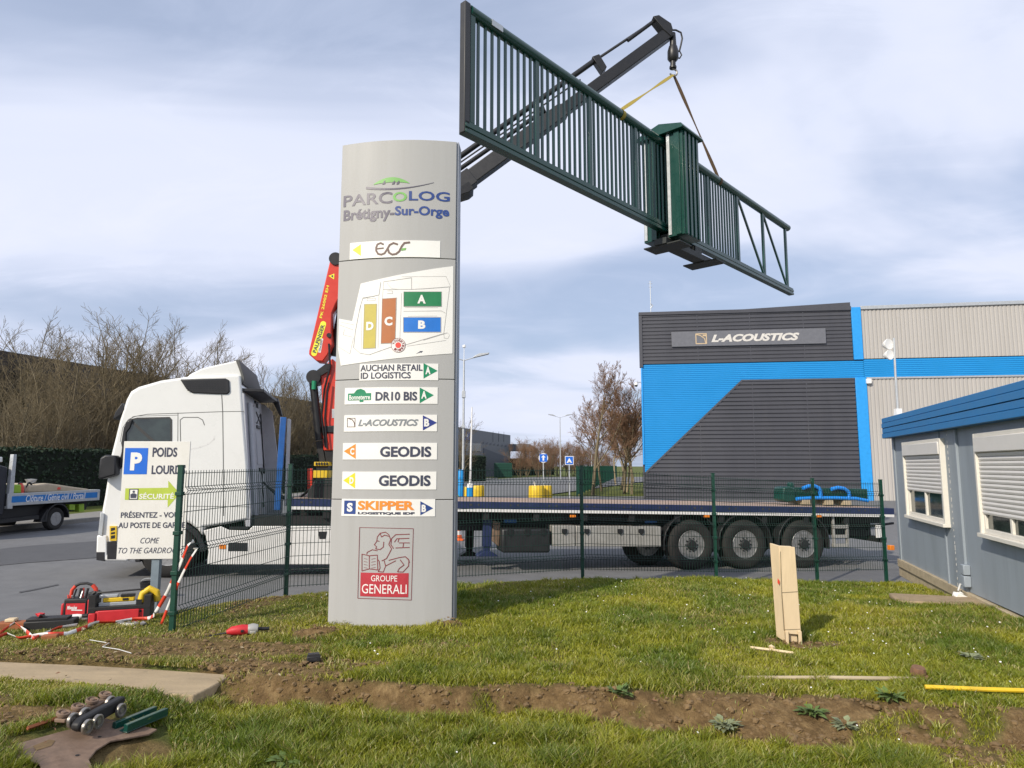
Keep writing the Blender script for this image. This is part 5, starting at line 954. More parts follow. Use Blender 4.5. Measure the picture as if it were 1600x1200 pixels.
mb = MB(); mb.tube([pq(pw_[0]+.02,pw_[1]-.18,.05),pq(pw_[0]-.03,.12,.09),pq(pw_[0]+.02,.03,.14)],.012,6); mb.build('cable','wire',pc_)
# paving slab and white pouch at the cabin's foot
q_ = PZ(1512,948,-.12); sb = MB(); sb.box((-.75,-.3,-.03),(.45,.28,.035)); sl_ = sb.build('paving_slab','sand',bevel=.02,loc=(q_.x-.15,q_.y,lz(q_.x-.15,q_.y)+.015)); sl_.rotation_euler = (0,0,-.3); tag(sl_,'sandy paving slab lying against the portable cabin wall','slab')
q_ = PZ(1500,938,-.08); bgm = MB(); 
for k in range(3): lump(bgm,(0.04*k-.04,.02*k,.045),.06,0,.8)
bgm.box((-.09,-.05,.0),(.09,.05,.07),0,Matrix.Rotation(.4,4,'Y')); o = bgm.build('white_pouch','sign',bevel=.02,loc=(q_.x,q_.y,lz(q_.x,q_.y)+.03)); tag(o,'crumpled white plastic pouch at the foot of the cabin wall','pouch')
# mast with two dishes on the cabin roof
ms = pu(1403,654); mo = PO+pq(.15,zft-.03,-.5); mq = VPlane((mo.x,mo.y),(1,0)); mu = lambda x,y: Vector((mq.uv(x,y)[0],0,mq.uv(x,y)[1]-mo.z))
dm = thing('dish_mast','thin mast carrying two white dishes on the cabin roof','antenna',mo)
mb = MB(); mb.tube([mu(1403.5,656),mu(1399,585),mu(1396.5,528)],.02,8); mb.build('mast','galv',dm); mb = MB(); mb.box((-.05,-.05,0),(.05,.05,.16),0,Matrix.Translation(mu(1403.5,652))); mb.build('mast_foot','sign',dm)
for px,py,r in ((1388,538,.105),(1389.5,554.5,.095)):
    X = Matrix.Translation(mu(px,py)) @ Matrix.Rotation(R_(90),4,'X') @ Matrix.Rotation(R_(18),4,'Y'); mb = MB(); mb.lathe([(.03,-.12),(r*.6,-.08),(r,.0),(r*.97,.02),(r*.5,.012),(.0001,.01)],X,20); mb.tube([mu(px,py)+Vector((0,.06,0)),mu(1397.5,py+1)],.014,6); mb.build('dish','sign',dm,smooth=50)

# ------------------------------------------------------------------ dark long building at left, far grey building
def longb(name,label,p0,p1,zt,depth,m):
    A_ = Vector((*p0,rz(*p0)-.2)); D = Vector((p1[0]-p0[0],p1[1]-p0[1],0)); ln = D.length; D.normalize(); nn = Vector((-D.y,D.x,0)); o = thing(name,label,'building',A_)
    return o,A_,D,nn,ln
p0 = PY(0,547,43); p1 = PY(490,628,78); o,A_,D,nn,ln = longb('long_building','long dark brick warehouse behind the bare trees, far left','',) if 0 else longb('long_building','long dark brick warehouse behind the bare trees, far left',(p0.x,p0.y),(p1.x,p1.y),p0.z,20,'wallbrick')
zt0,zt1 = p0.z-A_.z,p1.z-A_.z; print('long',p0,p1)
mb = MB(); ext = 10; e0 = D*-ext; e1 = D*(ln+6); mb.add([e0,e1,e1+nn*20,e0+nn*20]+[v+Vector((0,0,h_)) for v,h_ in ((e0,zt0),(e1,zt1),(e1+nn*20,zt1),(e0+nn*20,zt0))],[(0,1,5,4),(1,2,6,5),(2,3,7,6),(3,0,4,7),(4,5,6,7)]); mb.build('wall','wallbrick',o)
mb = MB()
for r_ in range(16):
    z_ = zt0*(.35+.65*r_/16)
    for k in range(70):
        s0 = -ext+(ln+ext)*k/70+(.3 if r_%2 else 0); 
        if random.random() < .45: zq = zt0+(zt1-zt0)*max(0,min(1,(s0)/ln)); zq *= (.35+.62*r_/16); v = D*s0-nn*.02; mb.add([v+Vector((0,0,zq)),v+D*.62+Vector((0,0,zq)),v+D*.62+Vector((0,0,zq+.2)),v+Vector((0,0,zq+.2))],[(0,1,2,3)])
mb.build('tile_pattern','pickdark',o,smooth=0)
p0 = PY(640,655.5,82); p1 = PY(797.5,680,139); GPn = VPlane((p0.x,p0.y),(p1.x-p0.x,p1.y-p0.y)); o = thing('grey_warehouse','grey clad warehouse with dark recessed entrance, far beyond the road','building',(p0.x,p0.y,-.2)); gln = math.hypot(p1.x-p0.x,p1.y-p0.y)
W0 = Vector((p0.x,p0.y,-.2)); gg = lambda a,z,t=0: GPn.at(a,z,t)-W0; gu = GPn.uv
zt0 = p0.z; zt1 = p1.z
mb = MB(); mb.prism([(0,-.2),(gln,-.2),(gln,zt1),(0,zt0)],-30,0,gg); mb.build('wall','roofgrey',o)
mb = MB(); a,z = gu(755,700); b,zz = gu(797,716); mb.prism([(a,-.2),(b-.5,-.2),(b-.5,zz),(a,z+0)],.02,.06,gg); mb.build('entrance_recess','fardark',o)
mb = MB(); a,z = gu(753,690); b,zz = gu(797,704); 
for px in (770,779,787): c_,cz = gu(px,685); mb.prism([(c_,cz-.6),(c_+.12,cz-.6),(c_+.12,cz+1.3),(c_,cz+1.3)],.02,.05,gg)
for k in range(7): c_ = gu(756+k*5.5,0)[0]; mb.prism([(c_,gu(756+k*5.5,691+k*.8)[1]-.25),(c_+1.6,gu(756+k*5.5,691+k*.8)[1]-.25),(c_+1.6,gu(756+k*5.5,691+k*.8)[1]+.1)],.02,.05,gg)
mb.build('cladding_joint','fardark',o)
mb = MB(); a,_ = gu(706,700); b,_ = gu(751,700); mb.prism([(a,gu(706,706)[1]),(b,gu(751,705)[1]),(b,gu(751,693)[1]),(a,gu(706,691)[1])],.02,.08,gg); mb.build('window','farglass',o)
mb = MB(); a,_ = gu(724,680); b,_ = gu(735,680); mb.prism([(a,gu(724,688)[1]),(b,gu(735,688)[1]),(b,gu(735,675)[1]),(a,gu(724,674)[1])],.02,.1,gg,0); mb.prism([(a+1,gu(724,683)[1]),(b-2,gu(735,683)[1]),(b-2,gu(735,679)[1]),(a+1,gu(724,679)[1])],.1,.12,gg,1); mb.build('logo_sign',['inkblue','sign'],o)
mb = MB(); a,_ = gu(797.5,705); b,_ = gu(812,705); mb.prism([(a-1,gu(797,705.5)[1]),(b,gu(812,705)[1]),(b,gu(812,701.5)[1]),(a-1,gu(797,694)[1])],-12,4,gg); mb.build('canopy','roofgrey',o)

# ------------------------------------------------------------------ hedges
def hedge(name, label, pts, hgt, wd, n):
    A_ = Vector((*pts[0],rz(*pts[0])-.05)); D = Vector((pts[1][0]-pts[0][0],pts[1][1]-pts[0][1],0)); ln = D.length; D.normalize(); nn = Vector((D.y,-D.x,0)); o = thing(name,label,'hedge',A_)
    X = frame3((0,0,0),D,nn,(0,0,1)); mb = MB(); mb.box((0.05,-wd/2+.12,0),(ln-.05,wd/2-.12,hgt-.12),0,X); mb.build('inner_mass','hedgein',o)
    mb = MB()
    for _ in range(n):
        f_ = random.random(); a = random.uniform(0,ln)
        if f_ < .62: p_ = Vector((a,wd/2-random.random()*.16,random.uniform(0,hgt)))
        elif f_ < .9: p_ = Vector((a,random.uniform(-wd/2,wd/2),hgt-random.random()*.14+.05*math.sin(a*1.7)))
        else: p_ = Vector((random.choice([0,ln]),random.uniform(-wd/2,wd/2),random.uniform(0,hgt)))
        p_ = X @ p_; d = Vector((random.gauss(0,1),random.gauss(0,1),random.gauss(0,1))).normalized(); e_ = d.orthogonal().normalized(); s_ = random.uniform(.05,.11)
        mb.add([p_+d*s_,p_+e_*s_*.5,p_-d*s_,p_-e_*s_*.5],[(0,1,2,3)])
    mb.build('leaves','hedge',o,smooth=0,recalc=False); return o
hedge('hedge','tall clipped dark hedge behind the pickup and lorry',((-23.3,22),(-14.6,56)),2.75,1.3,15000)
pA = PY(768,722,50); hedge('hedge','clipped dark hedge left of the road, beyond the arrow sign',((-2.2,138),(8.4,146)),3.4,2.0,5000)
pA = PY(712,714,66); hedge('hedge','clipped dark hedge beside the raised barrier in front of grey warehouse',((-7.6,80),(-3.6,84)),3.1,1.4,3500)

# ------------------------------------------------------------------ bare trees
def tree_meshes(seed, hgt, nst, spread, lev=4, tw='twig', trunkm='bark', low=.12, dens=1.0):
    rr = random.Random(seed); tk = MB(); cr_ = MB()
    def branch(p, d, ln, r, lv):
        n = 4 if lv < 2 else 3; pts = [p.copy()]; q = p.copy(); dd = d.copy(); dirs = []
        for i in range(n):
            dd = (dd+Vector((rr.gauss(0,.10),rr.gauss(0,.10),rr.gauss(.06,.07)))).normalized(); q = q+dd*(ln/n); pts.append(q.copy()); dirs.append(dd.copy())
        tgt = tk if lv <= 1 else cr_
        tgt.tube(pts,[max(.0085 if nst == 1 else .0065,r*(1-.62*i/n)) for i in range(n+1)],5 if lv <= 1 else 3,0,False)
        if lv >= lev: return
        k = int(((7,7,6,5)[min(lv,3)]+rr.random()*2)*dens)
        for j in range(k):
            f_ = (low if lv == 0 else .18)+(.98-(low if lv == 0 else .18))*(j+rr.random())/k; i = min(n-1,int(f_*n)); b = pts[i].lerp(pts[i+1],f_*n-i); dr = dirs[i]
            ax = dr.orthogonal().normalized(); ax.rotate(Matrix.Rotation(rr.uniform(0,6.28),3,dr)); nd = (dr*math.cos(a_:=rr.uniform(.45,.95))+ax*math.sin(a_)).normalized(); nd.z = nd.z+.12; nd.normalize()
            branch(b,nd,ln*rr.uniform(.36,.58)*(1.12-f_*.45)*(1.25 if nst == 1 and lv == 0 else 1),max(.007,r*(.5 if lv < 2 else .6)*(1-.4*f_)),lv+1)
    for s_ in range(nst):
        a = 6.283*s_/nst+rr.uniform(-.5,.5); t_ = 0 if nst == 1 else rr.uniform(.12,spread); branch(Vector((math.cos(a)*.12*(nst>1),math.sin(a)*.12*(nst>1),-.15)),Vector((math.cos(a)*t_,math.sin(a)*t_,1)).normalized(),hgt*rr.uniform(.72,.9) if nst > 1 else hgt*.74,hgt*(.009 if nst > 1 else .015),0)
    def mk(b,nm,m):
        me = bpy.data.meshes.new(nm); me.from_pydata(b.v,[],b.f); me.materials.append(M[m]); me.shade_smooth(); return me
    return mk(tk,'trunk',trunkm),mk(cr_,'crown',tw)
TV = [tree_meshes(1,10,6,.26,3,dens=1.0),tree_meshes(2,9,5,.24,3,dens=1.0),tree_meshes(3,7,6,.5,3,dens=.8),tree_meshes(14,8.5,1,0,4,low=.2,dens=1.08,tw='twigred'),tree_meshes(5,7,1,0,4,'twigred','trunkpale',.3,1.0),tree_meshes(6,6.5,6,.55,3,'twigred',dens=1.2)]
TH_ = [max(v.co.z for v in b_.vertices) for a_,b_ in TV]
def tree(label, x, y, v, h_, rot, group, name='bare_tree'):
    o = thing(name,label,'tree',(x,y,rz(x,y)-.05),group); k = h_/TH_[v]; o.scale = (k,k,k); o.rotation_euler = (0,0,rot)
    for nm,me in zip(('trunk','crown'),TV[v]):
        c_ = bpy.data.objects.new(nm,me); COL.objects.link(c_); c_.parent = o
    return o
def ptree(label,px,pyt,Y,v,rot,group,name='bare_tree'):
    if group == G1: Y = max(Y,28.9/(.256+(800-px)/1067)+(1.6 if name == 'bare_bush' else 3))
    t_ = PY(px,pyt,Y); k_ = (t_.z-rz(t_.x,Y))/TH_[v]; ox = [(c.co.x*math.cos(rot)-c.co.y*math.sin(rot))*k_ for c in TV[v][1].vertices if c.co.z > .6*TH_[v]]; t_.x -= sum(ox)/max(1,len(ox)); return tree(label,t_.x,Y,v,t_.z-rz(t_.x,Y),rot,group,name)
G1 = 'bare trees behind the hedge'
ptree('tallest bare tree behind hedge, many stems, left of the cab',188,470,33,0,.3,G1)
ptree('bare tree with sparse top at far left above dark wall',32,487,44,1,1.2,G1)
ptree('bare many stemmed tree right of the tallest tree, above the cab',268,508,36,1,2.2,G1)
ptree('slim bare tree above the cab roof deflector',322,512,48,1,.7,G1)
ptree('bare tree between tallest tree and far left tree',118,512,36,1,4.0,G1)
ptree('second tall bare tree just right of the tallest one',228,486,40,0,2.7,G1)
ptree('thin bare tree over the dark wall left of centre group',80,520,43,1,3.1,G1)
ptree('bushy bare shrub at far left in front of dark wall',20,572,31,2,.9,G1)
ptree('bushy bare shrub behind the pickup load bed',85,580,32,2,2.9,G1)
ptree('bushy bare shrub behind the cab windscreen',150,592,31,2,5.1,G1)
ptree('bushy bare shrub behind the cab roof, right of tallest tree',232,600,36,2,3.6,G1)
ptree('bare tree behind the cab rear wall',415,560,50,1,.2,G1)
ptree('bare tree between cab rear wall and red crane',462,566,46,2,1.9,G1)
ptree('bare tree close beside the red crane boom',492,570,56,1,3.3,G1)
ptree('bare tree behind the cab deflector, partly hidden',365,545,52,2,4.4,G1)
for i,(px,py,Y) in enumerate([(60,590,28.5),(5,600,27.5),(118,602,29.5),(170,600,30),(440,628,40),(475,632,44),(210,610,36)]):
    ptree(['low bare bush over the hedge above the pickup bed','low bare bush over the hedge at the photo edge','low bare bush over the hedge, left of the sun visor','low bare bush over the hedge touching the windscreen','low bare bush over hedge right of cab rear wall','low bare bush over hedge left of red crane','low bare bush behind the cab roof front'][i],px,py,Y,2,i*1.3,G1,'bare_bush')
G2 = 'bare trees beside the warehouse'
ptree('large dark bare tree left of the blue warehouse corner',950,562,44.5,3,2.6,G2)
for i,(px,py,Y) in enumerate([(968,618,46),(978,626,50),(984,628,55),(990,634,61),(966,640,68),(980,640,76),(960,655,88)]):
    ptree(['reddish bare tree nearest behind the large dark bare tree','second reddish bare tree of the row by warehouse','third reddish bare tree of the row by warehouse','fourth reddish bare tree touching the warehouse corner','fifth reddish bare tree of the row along the fence','sixth reddish bare tree of the row along the fence','farthest reddish bare tree of the row along the fence'][i],px,py,Y,4,i*.9,G2)
ptree('second large bare tree, fuller, just right of the large dark bare tree',978,590,47,3,.9,G2)
ptree('broad reddish bare tree left of the large dark bare tree',926,622,52,3,4.4,G2)
G3 = 'bare trees far beyond the road'
for i,px in enumerate([815,826,838,850,861,872,884,896,908,919,930,942,952]):
    Y = [115,120,112,125,118,128,122,132,126,135,130,140,136][i]; ptree('bare brown tree in the far row beyond the road',px,[683,680,684,679,686,682,684,688,690,694,697,700,704][i],Y,5,i*1.7,G3)
ptree('bare tree peeping out right of the totem over grey warehouse',712,645,70,1,1.0,G2)

# ------------------------------------------------------------------ lamp posts, barrier, blocks, road signs, far fence
def lamp(label, px, Y, zb, ytop, heads, extra=None):
    t_ = PY(px,ytop,Y); o = thing('street_lamp',label,'street lamp',(t_.x,Y,rz(t_.x,Y)),'street lamps along the road'); H_ = t_.z-rz(t_.x,Y); mb = MB(); mb.tube([(0,0,0),(0,0,H_*.45),(0,0,H_)],[.085,.07,.05],10); mb.build('pole','galv',o)
    for sd in heads:
        mb = MB(); mb.tube([(0,0,H_-.05),(sd*.9,0,H_+.22)],.03,6); mb.build('arm','galv',o); mb = MB(); mb.prism([(sd*.55,H_+.10),(sd*1.45,H_+.32),(sd*1.5,H_+.42),(sd*.9,H_+.36),(sd*.6,H_+.2)],-.13,.13,lambda p,q,t: Vector((p,t,q))); mb.build('lamp_head','galv',o,bevel=.02)
    return o,H_
o,H_ = lamp('tall double lamp post with camera box near the raised barrier',725,40,0,562,(-1,1))
mb = MB(); mb.tube([(0,0,H_),(0,0,H_+.7)],.02,6); mb.lathe([(.0001,.12),(.1,.06),(.1,-.06),(.0001,-.1)],Matrix.Translation((0,0,H_+.8)),10); mb.build('top_camera','sign',o); mb = MB(); mb.box((-.1,-.12,H_*.72),(.1,.12,H_*.72+.4)); mb.box((-.1,-.14,H_*.50),(.1,-.05,H_*.50+.16)); mb.builds('equipment_box','galv',o,bevel=.01)
lamp('double lamp post in the middle distance beyond the arrow sign',875,87,0,652,(-1,1)); lamp('thin distant lamp post right of the two blue signs',924,120,0,690,(1,))
def block(label, name, px, py, Y, r, h_, m, stub=False):
    t_ = PY(px,py,Y); o = thing(name,label,'concrete block',(t_.x,Y,rz(t_.x,Y)),'painted concrete blocks'); mb = MB(); mb.lathe([(r*.96,-.05),(r,.08),(r*.98,h_*.6),(r*.97,h_*.93),(r*.88,h_),(.0001,h_)],None,28); mb.build('block',m,o,smooth=40)
    if stub: mb = MB(); mb.tube([(-.1,0,h_),(-.12,0,h_+.22)],[.05,.03],8); mb.build('lifting_eye','sign',o)
    return o
block('yellow concrete block in front, nearest under the arrow sign','concrete_block',838.5,770,36.5,.43,.80,'yellow',True); block('yellow concrete block behind the nearest one under arrow sign','concrete_block',852,768,37.3,.38,.78,'yellow'); block('yellow concrete block behind the barrier post','concrete_block',746,768,39.5,.40,.72,'yellow'); block('yellow concrete block left of the barrier post, half hidden','concrete_block',731,768,40.2,.28,.62,'yellow')
t_ = PY(720,770,38.6); o = thing('pole_sleeve','tall light blue plastic sleeve round the lamp post foot','post sleeve',(t_.x,38.6,rz(t_.x,38.6))); mb = MB(); mb.lathe([(.155,0),(.155,1.58),(.13,1.62),(.0001,1.62)],None,20); mb.build('sleeve','bluepost' if 0 else 'cladblue',o,smooth=40); mb = MB(); mb.lathe([(.162,1.12),(.162,1.2)],None,20); mb.build('band','cladblue',o)
t_ = PY(734.5,770,37.8); o = thing('barrier','blue barrier post with its pale arm raised upright','barrier',(t_.x,37.8,rz(t_.x,37.8))); mb = MB(); mb.lathe([(.18,0),(.18,.66),(.0001,.66)],None,20); mb.build('post','cladblue',o,smooth=40); mb = MB(); mb.lathe([(.185,.66),(.185,.82),(.15,.86),(.0001,.86)],None,20); mb.build('post_cap','sign',o,smooth=40)
tp = PY(737.5,636,37.8); mb = MB(); d_ = tp-Vector((t_.x,37.8,rz(t_.x,37.8))); 
for k in range(5): mb.tube([Vector((0,0,.86)).lerp(d_,k/5),Vector((0,0,.86)).lerp(d_,(k+1)/5)],[.06-.005*k,.055-.005*k],8,0)
mb.build('arm','tapewhite',o,smooth=40)
t_ = PY(704,772,37.5); o = thing('lime_bin_bag','lime green sack lying beside the lamp post sleeve','sack',(t_.x+.22,37.5,rz(t_.x,37.5))); mb = MB(); lump(mb,(0,0,.16),.24,0,.8); lump(mb,(.15,0,.12),.18,0,.8); mb.build('sack','limeplastic',o,smooth=60)
def rsign(label,px,pyc,pyb,Y,kind):
    c_ = PY(px,pyc,Y); zb = rz(c_.x,Y); o = thing('road_sign',label,'road sign',(c_.x,Y,zb)); hz_ = c_.z-zb; mb = MB(); mb.tube([(0,.03,0),(0,.03,hz_+.2)],.035,8); mb.build('pole','galv',o)
    X3 = lambda p,q,t=0: Vector((p,-t,hz_+q)); mb = MB()
    if kind == 'arrow':
        mb.prism([(.27*math.cos(k*.5236+.26),.27*math.sin(k*.5236+.26)) for k in range(12)],-.02,.0,X3,1); mb.prism([(-.21,-.21),(.21,-.21),(.21,.21),(-.21,.21)],.001,.012,X3,0); mb.add([X3(p,q,.016) for p,q in ((-.045,-.15),(.045,-.15),(.045,.03),(.12,.03),(0,.16),(-.12,.03),(-.045,.03))],[tuple(range(7))],1)
    else:
        mb.prism([(-.235,-.235),(.235,-.235),(.235,.235),(-.235,.235)],-.02,.0,X3,1); mb.prism([(-.205,-.205),(.205,-.205),(.205,.205),(-.205,.205)],.001,.006,X3,0); mb.add([X3(p,q,.010) for p,q in ((-.15,-.13),(.15,-.13),(0,.14))],[(0,1,2)],1); mb.add([X3(p,q,.013) for p,q in ((-.07,-.12),(.07,-.12),(.04,-.07),(-.04,-.07))],[(0,1,2,3)],2)
    mb.build('sign_plate',['parkblue','sign','ink'],o,smooth=0)
rsign('blue one way sign with white arrow above the yellow blocks',849,715.5,757,38.5,'arrow'); rsign('square blue road hump sign with white triangle on thin pole',889.5,719.5,779,37.5,'hump')
fa,fb = Vector((4.05,43)),Vector((17,112)); A_ = Vector((fa.x,fa.y,rz(fa.x,fa.y))); o = thing('wire_fence','green mesh fence receding beside the far road toward trees','fence',A_); n = 24; mbm = MB(); D = (fb-fa)
for k in range(n+1): p_ = D*(k/n); mb = MB(); mb.box((p_.x-.05,p_.y-.05,-.1),(p_.x+.05,p_.y+.05,1.85)); mb.build('post','fgreen',o)
ln = D.length; dn = D.normalized()
for k in range(int(ln/.07)): p_ = dn*(k*.07); mbm.tube([(p_.x,p_.y,.05),(p_.x,p_.y,1.8)],.009,3,0,False)
for h_ in (.1,.5,.9,1.3,1.75): mbm.tube([(0,0,h_),(D.x,D.y,h_)],.012,3,0,False)
mbm.build('mesh_panel','fgreen',o,smooth=0,recalc=False)
gc = PY(786,742,110); o = thing('green_cabinet','green slatted bin enclosure in front of the far hedge','enclosure',(gc.x,110,rz(gc.x,110))); o.scale = (1.9,1.9,2.1); mb = MB(); mb.box((-.75,-.3,0),(.75,.5,1.1)); mb.build('body','agreen' if 0 else 'fgreen',o,bevel=.02); mb = MB()
for k in range(6): mb.box((-.77,-.33,.1+k*.17),(.77,-.3,.2+k*.17))
mb.build('slat_front','fgreen',o)
gc = PY(470,706,46); o = thing('green_container','green container behind the hedge left of red crane','container',(-17.6,58,rz(-17.6,58))); mb = MB(); mb.box((-1.3,-.6,0),(1.6,.6,3.3)); mb.build('body','fgreen',o,bevel=.02); mb = MB(); mb.box((-1.33,-.63,3.3),(1.63,.63,3.4)); mb.build('lid','fgreen',o)
# traffic cone
cpx = PY(715,838,20); cz_ = rz(cpx.x,20); o = thing('traffic_cone','orange and white traffic cone behind the trailer legs','traffic cone',(PY(715.5,838,20).x,20,cz_)); mb = MB(); mb.box((-.17,-.17,0),(.17,.17,.03)); mb.build('base','coneorange',o,bevel=.01); mb = MB()
for k,(r0,r1,z0,z1) in enumerate([(.13,.105,.03,.16),(.105,.085,.16,.27),(.085,.062,.27,.38),(.062,.045,.38,.46),(.045,.025,.46,.55)]): mb.lathe([(r0,z0),(r1,z1)],None,20,k%2)
mb.build('cone',['coneorange','tapewhite'],o,smooth=40)
# gate piece on the trailer bed
gpv = VPlane((TX @ Vector((14.0,1.0,0)))[:2],(TU.x,TU.y)); zdk = (TX @ Vector((14.8,1.0,hr(14.8)))).z; gq = gpv.uv(1286,788); GO2 = gpv.at(gq[0],zdk); o = thing('gate_beam','dark green slatted gate beam strapped on wood blocks on trailer','gate part',GO2); gg2 = lambda a,z,t=0: gpv.at(a,z,t)-GO2; g2 = gpv.uv
sl0 = (TX.to_3x3() @ Vector((1,0,-.0085))).z
a,zt_ = g2(1232,766); b,zb_ = g2(1352,783); zb_ = zdk+.12; zt2 = zdk+.40; tl = lambda z_,a_: z_+(a_-gq[0])*sl0*1.0
mb = MB(); mb.prism([(a,tl(zb_,a)),(b,tl(zb_,b)),(b,tl(zt2,b)),(a,tl(zt2,a))],-.25,.10,gg2)
for k in range(26): c_ = a+(b-a)*(k+.3)/26; mb.prism([(c_,tl(zb_+.05,c_)),(c_+.03,tl(zb_+.05,c_)),(c_+.03,tl(zt2-.04,c_)),(c_,tl(zt2-.04,c_))],.10,.12,gg2)
mb.build('beam','gate',o,bevel=.008); e0,ez = g2(1218,772); mb = MB(); mb.prism([(e0,zb_),(e0+.03,zt2+.02),(e0+.2,zt2+.05),(e0+.34,zt2),(e0+.34,zb_-.02),(e0+.1,zb_-.05)],-.28,.14,gg2); c_,_ = g2(1236,760); mb.prism([(c_-.06,zt2),(c_+.06,zt2),(c_+.06,zt2+.14),(c_-.06,zt2+.14)],-.1,.05,gg2); mb.build('end_housing','gate',o,bevel=.03)
mb = MB()
for px in (1252,1288,1316): c_,_ = g2(px,785); zz_ = zdk+(c_-gq[0])*sl0; mb.prism([(c_-.10,zz_-.0),(c_+.10,zz_),(c_+.10,zz_+.11),(c_-.10,zz_+.11)],-.4,.2,gg2)
mb.builds('wood_block','oldwood',o,bevel=.006)
mb = MB(); S_ = lambda pts,t=.16: [gg2(g2(*p_)[0],g2(*p_)[1],t) for p_ in pts]
mb.tube(S_([(1238,779),(1262,777.5),(1300,777.5),(1330,778.5),(1349,782)]),.042,8); mb.tube(S_([(1248,762.5),(1256,759.5),(1266,759),(1273,762),(1275.5,770),(1275.5,778)]),.045,8); mb.tube(S_([(1292,764),(1302,761.5),(1312,763),(1319,768),(1320,774),(1318,780)]),.045,8); mb.tube(S_([(1276,778),(1275,765)],.15),.05,8); mb.builds('blue_strap','strapblue',o,smooth=60)
# ------------------------------------------------------------------ pickup parked by the hedge
pk0 = PY(12,800,19.4); pk1 = PY(155,790,22.8); KP = VPlane((pk0.x,pk0.y),(pk1.x-pk0.x,pk1.y-pk0.y)); kz = rz(pk0.x,20.5); KO = KP.at(0,kz); ku = KP.uv
pkp = thing('pickup_truck','small tipper pickup with blue lettered dropside, parked by the hedge','pickup',KO); kf = lambda a,z,t=0: KP.at(a,z,t)-KO
KQ = lambda *pts: [ku(*p_) for p_ in pts]
BW = -1.9
bz0,bz1 = ku(84,786)[1],ku(84,768)[1]; aL,aR = ku(10,780)[0],ku(154,775)[0]
mb = MB(); mb.prism([(aL,bz0),(aR,bz0),(aR,bz0+.06),(aL,bz0+.06)],BW,.0,kf); mb.prism([(aL,bz0+.06),(aL+.05,bz0+.06),(aL+.05,bz1),(aL,bz1)],BW,.0,kf); mb.build('load_bed','greymetal',pkp,bevel=.008)
mb = MB(); mb.prism([(aL,bz0-.0),(aR,bz0),(aR,bz1),(aL,bz1)],.002,.045,kf); ds = mb.build('dropside','galv',pkp,bevel=.01); mb = MB(); mb.prism([(aL+.12,bz0+.09),(aR-.12,bz0+.09),(aR-.12,bz1-.08),(aL+.12,bz1-.08)],.046,.052,kf); mb.build('blue_panel','pickblue',ds)
x0_,x1_ = ku(38,779)[0],ku(131,776)[0]; zc_ = (bz0+bz1)/2; mb = MB(); mb.text('Clôture / Génie civil / Portail',x0_,x1_,zc_-.09,zc_+.11,kf,.056,0,.01,.15); mb.build('lettering','sign',ds,smooth=0)
mb = MB(); mb.prism([(aL,bz0),(aR,bz0),(aR,bz1),(aL,bz1)],BW-.04,BW,kf); mb.prism([(aR-.04,bz0),(aR,bz0),(aR,bz1),(aR-.04,bz1)],BW,0,kf); mb.build('dropside','galv',pkp)
hp = KQ((9,795),(17,795),(24,710),(19,710)); mb = MB(); mb.prism(hp,-.06,.05,kf); mb.prism(hp,BW,BW+.1,kf); mb.builds('headboard','galv',pkp,bevel=.006)
mb = MB(); mb.prism(KQ((-60,712),(19,714),(19,722),(-60,722)),-1.2,-.3,kf); mb.build('roof_box','white',pkp,bevel=.02)
mb = MB(); mb.prism(KQ((-110,800),(-110,760),(-95,735),(-60,727),(4,727),(14,730),(10,785),(6,805)),BW+.05,-.03,kf); mb.build('cab','pickdark',pkp,bevel=.03); mb = MB(); mb.prism(KQ((-60,760),(-60,733),(10,730),(5,770),(-30,772)),-.03,-.02,kf); mb.build('cab_window','pickdark',pkp)
mb = MB(); mb.prism([(aL-2.3,bz0-.35),(aR-.2,bz0-.30),(aR-.2,bz0-.02),(aL-2.3,bz0-.02)],BW+.3,-.25,kf); mb.prism(KQ((0,812),(62,805),(62,811),(0,818)),-.1,-.02,kf); mb.prism(KQ((0,795),(70,790),(70,808),(0,815)),-.6,-.2,kf); mb.build('chassis','chassis',pkp)
wa,wz = ku(89,812)[0],.0
def pw(a,t,sd,nm='wheel'):
    X = frame3(kf(a,kz+.335,t),KP.d,Vector((0,0,1)),KP.n*sd); r = .335; mb = MB(); mb.lathe([(r*.58,-.01),(r*.62,.0),(r*.9,.0),(r,-.03),(r,-.18),(r*.9,-.2),(r*.6,-.2)],X,32); w_ = mb.build(nm,'rubber',pkp,smooth=40); mb = MB(); mb.lathe([(r*.6,-.005),(r*.55,-.03),(r*.45,-.07),(r*.25,-.04),(r*.2,-.01),(.0001,-.0)],X,28); mb.build('rim','steel',w_,smooth=35)
for a in (wa,wa-3.1):
    pw(a,-.03,1); pw(a,BW+.03,-1)
gp = [(wa+.46*math.cos(R_(k*15)),kz+.34+.46*math.sin(R_(k*15))) for k in range(0,13)]; gi = [(wa+.42*math.cos(R_(k*15)),kz+.34+.42*math.sin(R_(k*15))) for k in range(0,13)]; mb = MB(); mb.prism(gp+gi[::-1],-.25,.02,kf); mb.prism(KQ((66,808),(75,795),(74,815),(63,816)),-.25,.0,kf); mb.builds('mudguard','plastic',pkp,bevel=.006)
mb = MB(); mb.prism(KQ((113,788),(122,788),(122,797),(113,797)),-.5,-.1,kf); mb.prism(KQ((128,788),(136,787),(136,799),(128,800)),-.5,-.1,kf); mb.builds('side_locker','limeplastic',pkp,bevel=.01)
def load(name,label,cat,f): o = thing(name,label,cat,KO+kf(aL+.3,bz0+.06,-.9)); oo = o.location.copy(); mb = MB(); f(mb,lambda px,py,t: kf(*ku(px,py),t)+KO-oo); return o,mb
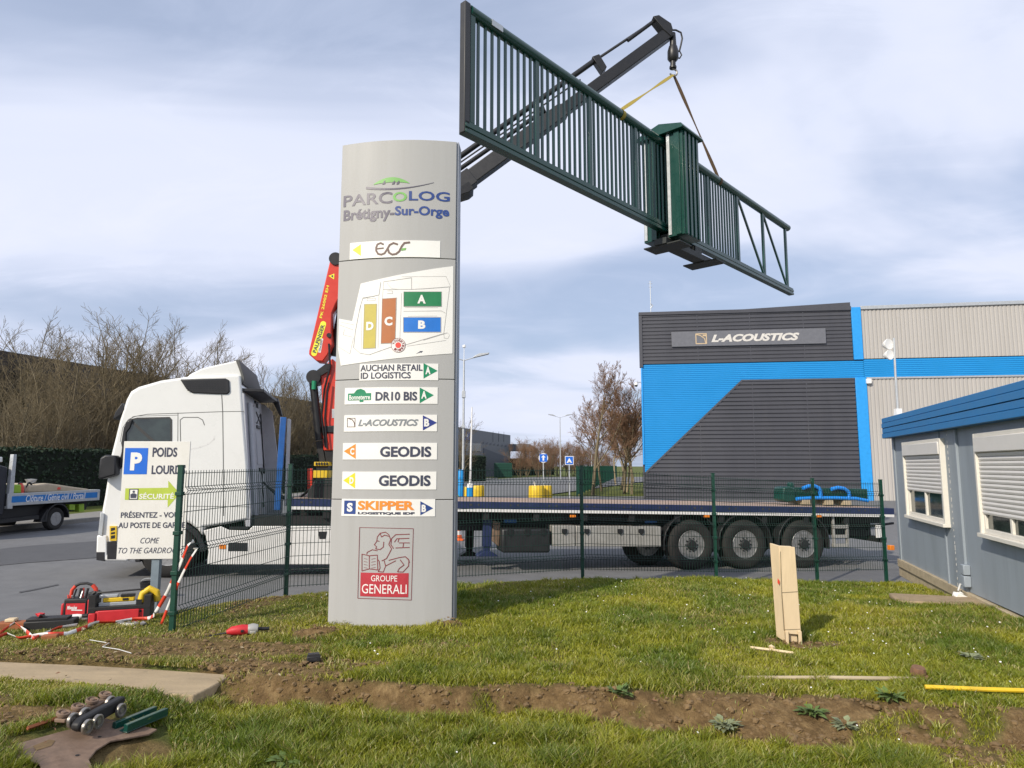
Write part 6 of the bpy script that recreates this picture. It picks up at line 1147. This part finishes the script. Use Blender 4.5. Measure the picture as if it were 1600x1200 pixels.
o,mb = load('jerrycan','lime green can at the front of the pickup bed','can',lambda mb,k: mb.prism([(0,0),(1,0),(1,1),(0,1)],0,1,lambda p,q,t: k(16+p*20,771-q*14,-.35+.3*t) if True else None)); mb.build('body','limeplastic',o,bevel=.03)
o,mb = load('spare_tyre','grey tyre standing upright behind the lime can','tyre',lambda mb,k: mb.tube([k(28+10*math.cos(a),764-13*math.sin(a),-1.0) for a in np.linspace(-.3,math.pi+.3,16)],.09,8)); mb.build('tyre','greycover',o,smooth=60)
o,mb = load('red_canister','small red canister on the pickup bed','canister',lambda mb,k: mb.tube([k(45.5,771,-.3),k(45.5,760,-.3),k(46,755,-.3)],[.1,.1,.05],12)); mb.build('body','tapered',o,smooth=40)
o,mb = load('hose_loops','black hose loops curling above the pickup bed','hose',lambda mb,k: [mb.tube([k(cx+rx*math.cos(a),771-17*math.sin(a),-.3) for a in np.linspace(0,math.pi,14)],.025,6) for cx,rx in ((46,5),(60,5))]); mb.build('hose','plastic',o,smooth=60)
o,mb = load('cream_tarp','cream coloured sheet heaped over the pickup load','tarpaulin',lambda mb,k: mb.prism([(52,770),(56,759),(70,757),(84,755),(100,757),(125,761),(148,764),(150,768)],-1.6,-.2,lambda p,q,t: k(p,q,t))); mb.build('sheet','bagcream',o,bevel=.06)
o,mb = load('grey_helmet','grey rounded machine cover on top of cream sheet','cover',lambda mb,k: lump(mb,k(75.5,752,-.6),.16)); mb.build('cover','greycover',o,smooth=60)
o,mb = load('red_bundle','small red and white object on the cream sheet','cap',lambda mb,k: lump(mb,k(101,763,-.25),.10)); mb.build('cap','tapered',o,smooth=60)

# ------------------------------------------------------------------ things lying on the lawn
def gpt(px, py, dz=0): 
    z = 0
    for _ in range(4): q_ = PZ(px,py,z); z = lz(q_.x,q_.y) if q_.y < edgeY(q_.x) else rz(q_.x,q_.y)
    return Vector((q_.x,q_.y,z+dz))
# concrete slab
cs = [Vector((a,b,0)) for a,b in SLABP]; zc_ = 0; sz_ = lambda x,y: float(SLABZ(x,y))+.012
mb = MB(); mb.prism([(p_.x,p_.y) for p_ in cs],zc_-.14,zc_+.012,lambda p,q,t: Vector((p,q,t-zc_+sz_(p,q)))); o = mb.build('concrete_slab','concrete',bevel=.012); tag(o,'long tan concrete slab set flush in the ground, lower left','slab')
# wooden post box
WP = gpt(1236,1003); WPl = VPlane((WP.x,WP.y),(1,-.10)); wu = WPl.uv; wf = lambda a,z,t=0: WPl.at(a,z,t)-WP
o = thing('plank_post','raw plank box standing upright and leaning in the lawn','post',WP)
W_ = lambda *pts: [wu(*p_) for p_ in pts]
mb = MB(); mb.prism(W_((1217,853),(1242,855),(1252,992),(1227,990)),-.03,.0,wf); mb.build('front_board','wood',o,bevel=.004)
mb = MB(); f0,f1,f2,f3 = [wf(*p_) for p_ in W_((1216.5,853),(1226.8,1003),(1216,1003),(1207.5,850))]; bk = WPl.n*-.16
k0,k1 = wf(*wu(1208.5,851),-.14),wf(*wu(1219,995),-.14); 
mb.add([f0,f1,k1+Vector((0,0,-.03)),k0,f0+WPl.d*.02-WPl.n*.03,f1+WPl.d*.02-WPl.n*.03,k1+WPl.d*.02,k0+WPl.d*.02],[(0,1,2,3),(4,5,6,7),(0,1,5,4),(1,2,6,5),(2,3,7,6),(3,0,4,7)]); mb.build('side_board','wood',o,bevel=.003)
mb = MB()
for x0,x1 in ((1226.5,1231),(1246.5,1251.5)): mb.prism(W_((x0,986),(x1,986),(x1+1,1006),(x0+1,1007)),.001,.022,wf)
mb.builds('foot_batten','wood',o,bevel=.002); mb = MB(); mb.prism(W_((1230,990),(1247,991),(1248,1004),(1231,1004)),-.10,-.04,wf); mb.prism(W_((1219,855),(1242,856),(1251,990),(1228,990)),-.16,-.12,wf); mb.build('back_board','wood',o)
mb = MB(); mb.ribbon(W_((1222,926),(1246,924.5)),.006,wf,.002); mb.ribbon(W_((1226.5,984),(1250,983)),.006,wf,.002); mb.ribbon(W_((1219.5,862),(1221.5,930),(1225,985)),.006,wf,.002); mb.add([wf(*wu(*p_),.003) for p_ in ((1215.2,903),(1218.4,909),(1217,914),(1214.5,910))],[(0,1,2,3)],1); mb.build('pencil_marks',['bark','tapered'],o,smooth=0)
def stick(name,label,cat,pts,r,m,dz=.03,flat=1.0,n=8):
    P3 = [gpt(*p_) for p_ in pts]; P3 = [p_+Vector((0,0,dz)) for p_ in P3]; c_ = P3[0].copy(); mb = MB(); mb.tube([p_-c_ for p_ in P3],r,n); o = mb.build(name,m,smooth=40,loc=c_); return tag(o,label,cat)
stick('wood_batten','short pale wooden batten lying before the plank post','batten',[(1172,1017),(1205,1021),(1240,1026)],.014,'wood',.03,n=4)
lump_ = MB(); lump(lump_,(0,0,0),.03); tag(lump_.build('wood_chip','wood',loc=gpt(1206,1020,.05),smooth=0),'small pale wood chip lying on the short batten','chip')
stick('wooden_stake','long grey wooden stake lying in grass pointing at stump','stake',[(1150,1065),(1300,1065),(1440,1067)],.016,'oldwood',.03)
stick('yellow_pole','bright yellow pole lying in the grass at right edge','pole',[(1446,1084),(1540,1088),(1640,1091)],.017,'yellow',.05)
c_ = gpt(1434,1062); mb = MB(); mb.lathe([(.06,-.05),(.058,.08),(.05,.105),(.0001,.10)],Matrix.Rotation(.2,4,'X'),9); lump(mb,(.05,-.04,0),.07); o = mb.build('tree_stump','stump',loc=c_,smooth=20); tag(o,'small brown splintered stump at the end of the stake','stump')
# battery
c_ = gpt(490,1033); o = thing('tool_battery','small black tool battery lying on the lawn below the totem','battery',c_); o.rotation_euler = (0,0,.3); mb = MB(); mb.box((-.06,-.04,.0),(.06,.04,.05)); mb.build('case','toolblack',o,bevel=.008); mb = MB(); mb.box((-.05,-.03,.05),(.05,.03,.068)); mb.box((-.035,-.041,.02),(.03,-.0405,.035)); mb.build('top_rail','greymetal',o,bevel=.004)
# grinder
c_ = gpt(381,993); o = thing('power_tool','red and grey corded power tool lying beside the fence post','power tool',c_); dd = (gpt(404,990)-gpt(356,992)); an = math.atan2(dd.y,dd.x); o.rotation_euler = (0,0,an)
mb = MB(); mb.tube([(-.17,0,.045),(-.12,0,.055),(-.02,0,.06),(.04,0,.058)],[.02,.045,.055,.05],12); mb.build('body','toolred',o,smooth=40); mb = MB(); mb.tube([(.04,0,.058),(.09,0,.062),(.14,0,.06)],[.052,.058,.045],12); mb.box((.06,-.06,.02),(.12,.06,.05)); mb.build('gear_head','alu',o,bevel=.006,smooth=40); mb = MB(); mb.tube([(.14,0,.06),(.2,.02,.05),(.25,.03,.05)],.018,8); mb.tube([(-.17,0,.04),(-.3,.02,.02),(-.4,-.03,.015)],.008,6); mb.build('cable','toolblack',o)
mb = MB(); mb.box((-.10,-.02,.02),(-.03,.02,.03)); mb.box((-.03,-.062,.045),(.0,.062,.07)); mb.build('switch','toolblack',o,bevel=.004)
# orange scrap and pale wires
stick('wire_offcut','thin pale crooked wire lying on the bare soil','wire',[(140,1003),(170,1008),(160,1014),(185,1018),(205,1024)],.004,'wire',.02,n=5)
# red tool bag
def tbag(name,label,px,py,rot): c_ = gpt(px,py); o = thing(name,label,'tool bag',c_); o.rotation_euler = (0,0,rot); return o
o = tbag('tool_bag','red and black open tool bag with round carry handle',127,962,.12)
mb = MB(); mb.box((-.16,-.10,.02),(.10,.10,.20)); mb.box((-.215,-.08,.02),(-.17,.08,.17)); mb.box((.115,-.125,.03),(.16,-.10,.22)); mb.builds('body','toolred',o,bevel=.02)
mb = MB(); mb.box((-.165,-.105,-.0),(.17,.105,.03)); mb.box((-.168,-.104,.17),(.105,.104,.225)); mb.box((.10,-.10,.02),(.17,.10,.30)); mb.box((-.17,-.104,.03),(-.14,.104,.21)); mb.box((.075,-.103,.03),(.1,.103,.2)); mb.build('black_trim','toolblack',o,bevel=.012)
mb = MB(); mb.tube([(-.14,0,.22),(-.13,0,.32),(-.09,0,.37)],.022,8,0); mb.tube([(.16,0,.26),(.15,0,.33),(.11,0,.375)],.026,8,0); mb.tube([(-.10,0,.365),(-.04,0,.395),(.04,0,.40),(.12,0,.372)],.017,8,1); mb.build('carry_handle',['tapered','toolblack'],o,smooth=50)
mb = MB(); random.seed(4)
for k in range(11): x = -.14+k*.025; mb.tube([(x,random.uniform(-.07,.05),.16),(x+random.uniform(-.03,.03),random.uniform(-.07,.05),.25+random.random()*.10)],random.uniform(.007,.016),6,k%3)
mb.build('hand_tools',['tapered','toolblack','galv'],o,smooth=40)
mb = MB(); mb.text('Milwaukee',-.125,-.01,.10,.145,lambda p,q,t: Vector((p,-.1035,q)),0,0,.03,.3); mb.ribbon([(-.07,.093),(.05,.088)],.012,lambda p,q,t: Vector((p,-.1035,q)),0); mb.build('lettering','sign',o,smooth=0)
# long tote with yellow saw
o = tbag('tool_tote','long red and black tool tote holding a yellow saw',190,972,.30)
mb = MB(); mb.box((-.31,-.12,.0),(.30,.12,.17)); mb.build('body','toolred',o,bevel=.025); mb = MB(); mb.box((-.315,-.125,.165),(.305,.125,.20)); mb.box((-.32,-.124,.02),(-.25,.124,.34)); mb.box((.24,-.124,.02),(.31,.124,.31)); mb.box((-.2,-.128,.125),(.22,-.122,.155)); mb.build('black_trim','toolblack',o,bevel=.02); mb = MB(); mb.box((-.22,-.145,.02),(.2,-.126,.165)); mb.box((-.31,-.14,.0),(-.24,-.115,.14)); mb.build('front_pocket','toolred',o,bevel=.012)
mb = MB(); mb.tube([(-.28,0,.34),(-.24,-.02,.345),(.2,.0,.36),(.27,0,.32)],.011,6); mb.tube([(-.29,-.1,.35),(-.26,-.1,.37)],.02,6); mb.build('carry_bar','toolblack',o,smooth=50)
so2 = tbag('hand_saw','yellow and silver cut off saw lying across the red tote',196,968,.34); so2.location = o.location+Vector((0,0,.19)); 
mb = MB(); mb.tube([(.18,0,.02),(.20,0,.12),(.27,0,.17),(.34,0,.13),(.36,0,.02)],.04,10); mb.box((-.2,-.03,.045),(.12,.03,.095)); mb.build('housing','bright' if 0 else 'yellow',so2,bevel=.01,smooth=40); mb = MB(); mb.box((-.24,-.035,.0),(.15,.035,.044)); mb.box((-.24,-.03,.096),(-.05,.03,.13)); mb.build('blade_guard','galv',so2,bevel=.006); mb = MB(); mb.box((-.02,-.034,.097),(.12,.034,.125)); mb.box((.0,-.0355,.06),(.06,-.0345,.085)); mb.box((.14,-.04,.0),(.2,.04,.06)); mb.build('grip','toolblack',so2,bevel=.006)
# black bucket behind the sign post
c_ = gpt(224,935); o = thing('bucket','black bucket standing behind the parking sign post','bucket',(c_.x,c_.y+.15,c_.z-.02)); mb = MB(); mb.lathe([(.10,0),(.13,.24),(.135,.25),(.12,.25),(.095,.02),(.0001,.02)],None,20); mb.build('body','toolblack',o,smooth=40); mb = MB(); mb.tube([(.13*math.cos(a),0,.25+.05*math.sin(a)) for a in np.linspace(0,math.pi,9)],.006,5); mb.build('handle','galv',o)
# black case, orange case, white bottles, red block, plastic wrap
c_ = gpt(76,982); o = thing('tool_case','long low black tool case on the lawn edge','case',c_); o.rotation_euler = (0,0,.28); mb = MB(); mb.box((-.22,-.09,0),(.27,.09,.10)); mb.build('body','toolblack',o,bevel=.012); mb = MB(); mb.box((-.2,-.08,.10),(.2,.08,.125)); mb.tube([(-.1,-.02,.12),(-.08,-.02,.16),(-.02,-.02,.12)],.014,6); mb.build('lid','toolblack',o,bevel=.01)
c_ = gpt(72,966); o = tag((lambda m_: (lump(m_,(0,0,0),.05),m_.build('red_glove','toolred',loc=gpt(76,982)+Vector((-.09,-.02,.15)),smooth=60))[1])(MB()),'small red glove on top of the black tool case','glove')
c_ = gpt(28,983); o = thing('orange_case','dirty orange case lying at the left photo edge','case',c_); o.rotation_euler = (0,0,.2); mb = MB(); mb.box((-.2,-.07,0),(.16,.07,.085)); mb.build('body','rustorange',o,bevel=.012); mb = MB(); mb.box((-.12,-.05,.085),(-.02,.05,.12)); mb.build('white_lid','wood',o,bevel=.01)
c_ = gpt(107,973); o = thing('white_bottle','white plastic bottle lying between the tool bags','bottle',c_); o.rotation_euler = (0,0,.25); mb = MB(); mb.tube([(-.06,0,.045),(.09,0,.05),(.14,0,.07)],[.045,.045,.02],12); mb.build('body','sign',o,smooth=40); mb = MB(); mb.tube([(.14,0,.07),(.19,0,.07)],.022,8); mb.build('cap','toolblack',o)
c_ = gpt(103,978,.03); mb = MB(); lump(mb,(0,0,0),.05); tag(mb.build('white_cup','sign',loc=c_,smooth=60),'crushed white cup beside the white bottle','cup')
c_ = gpt(78,1001); mb = MB(); mb.box((-.07,-.04,0),(.07,.04,.06)); o = mb.build('brick','rustorange',bevel=.008,loc=c_); o.rotation_euler = (0,0,.25); tag(o,'small orange brick weighing down the barrier tape','brick')
c_ = gpt(205,977); o = thing('plastic_wrap','crumpled clear plastic packaging before the red tote','packaging',c_); mb = MB(); [lump(mb,(x,0,.02),.05,0,.5) for x in (-.12,-.04,.04,.13)]; mb.build('film','greycover',o,smooth=30); mb = MB(); mb.box((-.1,-.05,.0),(.05,-.03,.03)); mb.build('paper','sign',o)
stick('wood_offcut','short tan wood offcut lying under the red tote corner','offcut',[(128,988),(146,978)],.02,'wood',.03,n=4)
# barrier tape
tp = [gpt(-10,1004,.04),gpt(10,999,.06),gpt(30,1002,.03),gpt(60,1000,.05),gpt(82,1000,.06),gpt(105,995,.03),gpt(130,987,.04),gpt(150,981,.06),gpt(180,977.5,.04),gpt(210,974,.05),gpt(232,972,.04)]
yA = 7.75
tp += [PY(240,962,7.7),PY(262,925,7.6),PY(282,880,7.52),PY(294,850,7.45),PY(307,862,7.5) if 0 else PY(303,845,7.47)]
def tape(name,label,pts,wd,step=.16):
    c_ = pts[0].copy(); mb = MB(); ds = [0]
    for a,b in zip(pts[:-1],pts[1:]): ds.append(ds[-1]+(b-a).length)
    n = int(ds[-1]/.04); P3 = []; 
    for i in range(n+1):
        s_ = ds[-1]*i/n; k = max(0,min(len(pts)-2,int(np.searchsorted(ds,s_))-1)); f_ = (s_-ds[k])/(ds[k+1]-ds[k]+1e-9); P3.append(pts[k].lerp(pts[k+1],f_)-c_)
    up = []
    for i in range(n+1):
        d = (P3[min(i+1,n)]-P3[max(i-1,0)]).normalized(); u_ = Vector((0,-.3,1)) if abs(d.z) < .6 else Vector((1,-.3,0)); a = math.sin(i*.23)*.5; u_ = (u_-d*u_.dot(d)).normalized(); s2 = d.cross(u_); up.append((u_*math.cos(a)+s2*math.sin(a))*wd/2)
    mb.v = [tuple(q_) for i in range(n+1) for q_ in (P3[i]-up[i],P3[i]+up[i])]; mb.f = [(2*i,2*i+2,2*i+3,2*i+1) for i in range(n)]; mb.m = [int(ds[-1]*i/n/step)%2 for i in range(n)]
    o = mb.build(name,['tapered','tapewhite'],smooth=60,loc=c_); o.modifiers.new('solid','SOLIDIFY').thickness = .002; return tag(o,label,'barrier tape')
tape('barrier_tape','long red and white barrier tape trailing from the fence to left edge',tp,.04)
tape('barrier_tape','short second strand of red and white tape hanging on the fence',[PY(252,975,7.6),PY(268,935,7.55),PY(286,895,7.5),PY(298,872,7.46),PY(309,856,7.42),PY(303,858,7.42)],.03)
tape('barrier_tape','crumpled loop of red and white tape at the left edge',[gpt(0,996,.05),gpt(22,988,.10),gpt(40,994,.05),gpt(52,1003,.03),gpt(90,990,.06),gpt(120,984,.05)],.04)
# roller carriage on steel plate
pz_ = [gpt(*p_) for p_ in ((12,1172),(128,1140),(160,1128),(245,1150),(232,1158),(172,1168),(150,1182),(138,1198),(150,1225),(70,1225),(60,1200),(30,1190))]; c_ = gpt(130,1165); zc_ = c_.z+.03
o = thing('steel_plate','rusty steel base plate with slot lying at bottom left','plate',c_)
fl_ = lambda p,q,t: Vector((p-c_.x,q-c_.y,t-c_.z)); mb = MB()
hol = [gpt(*p_) for p_ in ((51,1171),(76,1161),(86,1163),(80,1171),(56,1178))]
fl_ = lambda p,q,t: Vector((p-c_.x,q-c_.y,PLZ(p,q)+.025+t-zc_-c_.z)); mb.prism([(p_.x,p_.y) for p_ in pz_],zc_,zc_+.012,fl_); mb.build('plate','rust',o,bevel=.003)
mb = MB(); mb.add([fl_(p_.x,p_.y,zc_+.0145) for p_ in hol],[tuple(range(5))]); mb.build('slot','weed' if 0 else 'soilm',o,smooth=0)
mb = MB()
for px,py in ((20,1172),(40,1184),(155,1160),(120,1190)): p_ = gpt(px,py); mb.lathe([(.012,0),(.012,.002),(.0001,.002)],Matrix.Translation(fl_(p_.x,p_.y,zc_+.0125)),10)
mb.build('bolt_hole','plastic',o)
p0,p1 = gpt(118,1160),gpt(186,1128); D = (p1-p0); D.z = 0; ln = D.length; D.normalize(); nn = Vector((-D.y,D.x,0)); co_ = p0.copy(); co_.z = float(PLZ(p0.x,p0.y))+.04
o = thing('roller_carriage','black roller carriage with steel wheels resting on rusty plate','roller carriage',co_); X = frame3((0,0,0),D,nn,(0,0,1))
mb = MB(); mb.prism([(-.02,.055),(.02,.03),(ln-.05,.05),(ln+.02,.10),(ln+.01,.135),(.02,.115),(-.02,.09)],-.03,.03,lambda p,q,t: X @ Vector((p,t,q))); mb.build('beam','toolblack',o,bevel=.012)
def rol(x,y,z,r,ax,m): 
    Rr = {'y':Matrix.Rotation(math.pi/2,4,'X'),'z':Matrix.Rotation(.25,4,'X')}[ax]; mb = MB(); XX_ = X @ Matrix.Translation((x,y,z)) @ Rr; mb.lathe([(r*.3,-.012),(r*.9,-.012),(r,-.008),(r,.008),(r*.9,.012),(r*.74,.012),(r*.68,.002),(r*.40,.002),(r*.34,.013),(.0001,.013)],XX_,22); mb.build('wheel',m,o,smooth=35)
for x in (.03,.12,ln-.06): rol(x,-.055,.06,.048,'y','machined')
for x in (.03,.13,ln-.03): rol(x,.055,.095,.048,'y','machined')
for k in range(4): rol(.03+k*(ln-.02)/3,.13,.135,.042,'z','rust')
mb = MB(); mb.box((.0,.09,.085),(ln+.02,.17,.11),0,X); mb.build('cross_plate','rust',o,bevel=.006)
u0,u1 = gpt(186,1152),gpt(250,1130); D2 = (u1-u0); D2.z = 0; l2 = D2.length; D2.normalize(); n2 = Vector((-D2.y,D2.x,0)); X2 = frame3((0,0,0),D2,n2,(0,0,1)); mb = MB(); mb.box((0,-.07,0),(l2,.07,.008),0,X2); mb.box((0,-.07,.008),(l2,-.035,.055),0,X2); mb.box((0,.035,.008),(l2,.07,.055),0,X2); oo = mb.build('channel_rail','gate',bevel=.003,loc=Vector((u0.x,u0.y,float(PLZ(u0.x,u0.y))+.03))); tag(oo,'dark green steel channel lying beside the rusty plate','channel')
stick('rusty_bar','rusty flat bar lying in the grass behind rollers','bar',[(42,1148),(88,1132)],.014,'rustorange',.04,n=4)
